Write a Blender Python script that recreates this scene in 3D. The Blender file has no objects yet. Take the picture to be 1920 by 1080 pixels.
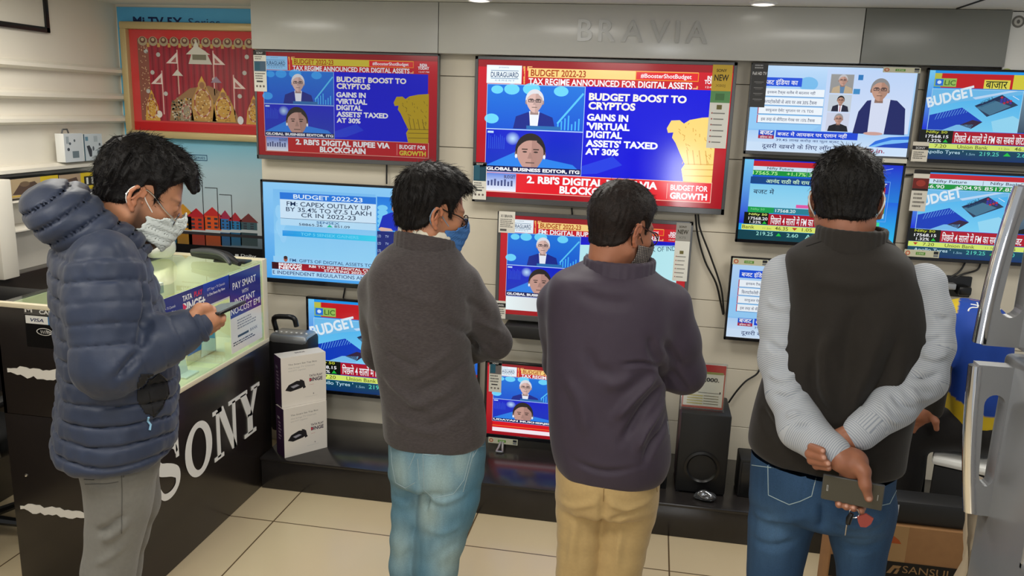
import bpy, bmesh, math, random
import numpy as np
from mathutils import Vector, Matrix

SC = bpy.context.scene
COL = SC.collection
PI = math.pi

# ------------------------------------------------------------------ camera
CAM_H = 1.9
FPX = 1513.95
PSI, TH, RO = .167133, .218065, .0354142
_f = np.array([-math.sin(PSI)*math.cos(TH), math.cos(PSI)*math.cos(TH), -math.sin(TH)])
_r = np.array([math.cos(PSI), math.sin(PSI), 0.])
_u = np.cross(_r, _f)
_rt = math.cos(RO)*_r + math.sin(RO)*_u
_up = -math.sin(RO)*_r + math.cos(RO)*_u
cam = bpy.data.cameras.new('camera')
cam.sensor_width = 36
cam.lens = 36*FPX/1920
cam.clip_start = .02
cam_o = bpy.data.objects.new('camera', cam)
COL.objects.link(cam_o)
cam_o.matrix_world = Matrix(((_rt[0], _up[0], -_f[0], 0), (_rt[1], _up[1], -_f[1], 0), (_rt[2], _up[2], -_f[2], CAM_H), (0, 0, 0, 1)))
SC.camera = cam_o

def at(px, py, Y):
    """photo pixel -> place point on the plane at depth Y (surveying helper)"""
    d = _rt*((px-960)/FPX) - _up*((py-540)/FPX) + _f
    p = d*(Y/d[1])
    return np.array([p[0], p[1], p[2]+CAM_H])

# ------------------------------------------------------------------ world, lights, exposure
SC.view_settings.view_transform = 'Standard'
SC.view_settings.look = 'None'
SC.view_settings.gamma = 1
SC.view_settings.use_curve_mapping = False
SC.view_settings.exposure = 0.0
w = bpy.data.worlds.new('assumed_daylight')  # even ambient light; daylight through an open front is assumed
SC.world = w
w.use_nodes = True
w.node_tree.nodes['Background'].inputs[0].default_value = (.93, .97, 1, 1)
w.node_tree.nodes['Background'].inputs[1].default_value = .42

def lamp(name, kind, loc, energy, size=.3, size_y=None, rot=(0, 0, 0), col=(1, .97, .9)):
    l = bpy.data.lights.new(name, kind)
    l.energy = energy
    l.color = col
    if kind == 'AREA':
        l.size = size
        if size_y:
            l.shape = 'RECTANGLE'
            l.size_y = size_y
    else:
        l.shadow_soft_size = size
    o = bpy.data.objects.new(name, l)
    COL.objects.link(o)
    o.location = loc
    o.rotation_euler = rot
    return o

# rows of recessed ceiling panels assumed for the shop, none in view
for i, (x, y, e) in enumerate([(-1.9, 1.0, 17), (-.4, 1.0, 17), (1.2, 1.0, 15), (-2.3, 2.9, 15), (-.6, 2.9, 14), (1.1, 2.9, 13), (-.4, -.6, 17)]):
    lamp('assumed_panel_light', 'AREA', (x, y, 2.375), e, .55, .55)

# unseen light added behind the viewer, and an assumed strip lamp inside the glass case
lamp('added_glare_light', 'AREA', (.33, -2.0, 1.11), 16, .26, .7, (math.radians(90), 0, 0), (.95, .98, 1))  # added for glare on the largest screen; a doorway there is assumed
lamp('assumed_case_light', 'AREA', (-2.29, 3.05, 1.10), 1.7, .03, 1.0, (0, math.radians(-35), 0), (1, .95, .8))  # assumed lamp, added to brighten the case interior

# ------------------------------------------------------------------ materials
def mat(name, col, rough=.5, metal=0., spec=.5, noise=0., nscale=40., bump=0., bscale=200., coat=0., trans=0., sss=0., emit=None, estr=0.):
    m = bpy.data.materials.new(name)
    m.use_nodes = True
    nt = m.node_tree
    b = nt.nodes['Principled BSDF']
    c = [((v/255)/12.92 if v/255 <= .04045 else ((v/255+.055)/1.055)**2.4) for v in col] + [1]
    b.inputs['Base Color'].default_value = c
    b.inputs['Roughness'].default_value = rough
    b.inputs['Metallic'].default_value = metal
    b.inputs['Specular IOR Level'].default_value = spec
    if coat:
        b.inputs['Coat Weight'].default_value = coat
        b.inputs['Coat Roughness'].default_value = .08
    if trans:
        b.inputs['Transmission Weight'].default_value = trans
    if sss:
        b.inputs['Subsurface Weight'].default_value = sss
        b.inputs['Subsurface Radius'].default_value = (.012, .005, .003)
        b.inputs['Subsurface Scale'].default_value = .5
    if emit:
        b.inputs['Emission Color'].default_value = [((v/255)/12.92 if v/255 <= .04045 else ((v/255+.055)/1.055)**2.4) for v in emit]+[1]
        b.inputs['Emission Strength'].default_value = estr
    tc = nt.nodes.new('ShaderNodeTexCoord')
    if noise:
        n = nt.nodes.new('ShaderNodeTexNoise')
        n.inputs['Scale'].default_value = nscale
        n.inputs['Detail'].default_value = 6
        nt.links.new(tc.outputs['Object'], n.inputs['Vector'])
        r = nt.nodes.new('ShaderNodeMapRange')
        r.inputs['From Min'].default_value = .3
        r.inputs['From Max'].default_value = .7
        r.inputs['To Min'].default_value = 1-noise
        r.inputs['To Max'].default_value = 1+noise
        nt.links.new(n.outputs['Fac'], r.inputs['Value'])
        mx = nt.nodes.new('ShaderNodeVectorMath')
        mx.operation = 'SCALE'
        mx.inputs[0].default_value = c[:3]
        nt.links.new(r.outputs['Result'], mx.inputs['Scale'])
        nt.links.new(mx.outputs['Vector'], b.inputs['Base Color'])
    if bump:
        n = nt.nodes.new('ShaderNodeTexNoise')
        n.inputs['Scale'].default_value = bscale
        n.inputs['Detail'].default_value = 4
        nt.links.new(tc.outputs['Object'], n.inputs['Vector'])
        bp = nt.nodes.new('ShaderNodeBump')
        bp.inputs['Strength'].default_value = bump
        bp.inputs['Distance'].default_value = .002
        nt.links.new(n.outputs['Fac'], bp.inputs['Height'])
        nt.links.new(bp.outputs['Normal'], b.inputs['Normal'])
    return m

def attr_mat(name, rough=.35, spec=.4, emit=0., base=True, sss=0., bump=0., bscale=200., noise=0., nscale=60.):
    """colour comes from the mesh's 'Col' attribute (printed matter / screens / skin)"""
    m = bpy.data.materials.new(name)
    m.use_nodes = True
    nt = m.node_tree
    b = nt.nodes['Principled BSDF']
    a = nt.nodes.new('ShaderNodeAttribute')
    a.attribute_name = 'Col'
    src = a.outputs['Color']
    tc = nt.nodes.new('ShaderNodeTexCoord')
    if noise:
        n = nt.nodes.new('ShaderNodeTexNoise')
        n.inputs['Scale'].default_value = nscale
        n.inputs['Detail'].default_value = 6
        nt.links.new(tc.outputs['Object'], n.inputs['Vector'])
        r = nt.nodes.new('ShaderNodeMapRange')
        r.inputs['From Min'].default_value = .3
        r.inputs['From Max'].default_value = .7
        r.inputs['To Min'].default_value = 1-noise
        r.inputs['To Max'].default_value = 1+noise
        nt.links.new(n.outputs['Fac'], r.inputs['Value'])
        mx = nt.nodes.new('ShaderNodeVectorMath')
        mx.operation = 'SCALE'
        nt.links.new(src, mx.inputs[0])
        nt.links.new(r.outputs['Result'], mx.inputs['Scale'])
        src = mx.outputs['Vector']
    if base:
        nt.links.new(src, b.inputs['Base Color'])
    else:
        b.inputs['Base Color'].default_value = (.01, .01, .01, 1)
    if emit:
        nt.links.new(src, b.inputs['Emission Color'])
        b.inputs['Emission Strength'].default_value = emit
    if sss:
        b.inputs['Subsurface Weight'].default_value = sss
        b.inputs['Subsurface Radius'].default_value = (.012, .005, .003)
        b.inputs['Subsurface Scale'].default_value = .4
    if bump:
        n = nt.nodes.new('ShaderNodeTexNoise')
        n.inputs['Scale'].default_value = bscale
        n.inputs['Detail'].default_value = 3
        nt.links.new(tc.outputs['Object'], n.inputs['Vector'])
        bp = nt.nodes.new('ShaderNodeBump')
        bp.inputs['Strength'].default_value = bump
        bp.inputs['Distance'].default_value = .0015
        nt.links.new(n.outputs['Fac'], bp.inputs['Height'])
        nt.links.new(bp.outputs['Normal'], b.inputs['Normal'])
    b.inputs['Roughness'].default_value = rough
    b.inputs['Specular IOR Level'].default_value = spec
    return m

def glass_mat(name, tint=(.9, .97, .94), alpha=.18, rough=.03):
    m = bpy.data.materials.new(name)
    m.use_nodes = True
    nt = m.node_tree
    out = nt.nodes['Material Output']
    nt.nodes.remove(nt.nodes['Principled BSDF'])
    t = nt.nodes.new('ShaderNodeBsdfTransparent')
    t.inputs[0].default_value = (*tint, 1)
    g = nt.nodes.new('ShaderNodeBsdfGlossy')
    g.inputs['Roughness'].default_value = rough
    fr = nt.nodes.new('ShaderNodeFresnel')
    fr.inputs[0].default_value = 1.45
    ad = nt.nodes.new('ShaderNodeMath')
    ad.operation = 'MULTIPLY_ADD'
    ad.inputs[1].default_value = 1.0
    ad.inputs[2].default_value = alpha*.2
    nt.links.new(fr.outputs[0], ad.inputs[0])
    mx = nt.nodes.new('ShaderNodeMixShader')
    ge = nt.nodes.new('ShaderNodeNewGeometry')
    fb = nt.nodes.new('ShaderNodeMath')      # outer faces reflect, the inner side of the sheet does not
    fb.operation = 'SUBTRACT'
    fb.inputs[0].default_value = 1
    nt.links.new(ge.outputs['Backfacing'], fb.inputs[1])
    ml = nt.nodes.new('ShaderNodeMath')
    ml.operation = 'MULTIPLY'
    nt.links.new(ad.outputs[0], ml.inputs[0])
    nt.links.new(fb.outputs[0], ml.inputs[1])
    nt.links.new(ml.outputs[0], mx.inputs[0])
    nt.links.new(t.outputs[0], mx.inputs[1])
    nt.links.new(g.outputs[0], mx.inputs[2])
    nt.links.new(mx.outputs[0], out.inputs[0])
    return m

M = dict(
    wall=mat('cream_wall_panel', (212, 204, 186), .45, noise=.02, nscale=3),
    leftwall=mat('white_slat_panel', (226, 220, 206), .4, noise=.02, nscale=3),
    ceiling=mat('white_ceiling', (230, 228, 220), .7),
    dark_lam=mat('dark_laminate', (44, 38, 34), .28, noise=.08, nscale=6),
    counter=mat('black_counter_laminate', (34, 29, 27), .24, noise=.10, nscale=5),
    platform=mat('black_platform_laminate', (40, 37, 36), .2, noise=.12, nscale=9),
    cream_trim=mat('cream_trim', (226, 216, 188), .4),
    cream_in=mat('cream_case_lining', (232, 222, 192), .5),
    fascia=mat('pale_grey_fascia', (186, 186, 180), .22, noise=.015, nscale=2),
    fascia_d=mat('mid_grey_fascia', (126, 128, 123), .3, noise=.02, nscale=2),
    letter=mat('grey_fascia_letters', (170, 171, 167), .25),
    black=mat('black_plastic', (18, 18, 19), .3),
    blackm=mat('matt_black_plastic', (22, 22, 23), .55, bump=.2, bscale=900),
    grey=mat('dark_grey_plastic', (70, 72, 74), .35),
    bezel=mat('grey_metal_bezel', (96, 97, 98), .3, metal=.5),
    bezelb=mat('black_gloss_bezel', (20, 20, 24), .15),
    silver=mat('silver_plastic', (170, 172, 174), .3, metal=.6),
    chrome=mat('polished_chrome', (235, 236, 240), .07, metal=1.),
    steel=mat('grey_fridge_steel', (146, 147, 149), .30, metal=.55, noise=.02, nscale=8),
    steel_d=mat('dark_gap', (30, 30, 32), .5),
    white=mat('white_paint', (232, 232, 228), .4),
    torn=mat('torn_white_laminate', (222, 218, 210), .7),
    cable=mat('black_cable', (12, 12, 13), .4),
    carton=mat('brown_carton', (150, 108, 66), .75, noise=.06, nscale=30),
    goldframe=mat('pale_gold_frame', (198, 178, 128), .35, metal=.2, bump=.15, bscale=120),
    print=attr_mat('printed_matter', .5, .3),
    gloss=attr_mat('glossy_print', .18, .5),
    glass=glass_mat('counter_glass', (.86, .95, .91)),
    lens=glass_mat('spectacle_lens', (.96, .98, 1)),
    film=glass_mat('clear_film', (.93, .95, .96), .5, .12),
    plastic_bag=mat('white_crumpled_plastic', (222, 220, 212), .3, bump=.4, bscale=40),
    lampglow=mat('lamp_diffuser', (255, 250, 240), .5, emit=(255, 250, 240), estr=2.2),
)

# ------------------------------------------------------------------ naming helpers
def tag(o, label=None, cat=None, group=None, kind=None):
    if label: o['label'] = label
    if cat: o['category'] = cat
    if group: o['group'] = group
    if kind: o['kind'] = kind
    return o

def empty(name, loc, label, cat, group=None, rz=0.):
    o = bpy.data.objects.new(name, None)
    COL.objects.link(o)
    o.location = loc
    o.rotation_euler = (0, 0, rz)
    o.empty_display_size = .05
    return tag(o, label, cat, group)

def place(o, parent):
    """parent keeping world placement of geometry given in world coordinates"""
    if parent is not None:
        o.parent = parent
        # parent chain has only translation/z-rotation
        m = Matrix()
        p = parent
        ch = []
        while p is not None:
            ch.append(p)
            p = p.parent
        for p in reversed(ch):
            m = m @ p.matrix_parent_inverse @ p.matrix_basis
        o.matrix_parent_inverse = m.inverted()
    return o

def srgb(c):
    return [((v/255)/12.92 if v/255 <= .04045 else ((v/255+.055)/1.055)**2.4) for v in c[:3]]

class MB:
    """collects faces for one mesh object"""
    def __init__(s):
        s.v, s.f, s.m, s.c, s.sm = [], [], [], [], []
        s.mats = []
    def mi(s, m):
        if m not in s.mats:
            s.mats.append(m)
        return s.mats.index(m)
    def add(s, verts, faces, m, col=None, smooth=False, vcols=None):
        k = len(s.v)
        mi = s.mi(m)
        s.v += [tuple(map(float, p)) for p in verts]
        for f in faces:
            s.f.append([k+i for i in f])
            s.m.append(mi)
            s.sm.append(smooth)
            if vcols is not None:
                s.c.append([vcols[i] for i in f])
            else:
                s.c.append(col)
    def box(s, lo, hi, m, bev=0., col=None, seg=2):
        bm = bmesh.new()
        bmesh.ops.create_cube(bm, size=1)
        for v in bm.verts:
            v.co = Vector([(lo[i]+hi[i])/2 + v.co[i]*(hi[i]-lo[i]) for i in range(3)])
        if bev:
            bmesh.ops.bevel(bm, geom=bm.edges[:], offset=bev, segments=seg, affect='EDGES', profile=.5)
        s.bm(bm, m, col, smooth=bool(bev))
        return s
    def bm(s, bm, m, col=None, smooth=False, T=None):
        bm.verts.index_update()
        s.add([(T @ v.co if T else v.co) for v in bm.verts], [[v.index for v in f.verts] for f in bm.faces], m, col, smooth)
        bm.free()
    def quad(s, a, b, c, d, m, col=None, vcols=None):
        s.add([a, b, c, d], [[0, 1, 2, 3]], m, col, vcols=vcols)
    def prism(s, poly, O, U, V, N, depth, m, col=None, bevel=0):
        """poly in (u,v) on plane O,U,V extruded by depth along N"""
        O, U, V, N = map(np.array, (O, U, V, N))
        n = len(poly)
        bot = [O+U*p[0]+V*p[1] for p in poly]
        top = [p+N*depth for p in bot]
        fs = [list(range(n, 2*n)), list(range(n-1, -1, -1))]
        for i in range(n):
            j = (i+1) % n
            fs.append([i, j, n+j, n+i])
        s.add(bot+top, fs, m, col)
    def tube(s, path, r, m, n=8, col=None, closed=False, smooth_path=0):
        P = [np.array(p, float) for p in path]
        if smooth_path:
            P = catmull(P, smooth_path, closed)
        rs = r if hasattr(r, '__len__') else [r]*len(P)
        if len(rs) != len(P):
            rs = np.interp(np.linspace(0, 1, len(P)), np.linspace(0, 1, len(rs)), rs)
        vs, fs = [], []
        ref = None
        k = len(P)
        for i in range(k):
            a = P[(i-1) % k] if (closed or i > 0) else P[i]
            b = P[(i+1) % k] if (closed or i < k-1) else P[i]
            t = b-a
            t = t/(np.linalg.norm(t)+1e-12)
            if ref is None:
                ref = np.cross(t, [0, 0, 1]) if abs(t[2]) < .9 else np.cross(t, [1, 0, 0])
            ref = ref - t*np.dot(ref, t)
            ref = ref/(np.linalg.norm(ref)+1e-12)
            bn = np.cross(t, ref)
            for q in range(n):
                an = 2*PI*q/n
                vs.append(P[i]+rs[i]*(math.cos(an)*ref+math.sin(an)*bn))
        for i in range(k if closed else k-1):
            for q in range(n):
                j = (i+1) % k
                fs.append([i*n+q, i*n+(q+1) % n, j*n+(q+1) % n, j*n+q])
        if not closed:
            fs.append(list(range(n-1, -1, -1)))
            fs.append([(k-1)*n+q for q in range(n)])
        s.add(vs, fs, m, col, True)
    def lathe(s, prof, O, m, n=24, axis=2, col=None, cap=True):
        vs, fs = [], []
        O = np.array(O, float)
        for (r, z) in prof:
            for q in range(n):
                a = 2*PI*q/n
                p = [r*math.cos(a), r*math.sin(a), z]
                if axis == 0: p = [p[2], p[0], p[1]]
                if axis == 1: p = [p[0], p[2], p[1]]
                vs.append(O+p)
        for i in range(len(prof)-1):
            for q in range(n):
                fs.append([i*n+q, i*n+(q+1) % n, (i+1)*n+(q+1) % n, (i+1)*n+q])
        if cap:
            fs.append(list(range(n-1, -1, -1)))
            fs.append([(len(prof)-1)*n+q for q in range(n)])
        s.add(vs, fs, m, col, True)
    def build(s, name, parent=None, autosmooth=None):
        me = bpy.data.meshes.new(name)
        me.from_pydata(s.v, [], s.f)
        for m in s.mats:
            me.materials.append(m)
        me.polygons.foreach_set('material_index', s.m)
        me.polygons.foreach_set('use_smooth', s.sm)
        if any(c is not None for c in s.c):
            ca = me.color_attributes.new('Col', 'FLOAT_COLOR', 'CORNER')
            buf = []
            for f, c in zip(s.f, s.c):
                if c is None:
                    buf += [.5, .5, .5, 1]*len(f)
                elif hasattr(c[0], '__len__'):
                    for q in c:
                        buf += srgb(q)+[1]
                else:
                    buf += (srgb(c)+[1])*len(f)
            ca.data.foreach_set('color', buf)
        me.update()
        o = bpy.data.objects.new(name, me)
        COL.objects.link(o)
        if any(s.sm):
            try:
                me.set_sharp_from_angle(angle=math.radians(40))
            except Exception:
                pass
        return place(o, parent)

def catmull(P, sub=6, closed=False):
    P = [np.array(p, float) for p in P]
    n = len(P)
    out = []
    for i in range(n if closed else n-1):
        p1, p2 = P[i], P[(i+1) % n]
        p0 = P[(i-1) % n] if (closed or i > 0) else 2*p1-p2
        p3 = P[(i+2) % n] if (closed or i < n-2) else 2*p2-p1
        for k in range(sub):
            t = k/sub
            out.append(.5*((2*p1)+(p2-p0)*t+(2*p0-5*p1+4*p2-p3)*t*t+(3*p1-p0-3*p2+p3)*t**3))
    if not closed:
        out.append(P[-1])
    return out

# ------------------------------------------------------------------ text and flat graphics
_tc = {}
def deva(s):
    out = []
    for ch in s:
        if ch == '\u093f' and out:
            out.insert(len(out)-1, ch)
        else:
            out.append(ch)
    return ''.join(out)

def text_mesh(s, bold=0., shear=0.):
    key = (s, bold, shear)
    if key in _tc:
        return _tc[key]
    c = bpy.data.curves.new('lettering', 'FONT')
    c.body = deva(s)
    c.size = 1
    c.offset = bold
    c.shear = shear
    c.resolution_u = 3
    o = bpy.data.objects.new('lettering', c)
    me = o.to_mesh()
    v = np.array([q.co[:2] for q in me.vertices]) if len(me.vertices) else np.zeros((1, 2))
    f = [list(p.vertices) for p in me.polygons]
    o.to_mesh_clear()
    bpy.data.objects.remove(o)
    bpy.data.curves.remove(c)
    lo, hi = v.min(0), v.max(0)
    v = (v-lo)/np.maximum(hi-lo, 1e-6)
    _tc[key] = (v, f, hi-lo)
    return _tc[key]

class Sheet:
    """flat graphics on a rectangle: O = top-left, U = full width vector, V = full height vector (down), N = outward"""
    def __init__(s, O, U, V, N, m, mb=None, step=.0004):
        s.O, s.U, s.V, s.N = [np.array(x, float) for x in (O, U, V, N)]
        s.m = m
        s.mb = mb or MB()
        s.step = step
        s.asp = np.linalg.norm(s.U)/np.linalg.norm(s.V)
    def p(s, u, v, l):
        return s.O+s.U*u+s.V*v+s.N*(l*s.step)
    def rect(s, u0, v0, u1, v1, col, l=1, col2=None, horiz=False):
        a = [s.p(u0, v0, l), s.p(u0, v1, l), s.p(u1, v1, l), s.p(u1, v0, l)]
        if col2 is not None:
            vc = [col, col, col2, col2] if horiz else [col, col2, col2, col]
            s.mb.quad(*a, s.m, vcols=vc)
        else:
            s.mb.quad(*a, s.m, col)
    def poly(s, pts, col, l=1, cols=None):
        s.mb.add([s.p(a, b, l) for a, b in pts][::-1], [list(range(len(pts)))], s.m, col, vcols=cols[::-1] if cols else None)
    def ell(s, cu, cv, ru, rv, col, l=1, n=20, col2=None):
        pts = [(cu+ru*math.cos(2*PI*i/n), cv-rv*math.sin(2*PI*i/n)) for i in range(n)]
        if col2 is None:
            s.mb.add([s.p(a, b, l) for a, b in pts], [list(range(n))], s.m, col)
        else:
            s.mb.add([s.p(cu, cv, l)]+[s.p(a, b, l) for a, b in pts], [[0, 1+i, 1+(i+1) % n] for i in range(n)], s.m, vcols=[col]+[col2]*n)
    def line(s, a, b, wd, col, l=2):
        a, b = np.array(a, float), np.array(b, float)
        d = (b-a)*[s.asp, 1]
        n = np.array([-d[1], d[0]])/(np.linalg.norm(d)+1e-9)*wd/2
        n = n/[s.asp, 1]
        s.poly4(a+n, b+n, b-n, a-n, col, l)
    def poly4(s, a, b, c, d, col, l):
        P = [s.p(*q, l) for q in (a, b, c, d)]
        n = np.cross(P[1]-P[0], P[2]-P[0])
        if np.dot(n, s.N) < 0:
            P = P[::-1]
        s.mb.quad(*P, s.m, col)
    def frame(s, u0, v0, u1, v1, wd, col, l=2):
        a = wd/s.asp
        s.rect(u0, v0, u1, v0+wd, col, l); s.rect(u0, v1-wd, u1, v1, col, l)
        s.rect(u0, v0, u0+a, v1, col, l); s.rect(u1-a, v0, u1, v1, col, l)
    def text(s, t, u0, v0, u1, v1, col, l=3, bold=.0, shear=0., keep=False, rot=0.):
        v, f, sz = text_mesh(t, bold, shear)
        if keep:   # keep letter proportions: height fills, left aligned
            wn = (v1-v0)*(sz[0]/sz[1])/s.asp
            u1 = u0+wn
        pts = np.stack([u0+(u1-u0)*v[:, 0], v1-(v1-v0)*v[:, 1]], 1)
        if rot:
            c = np.array([u0, v1])
            q = (pts-c)*[s.asp, 1]
            ca, sa = math.cos(rot), math.sin(rot)
            q = np.stack([q[:, 0]*ca+q[:, 1]*sa, -q[:, 0]*sa+q[:, 1]*ca], 1)
            pts = q/[s.asp, 1]+c
        s.mb.add([s.p(a, b, l) for a, b in pts], f, s.m, col)
    def scribble(s, u0, v0, u1, v1, n, col, l=3, seed=0, h=.5):
        """rows of tiny illegible print"""
        r = random.Random(seed)
        dv = (v1-v0)/n
        for i in range(n):
            u = u0
            end = u0+(u1-u0)*r.uniform(.6, 1)
            while u < end:
                du = r.uniform(.03, .12)*(u1-u0)
                s.rect(u, v0+i*dv, min(u+du, u1), v0+i*dv+dv*h, col, l)
                u += du+.02*(u1-u0)
    def build(s, name, parent=None):
        return s.mb.build(name, parent)
# ------------------------------------------------------------------ structure
def struct(mb, name):
    return tag(mb.build(name), kind='structure')

def floor_mat():
    m = bpy.data.materials.new('beige_floor_tiles')
    m.use_nodes = True
    nt = m.node_tree
    b = nt.nodes['Principled BSDF']
    tc = nt.nodes.new('ShaderNodeTexCoord')
    mp = nt.nodes.new('ShaderNodeMapping')
    mp.inputs['Location'].default_value = (1.617, -3.182, 0)
    mp.inputs['Location'].default_value = (1.617-.0, -3.182, 0)
    br = nt.nodes.new('ShaderNodeTexBrick')
    br.offset = 0
    br.squash = 1
    br.inputs['Scale'].default_value = 1
    br.inputs['Brick Width'].default_value = .9016
    br.inputs['Row Height'].default_value = .9016
    br.inputs['Mortar Size'].default_value = .0035
    br.inputs['Mortar Smooth'].default_value = .1
    br.inputs['Color1'].default_value = srgb((206, 188, 154))+[1]
    br.inputs['Color2'].default_value = srgb((203, 185, 151))+[1]
    br.inputs['Mortar'].default_value = srgb((96, 78, 56))+[1]
    nt.links.new(tc.outputs['Object'], mp.inputs['Vector'])
    nt.links.new(mp.outputs['Vector'], br.inputs['Vector'])
    n = nt.nodes.new('ShaderNodeTexNoise')
    n.inputs['Scale'].default_value = 1.6
    n.inputs['Detail'].default_value = 5
    nt.links.new(tc.outputs['Object'], n.inputs['Vector'])
    mr = nt.nodes.new('ShaderNodeMapRange')
    mr.inputs['To Min'].default_value = .94
    mr.inputs['To Max'].default_value = 1.05
    nt.links.new(n.outputs['Fac'], mr.inputs['Value'])
    vm = nt.nodes.new('ShaderNodeVectorMath')
    vm.operation = 'SCALE'
    nt.links.new(br.outputs['Color'], vm.inputs[0])
    nt.links.new(mr.outputs['Result'], vm.inputs['Scale'])
    nt.links.new(vm.outputs['Vector'], b.inputs['Base Color'])
    b.inputs['Roughness'].default_value = .22
    return m

mb = MB(); mb.box((-3.2, -2.2, -.06), (2.8, 4.5, 0), floor_mat()); struct(mb, 'floor')
mb = MB(); mb.box((-3.2, -2.2, 2.39), (2.8, 4.5, 2.47), M['ceiling']); struct(mb, 'ceiling')
# back wall of cream panels (a slab in front of the corner wall)
mb = MB()
zs = [0, .345, .653, .86, 1.0, 1.343, 1.70, 2.05, 2.39]
xs = [-2.06, -1.365, -.42, .53, 1.47, 2.7]
for a, b in zip(zs[:-1], zs[1:]):
    mb.box((-2.06, 4.05, a+.0015), (2.7, 4.09, b-.0015), M['wall'], .0012, seg=1)
mb.box((-2.055, 4.09, 0), (2.7, 4.3, 2.39), M['wall'])
struct(mb, 'wall_back')
mb = MB(); mb.box((-3.2, 4.25, 0), (-2.06, 4.35, 2.39), M['leftwall']); struct(mb, 'wall_corner')
# left wall: white boards with three projecting ledges, dark laminate below
mb = MB()
mb.box((-3.12, .2, 0), (-3.0, 4.25, 2.39), M['leftwall'])
struct(mb, 'wall_left')
def ledge(z, name, dep=.055, hh=.03):
    mb = MB()
    prof = [(0, 0), (dep*.5, .004), (dep, .014), (dep, hh), (dep*.6, hh+.012), (0, hh+.014)]
    mb.prism(prof, (-3.0, .2, z), (1, 0, 0), (0, 0, 1), (0, 1, 0), 4.04, M['leftwall'])
    struct(mb, name)
for i, z in enumerate((2.005, 1.865, 1.745)):
    ledge(z, 'trim_%d' % (i+1))
ledge(1.515, 'trim_4', .085, .03)
ledge(1.385, 'trim_5', .12, .015)
ledge(1.245, 'trim_6', .10, .02)
mb = MB()
mb.box((-3.0, 3.14, 1.06), (-2.87, 3.235, 1.51), M['leftwall'], .004)
struct(mb, 'trim_7')
mb = MB()
mb.box((-3.0, .2, 0), (-2.93, 4.24, 1.055), M['dark_lam'], .004)
struct(mb, 'baseboard_left')

# grey fascia above the televisions
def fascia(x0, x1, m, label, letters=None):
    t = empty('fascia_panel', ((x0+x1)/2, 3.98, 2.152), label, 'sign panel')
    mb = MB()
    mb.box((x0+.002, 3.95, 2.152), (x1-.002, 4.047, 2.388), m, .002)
    mb.build('panel', t)
    if letters:
        L = MB()
        v, f, sz = text_mesh(letters, .012)
        # spaced capitals
        n = len(letters)
        X0, X1 = at(1083, 60, 3.945)[0], at(1327, 60, 3.945)[0]
        ws = []
        for ch in letters:
            ws.append(text_mesh(ch, .012)[2][0])
        hgt = .098
        sc = hgt/.7
        tot = sum(w*sc for w in ws)
        gap = ((X1-X0)-tot)/(n-1)
        x = X0
        for ch, wd in zip(letters, ws):
            v, f, sz = text_mesh(ch, .012)
            wd *= sc
            V = [(x+wd*p[0], 3.9445, 2.222+hgt*p[1]) for p in v]
            W = [(p[0], 3.9502, p[2]) for p in V]
            k = len(V)
            # front, back and side walls from boundary edges
            cnt = {}
            for q in f:
                for i in range(len(q)):
                    e = (q[i], q[(i+1) % len(q)])
                    cnt[e] = 1
            sides = [[a, a+k, b+k, b] for (a, b) in cnt if (b, a) not in cnt]
            L.add(V+W, [list(q) for q in f]+sides, M['letter'])
            x += wd+gap
        L.build('raised_letters', t)
    return t
fascia(-2.045, -1.072, M['fascia'], 'plain pale grey fascia panel above the dim television at upper left', None)
fascia(-1.072, .872, M['fascia'], 'long pale grey fascia panel with raised grey BRAVIA letters', 'BRAVIA')
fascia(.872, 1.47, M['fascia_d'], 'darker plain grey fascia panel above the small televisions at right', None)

# two recessed downlights in front of the fascia
for px, lab in ((900, 'round ceiling downlight above the plain end of the lettered fascia, left of the BRAVIA letters'), (1430, 'round ceiling downlight right of the BRAVIA letters')):
    p = at(px, 8, 3.85)
    t = empty('ceiling_downlight', (p[0], 3.83, 2.39), lab, 'ceiling light')
    mb = MB(); mb.lathe([(.058, 0), (.062, -.004), (.05, -.01), (.045, -.002), (.045, 0)], (p[0], 3.83, 2.389), M['white'], 28, cap=False)
    mb.build('trim_ring', t)
    mb = MB(); mb.lathe([(.0, -.009), (.03, -.009), (.046, -.004), (.046, 0)], (p[0], 3.83, 2.388), M['lampglow'], 28, cap=False)
    mb.build('diffuser', t)
mb = MB()
a, b = at(1840, 14, 3.6), at(1893, 0, 3.4)
mb.tube([(1.235, 3.93, 2.388), (1.25, 3.2, 2.388)], .004, M['cable'], 6)
tag(mb.build('ceiling_cable'), 'thin black cable running across the white ceiling', 'cable')

# white banner at the right end of the fascia
X0 = 1.475
mb = MB(); mb.box((X0, 3.99, 2.10), (2.05, 4.0, 2.385), M['white'])
S = Sheet((X0, 3.9895, 2.385), (.575, 0, 0), (0, 0, -.285), (0, -1, 0), M['print'], mb)
S.ell(.06, .14, .045, .09, (120, 118, 112), 1); S.ell(.06, .14, .03, .06, (200, 198, 190), 2); S.ell(.06, .14, .012, .03, (110, 108, 104), 3)
S.ell(.035, .93, .05, .10, (176, 192, 92), 1)
tag(mb.build('wall_banner'), 'white printed banner with grey and green dots at the top right corner', 'banner')

# display platform
mb = MB()
mb.box((-1.825, 3.48, .0), (2.6, 4.048, .158), M['platform'], .003)
mb.box((-1.828, 3.474, .150), (2.6, 4.048, .165), M['platform'], .003)
tag(mb.build('display_platform'), 'low black laminate platform running along the television wall', 'platform')
# ------------------------------------------------------------------ televisions
def screen_mat(name, e, rough=.12):
    return attr_mat(name, rough, .35, emit=e, base=False)

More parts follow.
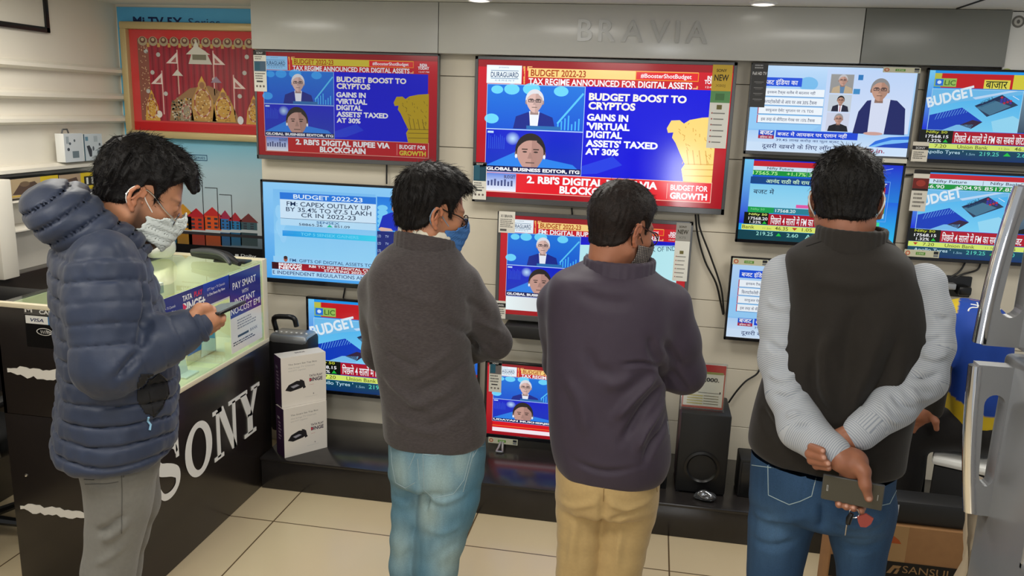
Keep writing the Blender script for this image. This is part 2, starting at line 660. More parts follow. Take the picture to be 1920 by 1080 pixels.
def tv(X0, X1, Z0, Z1, Y, label, art, strength, bez=.012, chin=.02, bm=None, depth=.05, logo=None, feet=False, group=None):
    """television body: Y is the plane of the screen front"""
    bm = bm or M['bezelb']
    t = empty('television', ((X0+X1)/2, Y+depth*.5, Z0), label, 'television', group)
    mb = MB()
    mb.box((X0, Y+.002, Z0), (X1, Y+.022, Z1), bm, .003)
    mb.box((X0+.08, Y+.02, Z0+.04), (X1-.08, Y+depth, Z1-.1), M['black'], .01)
    mb.build('cabinet', t)
    fr = MB()
    yb = Y-.004
    fr.box((X0, yb, Z1-bez), (X1, Y+.004, Z1), bm, .0015, seg=1)
    fr.box((X0, yb, Z0), (X1, Y+.004, Z0+chin), bm, .0015, seg=1)
    fr.box((X0, yb, Z0), (X0+bez, Y+.004, Z1), bm, .0015, seg=1)
    fr.box((X1-bez, yb, Z0), (X1, Y+.004, Z1), bm, .0015, seg=1)
    fr.build('bezel', t)
    sm = screen_mat('lit_screen', strength)
    S = Sheet((X0+bez, Y+.0015, Z1-bez), (X1-X0-2*bez, 0, 0), (0, 0, -(Z1-Z0-bez-chin)), (0, -1, 0), sm, step=.00012)
    art(S)
    S.build('screen', t)
    if logo:
        L = Sheet(((X0+X1)/2-.035, yb-.0003, Z0+chin*.7), (.07, 0, 0), (0, 0, -chin*.45), (0, -1, 0), M['print'])
        L.text(logo, 0, 0, 1, 1, (190, 190, 195), 1, .01)
        L.build('maker_badge', t)
    if feet:
        for fx in (X0+.10, X1-.10):
            f = MB()
            f.tube([(fx, Y+.03, Z0+.01), (fx-.01, Y-.03, .178), (fx-.015, Y-.075, .172)], [.006, .006, .005], M['silver'], 8)
            f.tube([(fx, Y+.03, Z0+.01), (fx+.01, Y-.03, .178), (fx+.018, Y-.075, .172)], [.006, .006, .005], M['silver'], 8)
            f.tube([(fx-.015, Y-.075, .172), (fx+.018, Y-.075, .172)], .005, M['silver'], 8)
            f.tube([(fx, Y+.03, Z0+.01), (fx, Y+.085, .171)], .006, M['silver'], 8)
            f.build('stand_foot', t)
    else:
        br = MB()
        br.box(((X0+X1)/2-.12, Y+depth-.002, (Z0+Z1)/2-.12), ((X0+X1)/2+.12, 4.049, (Z0+Z1)/2+.1), M['black'], .004)
        br.build('wall_bracket', t)
    return t

WHITE = (245, 246, 250)
def bust(S, cu, v0, v1, w, skin, hair, suit, shirt, glasses=False, hairtop=True, l=4, tie=None, pods=False, shoulders=True, bald=0.):
    """flat picture of a person from the chest up inside a screen; w = half head width"""
    h = v1-v0
    asp = S.asp
    hw = w
    hh = hw*asp*1.32
    cv = v0+hh*1.02
    if shoulders:
        S.poly([(cu-hw*2.5, v1), (cu-hw*2.2, cv+hh*1.35), (cu-hw*.8, cv+hh*.95), (cu+hw*.8, cv+hh*.95), (cu+hw*2.2, cv+hh*1.35), (cu+hw*2.6, v1)][::-1], suit, l)
        S.poly([(cu-hw*.62, cv+hh*.85), (cu+hw*.62, cv+hh*.85), (cu+hw*.42, v1), (cu-hw*.42, v1)][::-1], shirt, l+1)
        if tie:
            S.poly([(cu-hw*.14, cv+hh*1.1), (cu+hw*.14, cv+hh*1.1), (cu+hw*.18, v1), (cu-hw*.18, v1)][::-1], tie, l+2)
    sd = tuple(int(c*.72) for c in skin)
    vlim = lambda v: min(v, v1)
    S.poly([(cu-hw*.45, vlim(cv+hh*.6)), (cu+hw*.45, vlim(cv+hh*.6)), (cu+hw*.5, vlim(cv+hh*1.15)), (cu-hw*.5, vlim(cv+hh*1.15))][::-1], sd, l+2)
    n = 30
    hp = []
    for i in range(n):
        a = 2*PI*i/n
        x, y = math.cos(a), math.sin(a)
        if y > -.05:
            hp.append((cu+hw*1.1*x, vlim(cv-hh*.12-hh*.96*y)))
    hp += [(cu-hw*1.02, vlim(cv+hh*.12)), (cu+hw*1.02, vlim(cv+hh*.12))]
    if hairtop: S.poly(hp, hair, l+3)
    S.ell(cu-hw*1.0, cv+hh*.06, hw*.13, hh*.2, sd, l+3, 10); S.ell(cu+hw*1.0, cv+hh*.06, hw*.13, hh*.2, sd, l+3, 10)
    pts2 = []
    for i in range(n):
        a = 2*PI*i/n
        x, y = math.cos(a), math.sin(a)
        sx_ = (1 if y > -.2 else 1-.30*(-y-.2))
        v = cv-hh*.98*y
        v = max(v, cv-hh*(.70+bald)+hh*.46*abs(x)**2.2)
        pts2.append((cu+hw*.96*x*sx_, vlim(v)))
    S.poly(pts2, skin, l+4)
    S.poly([(cu+(a_-cu)*(.99 if a_ > cu else .0)+(0 if a_ > cu else hw*.45), v_) for a_, v_ in pts2], tuple(int(c*.9) for c in skin), l+4.5)
    # eyes, brows, nose, mouth
    dk = tuple(int(c*.33) for c in skin)
    for sg in (-1, 1):
        S.rect(cu+min(sg*hw*.2, sg*hw*.62), cv-hh*.25, cu+max(sg*hw*.2, sg*hw*.62), cv-hh*.19, dk, l+5)
        S.ell(cu+sg*hw*.4, cv-hh*.08, hw*.17, hh*.045, dk, l+5, 10)
        if glasses:
            S.frame(cu+min(sg*hw*.12, sg*hw*.76), cv-hh*.2, cu+max(sg*hw*.12, sg*hw*.76), cv+hh*.06, hw*asp*.07, (40, 40, 52), l+6)
    if glasses:
        S.rect(cu-hw*.12, cv-hh*.12, cu+hw*.12, cv-hh*.08, (40, 40, 52), l+6)
    S.poly([(cu-hw*.05, cv-hh*.05), (cu+hw*.05, cv-hh*.05), (cu+hw*.2, cv+hh*.28), (cu-hw*.2, cv+hh*.28)][::-1], tuple(int(c*.86) for c in skin), l+5)
    if cv+hh*.52 < v1:
        S.rect(cu-hw*.32, cv+hh*.47, cu+hw*.32, cv+hh*.53, tuple(int(c*.55) for c in skin), l+5)
    if pods:
        for sg in (-1, 1):
            S.ell(cu+sg*hw*1.02, cv+hh*.16, hw*.09, hh*.12, (235, 240, 245), l+6, 8)

def lion(S, u0, v0, u1, v1, col, col2, l=4):
    P = [(.0, .18), (.08, .06), (.25, .05), (.34, .1), (.45, .042), (.7, 0), (1, -.02), (1, 1), (.42, 1), (.36, .8), (.42, .72), (.3, .55), (.2, .4), (.12, .32), (.14, .24), (.03, .25)]
    S.poly([(u0+(u1-u0)*a, v0+(v1-v0)*b) for a, b in P][::-1], col, l)
    r = random.Random(4)
    for i in range(34):
        a, b = r.uniform(.2, .95), r.uniform(.08, .68)
        if a > .14+b*.35:
            S.line((u0+(u1-u0)*a, v0+(v1-v0)*b), (u0+(u1-u0)*min(1, a+r.uniform(-.03, .07)), v0+(v1-v0)*(b+r.uniform(.02, .06))), .0045, col2, l+1)
    for b in (.72, .8, .9):
        S.line((u0+(u1-u0)*.42, v0+(v1-v0)*b), (u1, v0+(v1-v0)*(b-.01)), .006, col2, l+1)
    for a in (.5, .62, .75, .88):
        S.line((u0+(u1-u0)*(a-.06), v0+(v1-v0)*.5), (u0+(u1-u0)*a, v0+(v1-v0)*.72), .006, col2, l+1)

def art_budget(var='full', vivid=1.):
    yl = (250, 214, 132) if vivid >= 1 else (214, 196, 60)
    def art(S):
        red, dred = (200, 26, 40), (150, 14, 26)
        S.rect(0, 0, 1, 1, (206, 28, 44), 0, (160, 12, 26))
        S.rect(0, 0, 1, .05, (150, 30, 38), 1)
        S.rect(.05, .17, .95, .82, (8, 10, 216), 1)
        # top banner
        S.rect(.035, .037, .178, .166, (236, 246, 254) if vivid >= 1 else (150, 205, 250), 2)
        S.text('DURAGUARD', .052, .085, .165, .122, (30, 70, 110), 4, .015)
        S.rect(.052, .073, .165, .077, (60, 110, 150), 4); S.rect(.052, .128, .165, .132, (60, 110, 150), 4)
        S.text('C E M E N T', .07, .139, .15, .15, (60, 110, 150), 4)
        S.text('presents', .085, .047, .125, .06, (120, 140, 160), 4)
        for k in range(7):
            S.rect(.183+.002*k*(1 if k < 4 else .3), .04+.018*k, .192, .057+.018*k, (240, 170, 90), 3)
        S.rect(.205, .052, .87, .115, yl, 3)
        S.rect(.200, .04, .206, .07, (245, 190, 120), 4); S.rect(.2, .04, .22, .046, (245, 190, 120), 4)
        S.text('BUDGET 2022-23', .215, .06, .435, .108, (172, 60, 14), 5, .02)
        S.rect(.63, .058, .87, .112, (226, 40, 48), 4)
        S.frame(.63, .054, .872, .115, .005, (240, 150, 40), 5)
        S.text('#BoosterShotBudget', .65, .068, .845, .107, WHITE, 5, .014)
        S.text('FM: DIGITAL RUPEE TO BE ISSUED BY RBI' if var == 'note' else 'TAX REGIME ANNOUNCED FOR DIGITAL ASSETS', .207, .122, .85, .168, WHITE, 5, .026)
        S.rect(.866, .145, .872, .166, (240, 170, 90), 5); S.rect(.852, .160, .872, .166, (240, 170, 90), 5)
        for q in range(3):
            S.ell(.857+.0045*q, .16, .0016, .003, WHITE, 5, 8)
        S.text('INDIA', .905, .072, .945, .1, WHITE, 5, .034)
        S.text('TODAY', .895, .1, .955, .128, WHITE, 5, .034)
        S.text('12:47 PM', .9, .142, .955, .156, (240, 220, 220), 5, .01)
        # upper video
        S.rect(.04, .172, .435, .492, (30, 120, 224), 2, (14, 86, 214))
        for (a, b, r) in ((.07, .19, .035), (.13, .185, .045), (.21, .18, .05), (.33, .19, .042), (.05, .4, .042)):
            S.ell(a+.01, b+.02, r*.7, r*.85, (110, 215, 255) if vivid >= 1 else (60, 165, 250), 3)
        S.line((.33, .44), (.43, .22), .014, (90, 200, 250), 3)
        for q in range(7):
            S.rect(.33+.014*q, .44-.02*(q % 4), .336+.014*q, .485, (70, 180, 250), 3)
        bust(S, .235, .205, .487, .034, (222, 186, 178), (226, 226, 232), (22, 40, 140), (236, 240, 250), True, l=4)
        S.rect(.205, .462, .345, .487, (40, 110, 180), 11)
        S.frame(.038, .17, .437, .495, .004, (170, 210, 250), 12)
        # lower video
        S.rect(.04, .497, .435, .765, (10, 30, 205), 2, (14, 50, 190))
        S.ell(.15, .56, .03, .05, (190, 225, 255), 3, 20, (14, 40, 205))
        S.poly([(.04, .765), (.16, .66), (.4, .735), (.42, .765)], (40, 130, 235), 3)
        S.rect(.045, .51, .07, .525, (190, 220, 250), 3)
        for q in range(9):
            S.rect(.05+.008*q, .535+.01*(q % 3), .0515+.008*q, .64, (60, 110, 230), 3)
        bust(S, .225, .525, .765, .057, (196, 152, 140), (40, 34, 34), (20, 24, 60), (30, 34, 70), False, l=4, pods=True, shoulders=False)
        S.rect(.04, .765, .437, .812, (14, 20, 80), 12)
        if var == 'bottom':
            S.text('UDAYAN MUKHERJEE', .045, .772, .40, .803, WHITE, 13, .042)
        else:
            S.text('GLOBAL BUSINESS EDITOR, ITG', .045, .774, .43, .804, WHITE, 13, .042)
        S.frame(.038, .495, .437, .812, .003, (190, 210, 250), 13)
        if var == 'note':
            S.rect(.437, .172, .955, .225, (8, 14, 200), 2)
            S.poly([(.437, .25), (.955, .2), (.955, .8), (.437, .81)][::-1], (186, 236, 244), 2)
            S.text('RESERVE BANK', .47, .33, .62, .36, (40, 70, 90), 4)
            S.text('48', .445, .41, .49, .455, (60, 70, 70), 4)
            S.text('BANK OF INDIA', .76, .245, .97, .29, (40, 80, 100), 4, .0, rot=.12)
            S.text('₹500', .80, .625, .905, .71, (40, 190, 130), 4, .042)
            S.text('483 498', .86, .735, .945, .78, (40, 60, 70), 4)
            S.ell(.65, .52, .09, .17, (160, 214, 222), 3, 24)
            for q in range(9):
                S.line((.46, .5+.03*q), (.56, .49+.03*q), .003, (140, 200, 210), 3)
        else:
            S.text('BUDGET BOOST TO', .452, .213, .833, .266, (248, 242, 232), 4, .042)
            S.text('CRYPTOS', .452, .276, .637, .33, (248, 242, 232), 4, .042)
            for t, a, b, c in (('GAINS IN', .36, .41, .612), ("'VIRTUAL", .421, .474, .62), ('DIGITAL', .482, .533, .592), ("ASSETS' TAXED", .545, .597, .735), ('AT 30%', .607, .655, .583)):
                S.text(t, .449, a, c, b, WHITE, 4, .042)
            S.poly([(.437, .74), (.56, .66), (.6, .72), (.5, .79), (.437, .8)], (30, 60, 225), 2)
            lion(S, .765, .36, .955, .82, (250, 214, 120) if vivid >= 1 else (190, 160, 20), (214, 160, 60) if vivid >= 1 else (120, 96, 12))
        # lower band
        if var == 'note':
            S.rect(.04, .815, .955, .955, (236, 250, 252), 2, (150, 10, 20), True)
            S.rect(.4, .815, .955, .955, (214, 20, 34), 3)
            S.text('2. RBI', .225, .84, .34, .9, WHITE, 5, .042)
        elif var == 'bottom':
            S.rect(.04, .815, .955, .955, (224, 16, 30), 2)
            S.rect(.04, .87, .955, .876, (240, 150, 60), 3)
            S.rect(.04, .90, .955, .955, (250, 236, 244), 3)
        else:
            S.rect(.04, .815, .955, .962, (226, 26, 40) if vivid >= 1 else (190, 22, 34), 2)
            S.rect(.045, .82, .17, .955, (90, 130, 220), 3, (236, 240, 250))
            for q in range(8):
                S.rect(.05+.014*q, .88-.008*(q % 3), .058+.014*q, .915, (70, 80, 130), 4)
            S.text('BUDGET', .12, .832, .167, .857, (60, 40, 80), 5, .02)
            S.text("2. RBI'S DIGITAL RUPEE VIA", .215, .828, .745, .885, WHITE, 5, .042)
            S.text('BLOCKCHAIN', .352, .893, .61, .95, WHITE, 5, .042)
            S.rect(.783, .835, .7855, .945, (240, 160, 150), 4)
            S.text('BUDGET FOR', .797, .842, .942, .882, WHITE, 5, .02)
            S.text('GROWTH', .797, .897, .942, .945, yl if vivid < 1 else WHITE, 5, .042)
            S.frame(.04, .815, .957, .962, .004, (244, 190, 170), 4)
    return art

def art_market(S):
    S.rect(0, 0, 1, 1, (140, 205, 250), 0, (70, 165, 240))
    S.rect(.06, .07, .66, .9, (120, 190, 244), 1, (150, 215, 250))
    for q in range(6):
        S.ell(.09+.012*(q % 3), .3+.05*q, .02, .07, (150, 210, 250), 2, 16)
    S.rect(.1, .098, .662, .168, (28, 118, 222), 3)
    S.text('BUDGET 2022-23', .18, .112, .585, .157, (220, 240, 255), 4, .02)
    S.rect(.1, .168, .662, .362, (206, 232, 252), 3)
    S.text('FM: CAPEX OUTLAY UP', .14, .187, .63, .234, (20, 44, 80), 4, .008)
    S.text('BY 35.4% TO ₹7.5 LAKH', .135, .243, .635, .29, (20, 44, 80), 4, .008)
    S.text('CR IN 2022-23', .225, .299, .545, .343, (20, 44, 80), 4, .008)
    S.rect(.1, .362, .662, .366, (50, 80, 120), 4)
    S.rect(.1, .366, .662, .435, (180, 222, 250), 3)
    S.text('SENSEX', .315, .374, .45, .4, (30, 90, 150), 4, .012)
    S.text('58865.26', .21, .405, .35, .43, (20, 44, 80), 4, .008)
    S.poly([(.375, .43), (.41, .43), (.392, .402)], (30, 190, 150), 4)
    S.text('851.09', .42, .405, .51, .43, (20, 44, 80), 4, .008)
    S.rect(.11, .49, .662, .548, (20, 150, 232), 3, (60, 210, 240), True)
    S.text('TOP 5 SENSEX GAINERS', .22, .503, .56, .533, (110, 215, 250), 4, .01)
    S.rect(.668, .09, .985, .435, (20, 120, 226), 3, (60, 170, 245))
    for q in range(5):
        S.ell(.70, .2+.045*q, .03, .03, (120, 205, 250), 4, 12)
    S.poly([(.675, .42), (.70, .28), (.75, .24), (.85, .24), (.9, .3), (.93, .43)][::-1], (8, 40, 190), 5)
    bust(S, .785, .13, .3, .03, (214, 166, 150), (24, 22, 26), (8, 40, 190), (8, 40, 190), False, l=6, shoulders=False)
    S.poly([(.675, .415), (.69, .395), (.75, .405), (.76, .43), (.69, .435)][::-1], (220, 180, 165), 7)
    S.rect(.668, .435, .985, .8, (20, 36, 120), 3)
    for r_ in range(4):
        S.text('LTD', .672, .475+.075*r_, .69, .5+.075*r_, (190, 210, 245), 4)
        S.text('TV', .715, .475+.075*r_, .735, .5+.075*r_, (190, 210, 245), 4)
    S.rect(.05, .765, .985, .825, (150, 210, 250), 2)
    S.ell(.125, .79, .012, .03, (170, 90, 70), 4, 14); S.ell(.125, .775, .012, .018, (60, 40, 40), 5, 14)
    S.text('FM: GIFTS OF DIGITAL ASSETS TO BE TAXED', .15, .782, .8, .815, (24, 60, 110), 4, .004)
    S.rect(.04, .83, .985, .902, (150, 14, 34), 4, (170, 20, 40))
    S.rect(.04, .83, .08, .902, (60, 8, 20), 5)
    S.text('BREAKING', .082, .835, .222, .862, WHITE, 6, .042)
    S.text('NEWS', .082, .865, .222, .9, WHITE, 6, .042)
    S.text('RBI TO ISSUE DIGITAL CURRENCY', .265, .838, .75, .864, WHITE, 6, .02)
    S.text('STARTING 2022-23', .355, .871, .62, .898, WHITE, 6, .02)
    S.rect(.04, .905, .985, .97, (176, 220, 250), 4)
    S.text('E INDEPENDENT REGULATIONS AND', .045, .918, .62, .955, (16, 44, 110), 6, .006)

def art_ndtv(S):
    S.rect(0, 0, 1, 1, (186, 218, 250), 0, (120, 190, 246))
    S.rect(.46, .02, .99, .74, (190, 214, 250), 1, (214, 226, 250))
    S.poly([(.0, .5), (.3, .45), (.46, .66), (.4, .74), (0, .74)], (150, 206, 250), 1)
    S.ell(.35, .2, .06, .08, (120, 190, 240), 1)
    S.rect(.05, .135, .31, .235, (20, 80, 220), 3)
    S.text('बजट इंडिया का', .065, .15, .285, .225, WHITE, 5, .012)
    rows = ['इनकम टैक्स सलैब में बदलाव नहीं', 'किरपटोकरेंसी से आय पर अब 30% टैकस', 'वरचुअल ऐसेट भुगतान पर 1% TDS', 'इस तरह के कैपिटल गेनस पर 15% टैकस']
    for i, r in enumerate(rows):
        v = .262+.104*i
        S.rect(.05, v, .455, v+.086, (240, 248, 255), 3)
        S.rect(.05, v+.088, .455, v+.094, (70, 130, 190), 3)
        S.rect(.05, v-.004, .056, v+.094, (180, 60, 90), 4)
        S.text(r, .1-.012*(i % 2)*2, v+.02, .40+.015*(i % 2), v+.07, (40, 56, 100), 5, .004)
    S.rect(.485, .08, .625, .295, (150, 150, 150), 3)
    bust(S, .56, .085, .295, .026, (200, 156, 140), (190, 190, 194), (190, 170, 140), (90, 130, 170), True, l=4)
    S.rect(.485, .31, .625, .505, (196, 206, 216), 3)
    bust(S, .56, .325, .505, .021, (190, 146, 126), (24, 22, 24), (26, 28, 52), (236, 240, 248), True, l=4, tie=(190, 120, 130))
    S.rect(.485, .52, .625, .735, (206, 212, 232), 3)
    bust(S, .56, .53, .735, .025, (196, 152, 136), (150, 150, 152), (24, 26, 34), (30, 32, 40), True, l=4)
    S.rect(.65, .08, .68, .14, (40, 120, 190), 3); S.rect(.63, .24, .67, .3, (60, 140, 200), 3)
    S.poly([(.655, .75), (.675, .5), (.72, .37), (.80, .34), (.9, .36), (.955, .45), (.97, .75)], (24, 34, 100), 4)
    S.poly([(.745, .34), (.86, .34), (.845, .75), (.745, .75)][::-1], (214, 222, 244), 5)
    bust(S, .79, .12, .4, .052, (196, 152, 132), (140, 138, 138), (24, 34, 100), (214, 222, 244), True, l=6, shoulders=False)
    S.ell(.78, .745, .06, .02, (205, 160, 150), 7, 14)
    S.rect(0, .755, 1, 1, (176, 212, 250), 2, (214, 232, 252))
    S.poly([(.76, .9), (.8, .83), (.88, .78), (1, .76), (1, .9)], (40, 110, 226), 4)
    S.poly([(.76, .9), (.83, .85), (.9, .81), (1, .80), (1, .9)], (120, 190, 250), 5)
    S.poly([(.80, .9), (.86, .865), (1, .83), (1, .9)], (20, 70, 190), 6)
    S.rect(.07, .75, .17, .81, (20, 80, 200), 4); S.rect(.07, .81, .17, .85, (170, 40, 70), 4)
    S.text('बजट', .078, .757, .162, .806, WHITE, 6, .015)
    S.text('इंडिया का', .082, .817, .158, .845, WHITE, 6, .004)
    S.rect(.18, .745, .69, .83, (20, 70, 216), 3)
    S.text('बजट में आयकर पर एलान नहीं', .19, .757, .625, .82, WHITE, 5, .012)
    S.text('39.45 लाख करोड़ का फुल बजट', .185, .838, .58, .882, (30, 50, 110), 5, .004)
    S.rect(.0, .892, 1, .985, (206, 228, 252), 4)
    S.text('दूसरी खबरों के लिए लॉग इन करें', .1, .9, .675, .978, (24, 40, 100), 6, .006)
    S.text('ndtv.in.', .7, .915, .865, .968, (150, 30, 70), 6, .012)

def art_hindi(top='lic'):
    def art(S):
        S.rect(0, 0, 1, 1, (24, 150, 236), 0, (10, 20, 190))
        S.rect(0, 0, .035, .66, (120, 205, 250), 1, (14, 40, 220))
        if top == 'lic':
            S.rect(.075, .03, .49, .19, (196, 20, 30), 2)
            S.rect(.035, .03, .077, .09, (190, 190, 70), 2)
            S.rect(.49, .03, .86, .19, (216, 206, 60), 2)
            S.rect(.036, .085, .165, .178, (150, 190, 90), 3)
            S.rect(.042, .095, .088, .168, (30, 110, 220), 4)
            S.text('LIC', .096, .105, .16, .162, (60, 100, 40), 5, .014)
            S.ell(.065, .13, .012, .02, (210, 230, 250), 5)
            S.rect(.325, .09, .475, .19, (226, 216, 80), 3)
            S.text('बाजार', .335, .105, .46, .185, (40, 50, 20), 5, .012)
            S.text('ज़ी बिज़नेस', .55, .08, .8, .16, (150, 20, 30), 5, .012)
            y0 = .205
        else:
            S.rect(.03, .015, 1, .07, (200, 30, 46), 2)
            S.rect(.03, .07, 1, .13, (206, 232, 250), 2)
            S.rect(.03, .13, 1, .19, (16, 150, 60), 2)
            S.text('Nifty Future', .10, .08, .30, .123, (30, 40, 60), 4, .006)
            S.text('Nifty Bank Future', .44, .08, .72, .123, (30, 40, 60), 4, .006)
            S.text('566.90', .03, .14, .17, .182, WHITE, 4, .008)
            S.text('+204.95', .235, .14, .39, .182, WHITE, 4, .008)
            S.text('8517.85', .41, .14, .58, .182, WHITE, 4, .008)
            S.text('+0.6%', .75, .14, .85, .182, WHITE, 4, .008)
            S.rect(.395, .075, .398, .185, (120, 140, 150), 4)
            y0 = .2
        x1 = .56
        S.rect(.035, y0, x1, .665, (70, 180, 245), 1, (120, 210, 250))
        # budget paper picture
        S.poly([(.035, y0), (x1, y0), (x1, y0+.04), (.2, .34), (.035, .42)], (110, 190, 240), 2)
        S.text('BUDGET', .02, .30, .30, .42, (226, 240, 250), 5, .035, rot=.30)
        S.poly([(.27, .29), (.48, y0), (.53, y0), (.29, .31)], (190, 220, 250), 3)
        S.poly([(.29, .38), (.44, .25), (x1-.02, .36), (.37, .5)], (40, 60, 90), 4)
        S.poly([(.30, .40), (.40, .315), (.50, .375), (.385, .48)], (70, 120, 150), 5)
        S.poly([(.30, .375), (.43, .26), (.46, .28), (.33, .395)], (20, 40, 80), 5)
        S.text('YOU', .325, .335, .40, .365, (60, 130, 160), 6, .03, rot=.5)
        for q in range(10):
            S.ell(.44+.018*(q % 4), .28+.025*(q//4)+.012*(q % 4), .008, .012, (190, 30, 70) if q % 3 == 0 else (60, 50, 170), 6, 8)
        S.line((.5, .26), (.54, .3), .006, (230, 240, 255), 7)
        S.poly([(.035, .5), (.22, .405), (.35, .56), (.27, .665), (.035, .665)], (10, 60, 190), 3)
        for q in range(12):
            S.line((.07+.016*q, .55-.008*q), (.085+.016*q, .47-.006*q), .004, (120, 190, 250), 4)
        S.poly([(.12, .665), (.2, .6), (.3, .59), (.28, .665)], (120, 190, 240), 4)
        S.poly([(.22, .6), (.29, .54), (.35, .56), (.29, .64)], (50, 30, 60), 4)
        S.poly([(.40, .55), (.52, .48), (x1, .52), (x1, .665), (.42, .665)], (150, 220, 250), 3)
        S.rect(x1, .205, .985, .665, (120, 150, 170), 1, (60, 80, 100))
        bust(S, .75, .26, .665, .07, (190, 146, 126), (24, 22, 24), (16, 18, 22), (236, 240, 248), False, l=4, tie=(150, 30, 40))
        S.frame(.03, y0-.005, x1, .67, .006, (170, 220, 250), 6)
        # lower band
        S.rect(0, .665, .19, .815, (6, 14, 6), 6)
        S.text('Nifty 50', .03, .675, .155, .712, (200, 210, 60), 8, .012)
        S.text('17568.15', .03, .722, .165, .757, WHITE, 8, .014)
        S.text('1.32%', .045, .77, .125, .804, WHITE, 8, .012)
        S.poly([(.135, .804), (.165, .804), (.15, .768)], (30, 190, 60), 8)
        S.rect(.19, .675, 1, .81, (176, 14, 40), 6)
        S.text('पिछले 4 सालों में FM का सबसे छोटा बजट', .2, .69, .68, .80, WHITE, 8, .012)
        S.rect(0, .818, 1, .878, (214, 234, 110), 6)
        S.poly([(.03, .83), (.06, .83), (.045, .862)], (190, 60, 40), 8)
        S.text('7.20', .09, .828, .16, .866, (90, 90, 30), 8, .008)
        S.text('Union Bank', .225, .828, .405, .868, (90, 90, 30), 8, .006)
        S.text('11.2m', .47, .84, .53, .862, (110, 120, 60), 8)
        S.text('46.35', .56, .828, .65, .868, (90, 90, 30), 8, .006)
        S.rect(0, .882, 1, 1, (10, 74, 90), 6, (8, 50, 110))
        S.text("Apollo Tyres '", .04, .892, .265, .945, (190, 225, 240), 8, .008)
        S.text('1.5m', .285, .915, .335, .94, (150, 200, 220), 8)
        S.text('219.25', .36, .895, .475, .94, (90, 210, 190), 8, .008)
        S.poly([(.5, .935), (.545, .935), (.522, .895)], (30, 200, 70), 8)
        S.text('2.60', .58, .895, .65, .94, (90, 210, 190), 8, .008)
    return art

def art_studio(S):
    S.rect(0, 0, 1, 1, (14, 40, 210), 0, (30, 180, 240))
    S.rect(0, 0, .06, .8, (120, 205, 250), 1, (20, 40, 215))
    S.rect(.06, .015, .62, .08, (200, 30, 46), 2)
    S.rect(.06, .08, .62, .13, (206, 232, 250), 2)
    S.rect(.06, .13, .62, .19, (16, 150, 60), 2)
    S.text('Nifty Future', .15, .085, .32, .127, (30, 40, 60), 4, .006)
    S.text('17565.75', .06, .14, .22, .183, (190, 250, 160), 4, .01)
    S.text('+1.17%', .28, .14, .40, .183, (190, 250, 160), 4, .01)
    S.rect(.405, .08, .408, .19, (150, 160, 170), 4)
    S.text('38751', .42, .14, .54, .183, (220, 250, 230), 4, .01)
    S.rect(.05, .21, .62, .295, (10, 70, 140), 3)
    S.text('आनंद राठी की राय', .15, .225, .43, .285, (210, 250, 210), 5, .012)
    S.rect(.05, .3, .62, .60, (130, 210, 248), 3, (160, 224, 250))
    S.text('बजट में', .075, .35, .21, .42, (24, 40, 70), 5, .006)
    S.rect(.36, .535, .60, .575, (230, 90, 170), 4)
    S.rect(.05, .585, .22, .655, (20, 160, 80), 4); S.rect(.22, .585, .46, .655, (40, 130, 150), 4)
    S.text('Nifty 50', .07, .6, .16, .635, (120, 220, 140), 5, .006)
    S.text('17568.20', .23, .6, .36, .64, (230, 250, 250), 5, .01)
    S.rect(.03, .655, .19, .805, (6, 14, 6), 6)
    S.text('Nifty 50', .06, .665, .18, .7, (230, 240, 120), 8, .012)
    S.text('17568.20', .06, .712, .185, .75, WHITE, 8, .014)
    S.text('1.32%', .07, .762, .145, .795, WHITE, 8, .012)
    S.poly([(.152, .795), (.182, .795), (.167, .76)], (30, 190, 60), 8)
    S.rect(.19, .665, .66, .805, (176, 14, 40), 6)
    S.text('पिछले 4 सालों में FM का सबसे', .205, .68, .55, .795, WHITE, 8, .012)
    S.rect(.02, .81, .66, .878, (224, 236, 110), 6)
    S.text('Bank', .025, .82, .105, .862, (90, 90, 30), 8, .006)
    S.text('11.2m', .16, .838, .215, .86, (110, 120, 60), 8)
    S.text('46.35', .24, .82, .325, .864, (90, 90, 30), 8, .008)
    S.poly([(.35, .825), (.385, .825), (.367, .86)], (190, 60, 40), 8)
    S.text('1.05', .415, .82, .48, .862, (90, 90, 30), 8, .008)
    S.rect(0, .882, .66, 1, (8, 66, 80), 6)
    S.text('219.25', .12, .895, .23, .942, (160, 230, 220), 8, .008)
    S.poly([(.25, .94), (.285, .94), (.267, .9)], (30, 200, 70), 8)
    S.text('2.60', .32, .9, .395, .945, (160, 230, 220), 8, .008)
    S.text('Avanti', .44, .9, .58, .955, (160, 230, 220), 8, .008)
    # right hand boxes
    S.line((.76, .12), (.94, .04), .006, (180, 210, 255), 3)
    S.text('BUSINESS', .84, .08, .93, .105, (60, 90, 220), 3, .01)
    S.rect(.78, .215, .93, .35, (30, 60, 200), 3)
    S.text('BUDGET', .76, .225, .915, .268, WHITE, 5, .042)
    S.rect(.78, .272, .88, .35, (30, 170, 50), 4); S.rect(.885, .272, .91, .34, (190, 30, 40), 4)
    S.text('PICK', .785, .285, .875, .335, (160, 250, 160), 5, .02)
    S.rect(.78, .36, .87, .43, (40, 180, 40), 4)
    S.rect(.78, .43, .92, .50, (190, 230, 250), 4)
    S.text('UltraTech Cem', .70, .44, .905, .485, (20, 70, 120), 5, .012)
    S.rect(.78, .5, .92, .59, (30, 180, 40), 4)
    S.rect(.78, .59, .92, .65, (170, 220, 240), 4)
    S.text('15.15', .8, .6, .9, .638, (20, 90, 140), 5, .01)
    S.frame(.77, .2, .935, .69, .005, (120, 180, 250), 6)
    S.rect(.72, .7, .90, 1, (60, 220, 150), 2, (60, 200, 190))
    S.rect(.90, .45, 1, 1, (20, 100, 230), 1, (40, 200, 245))

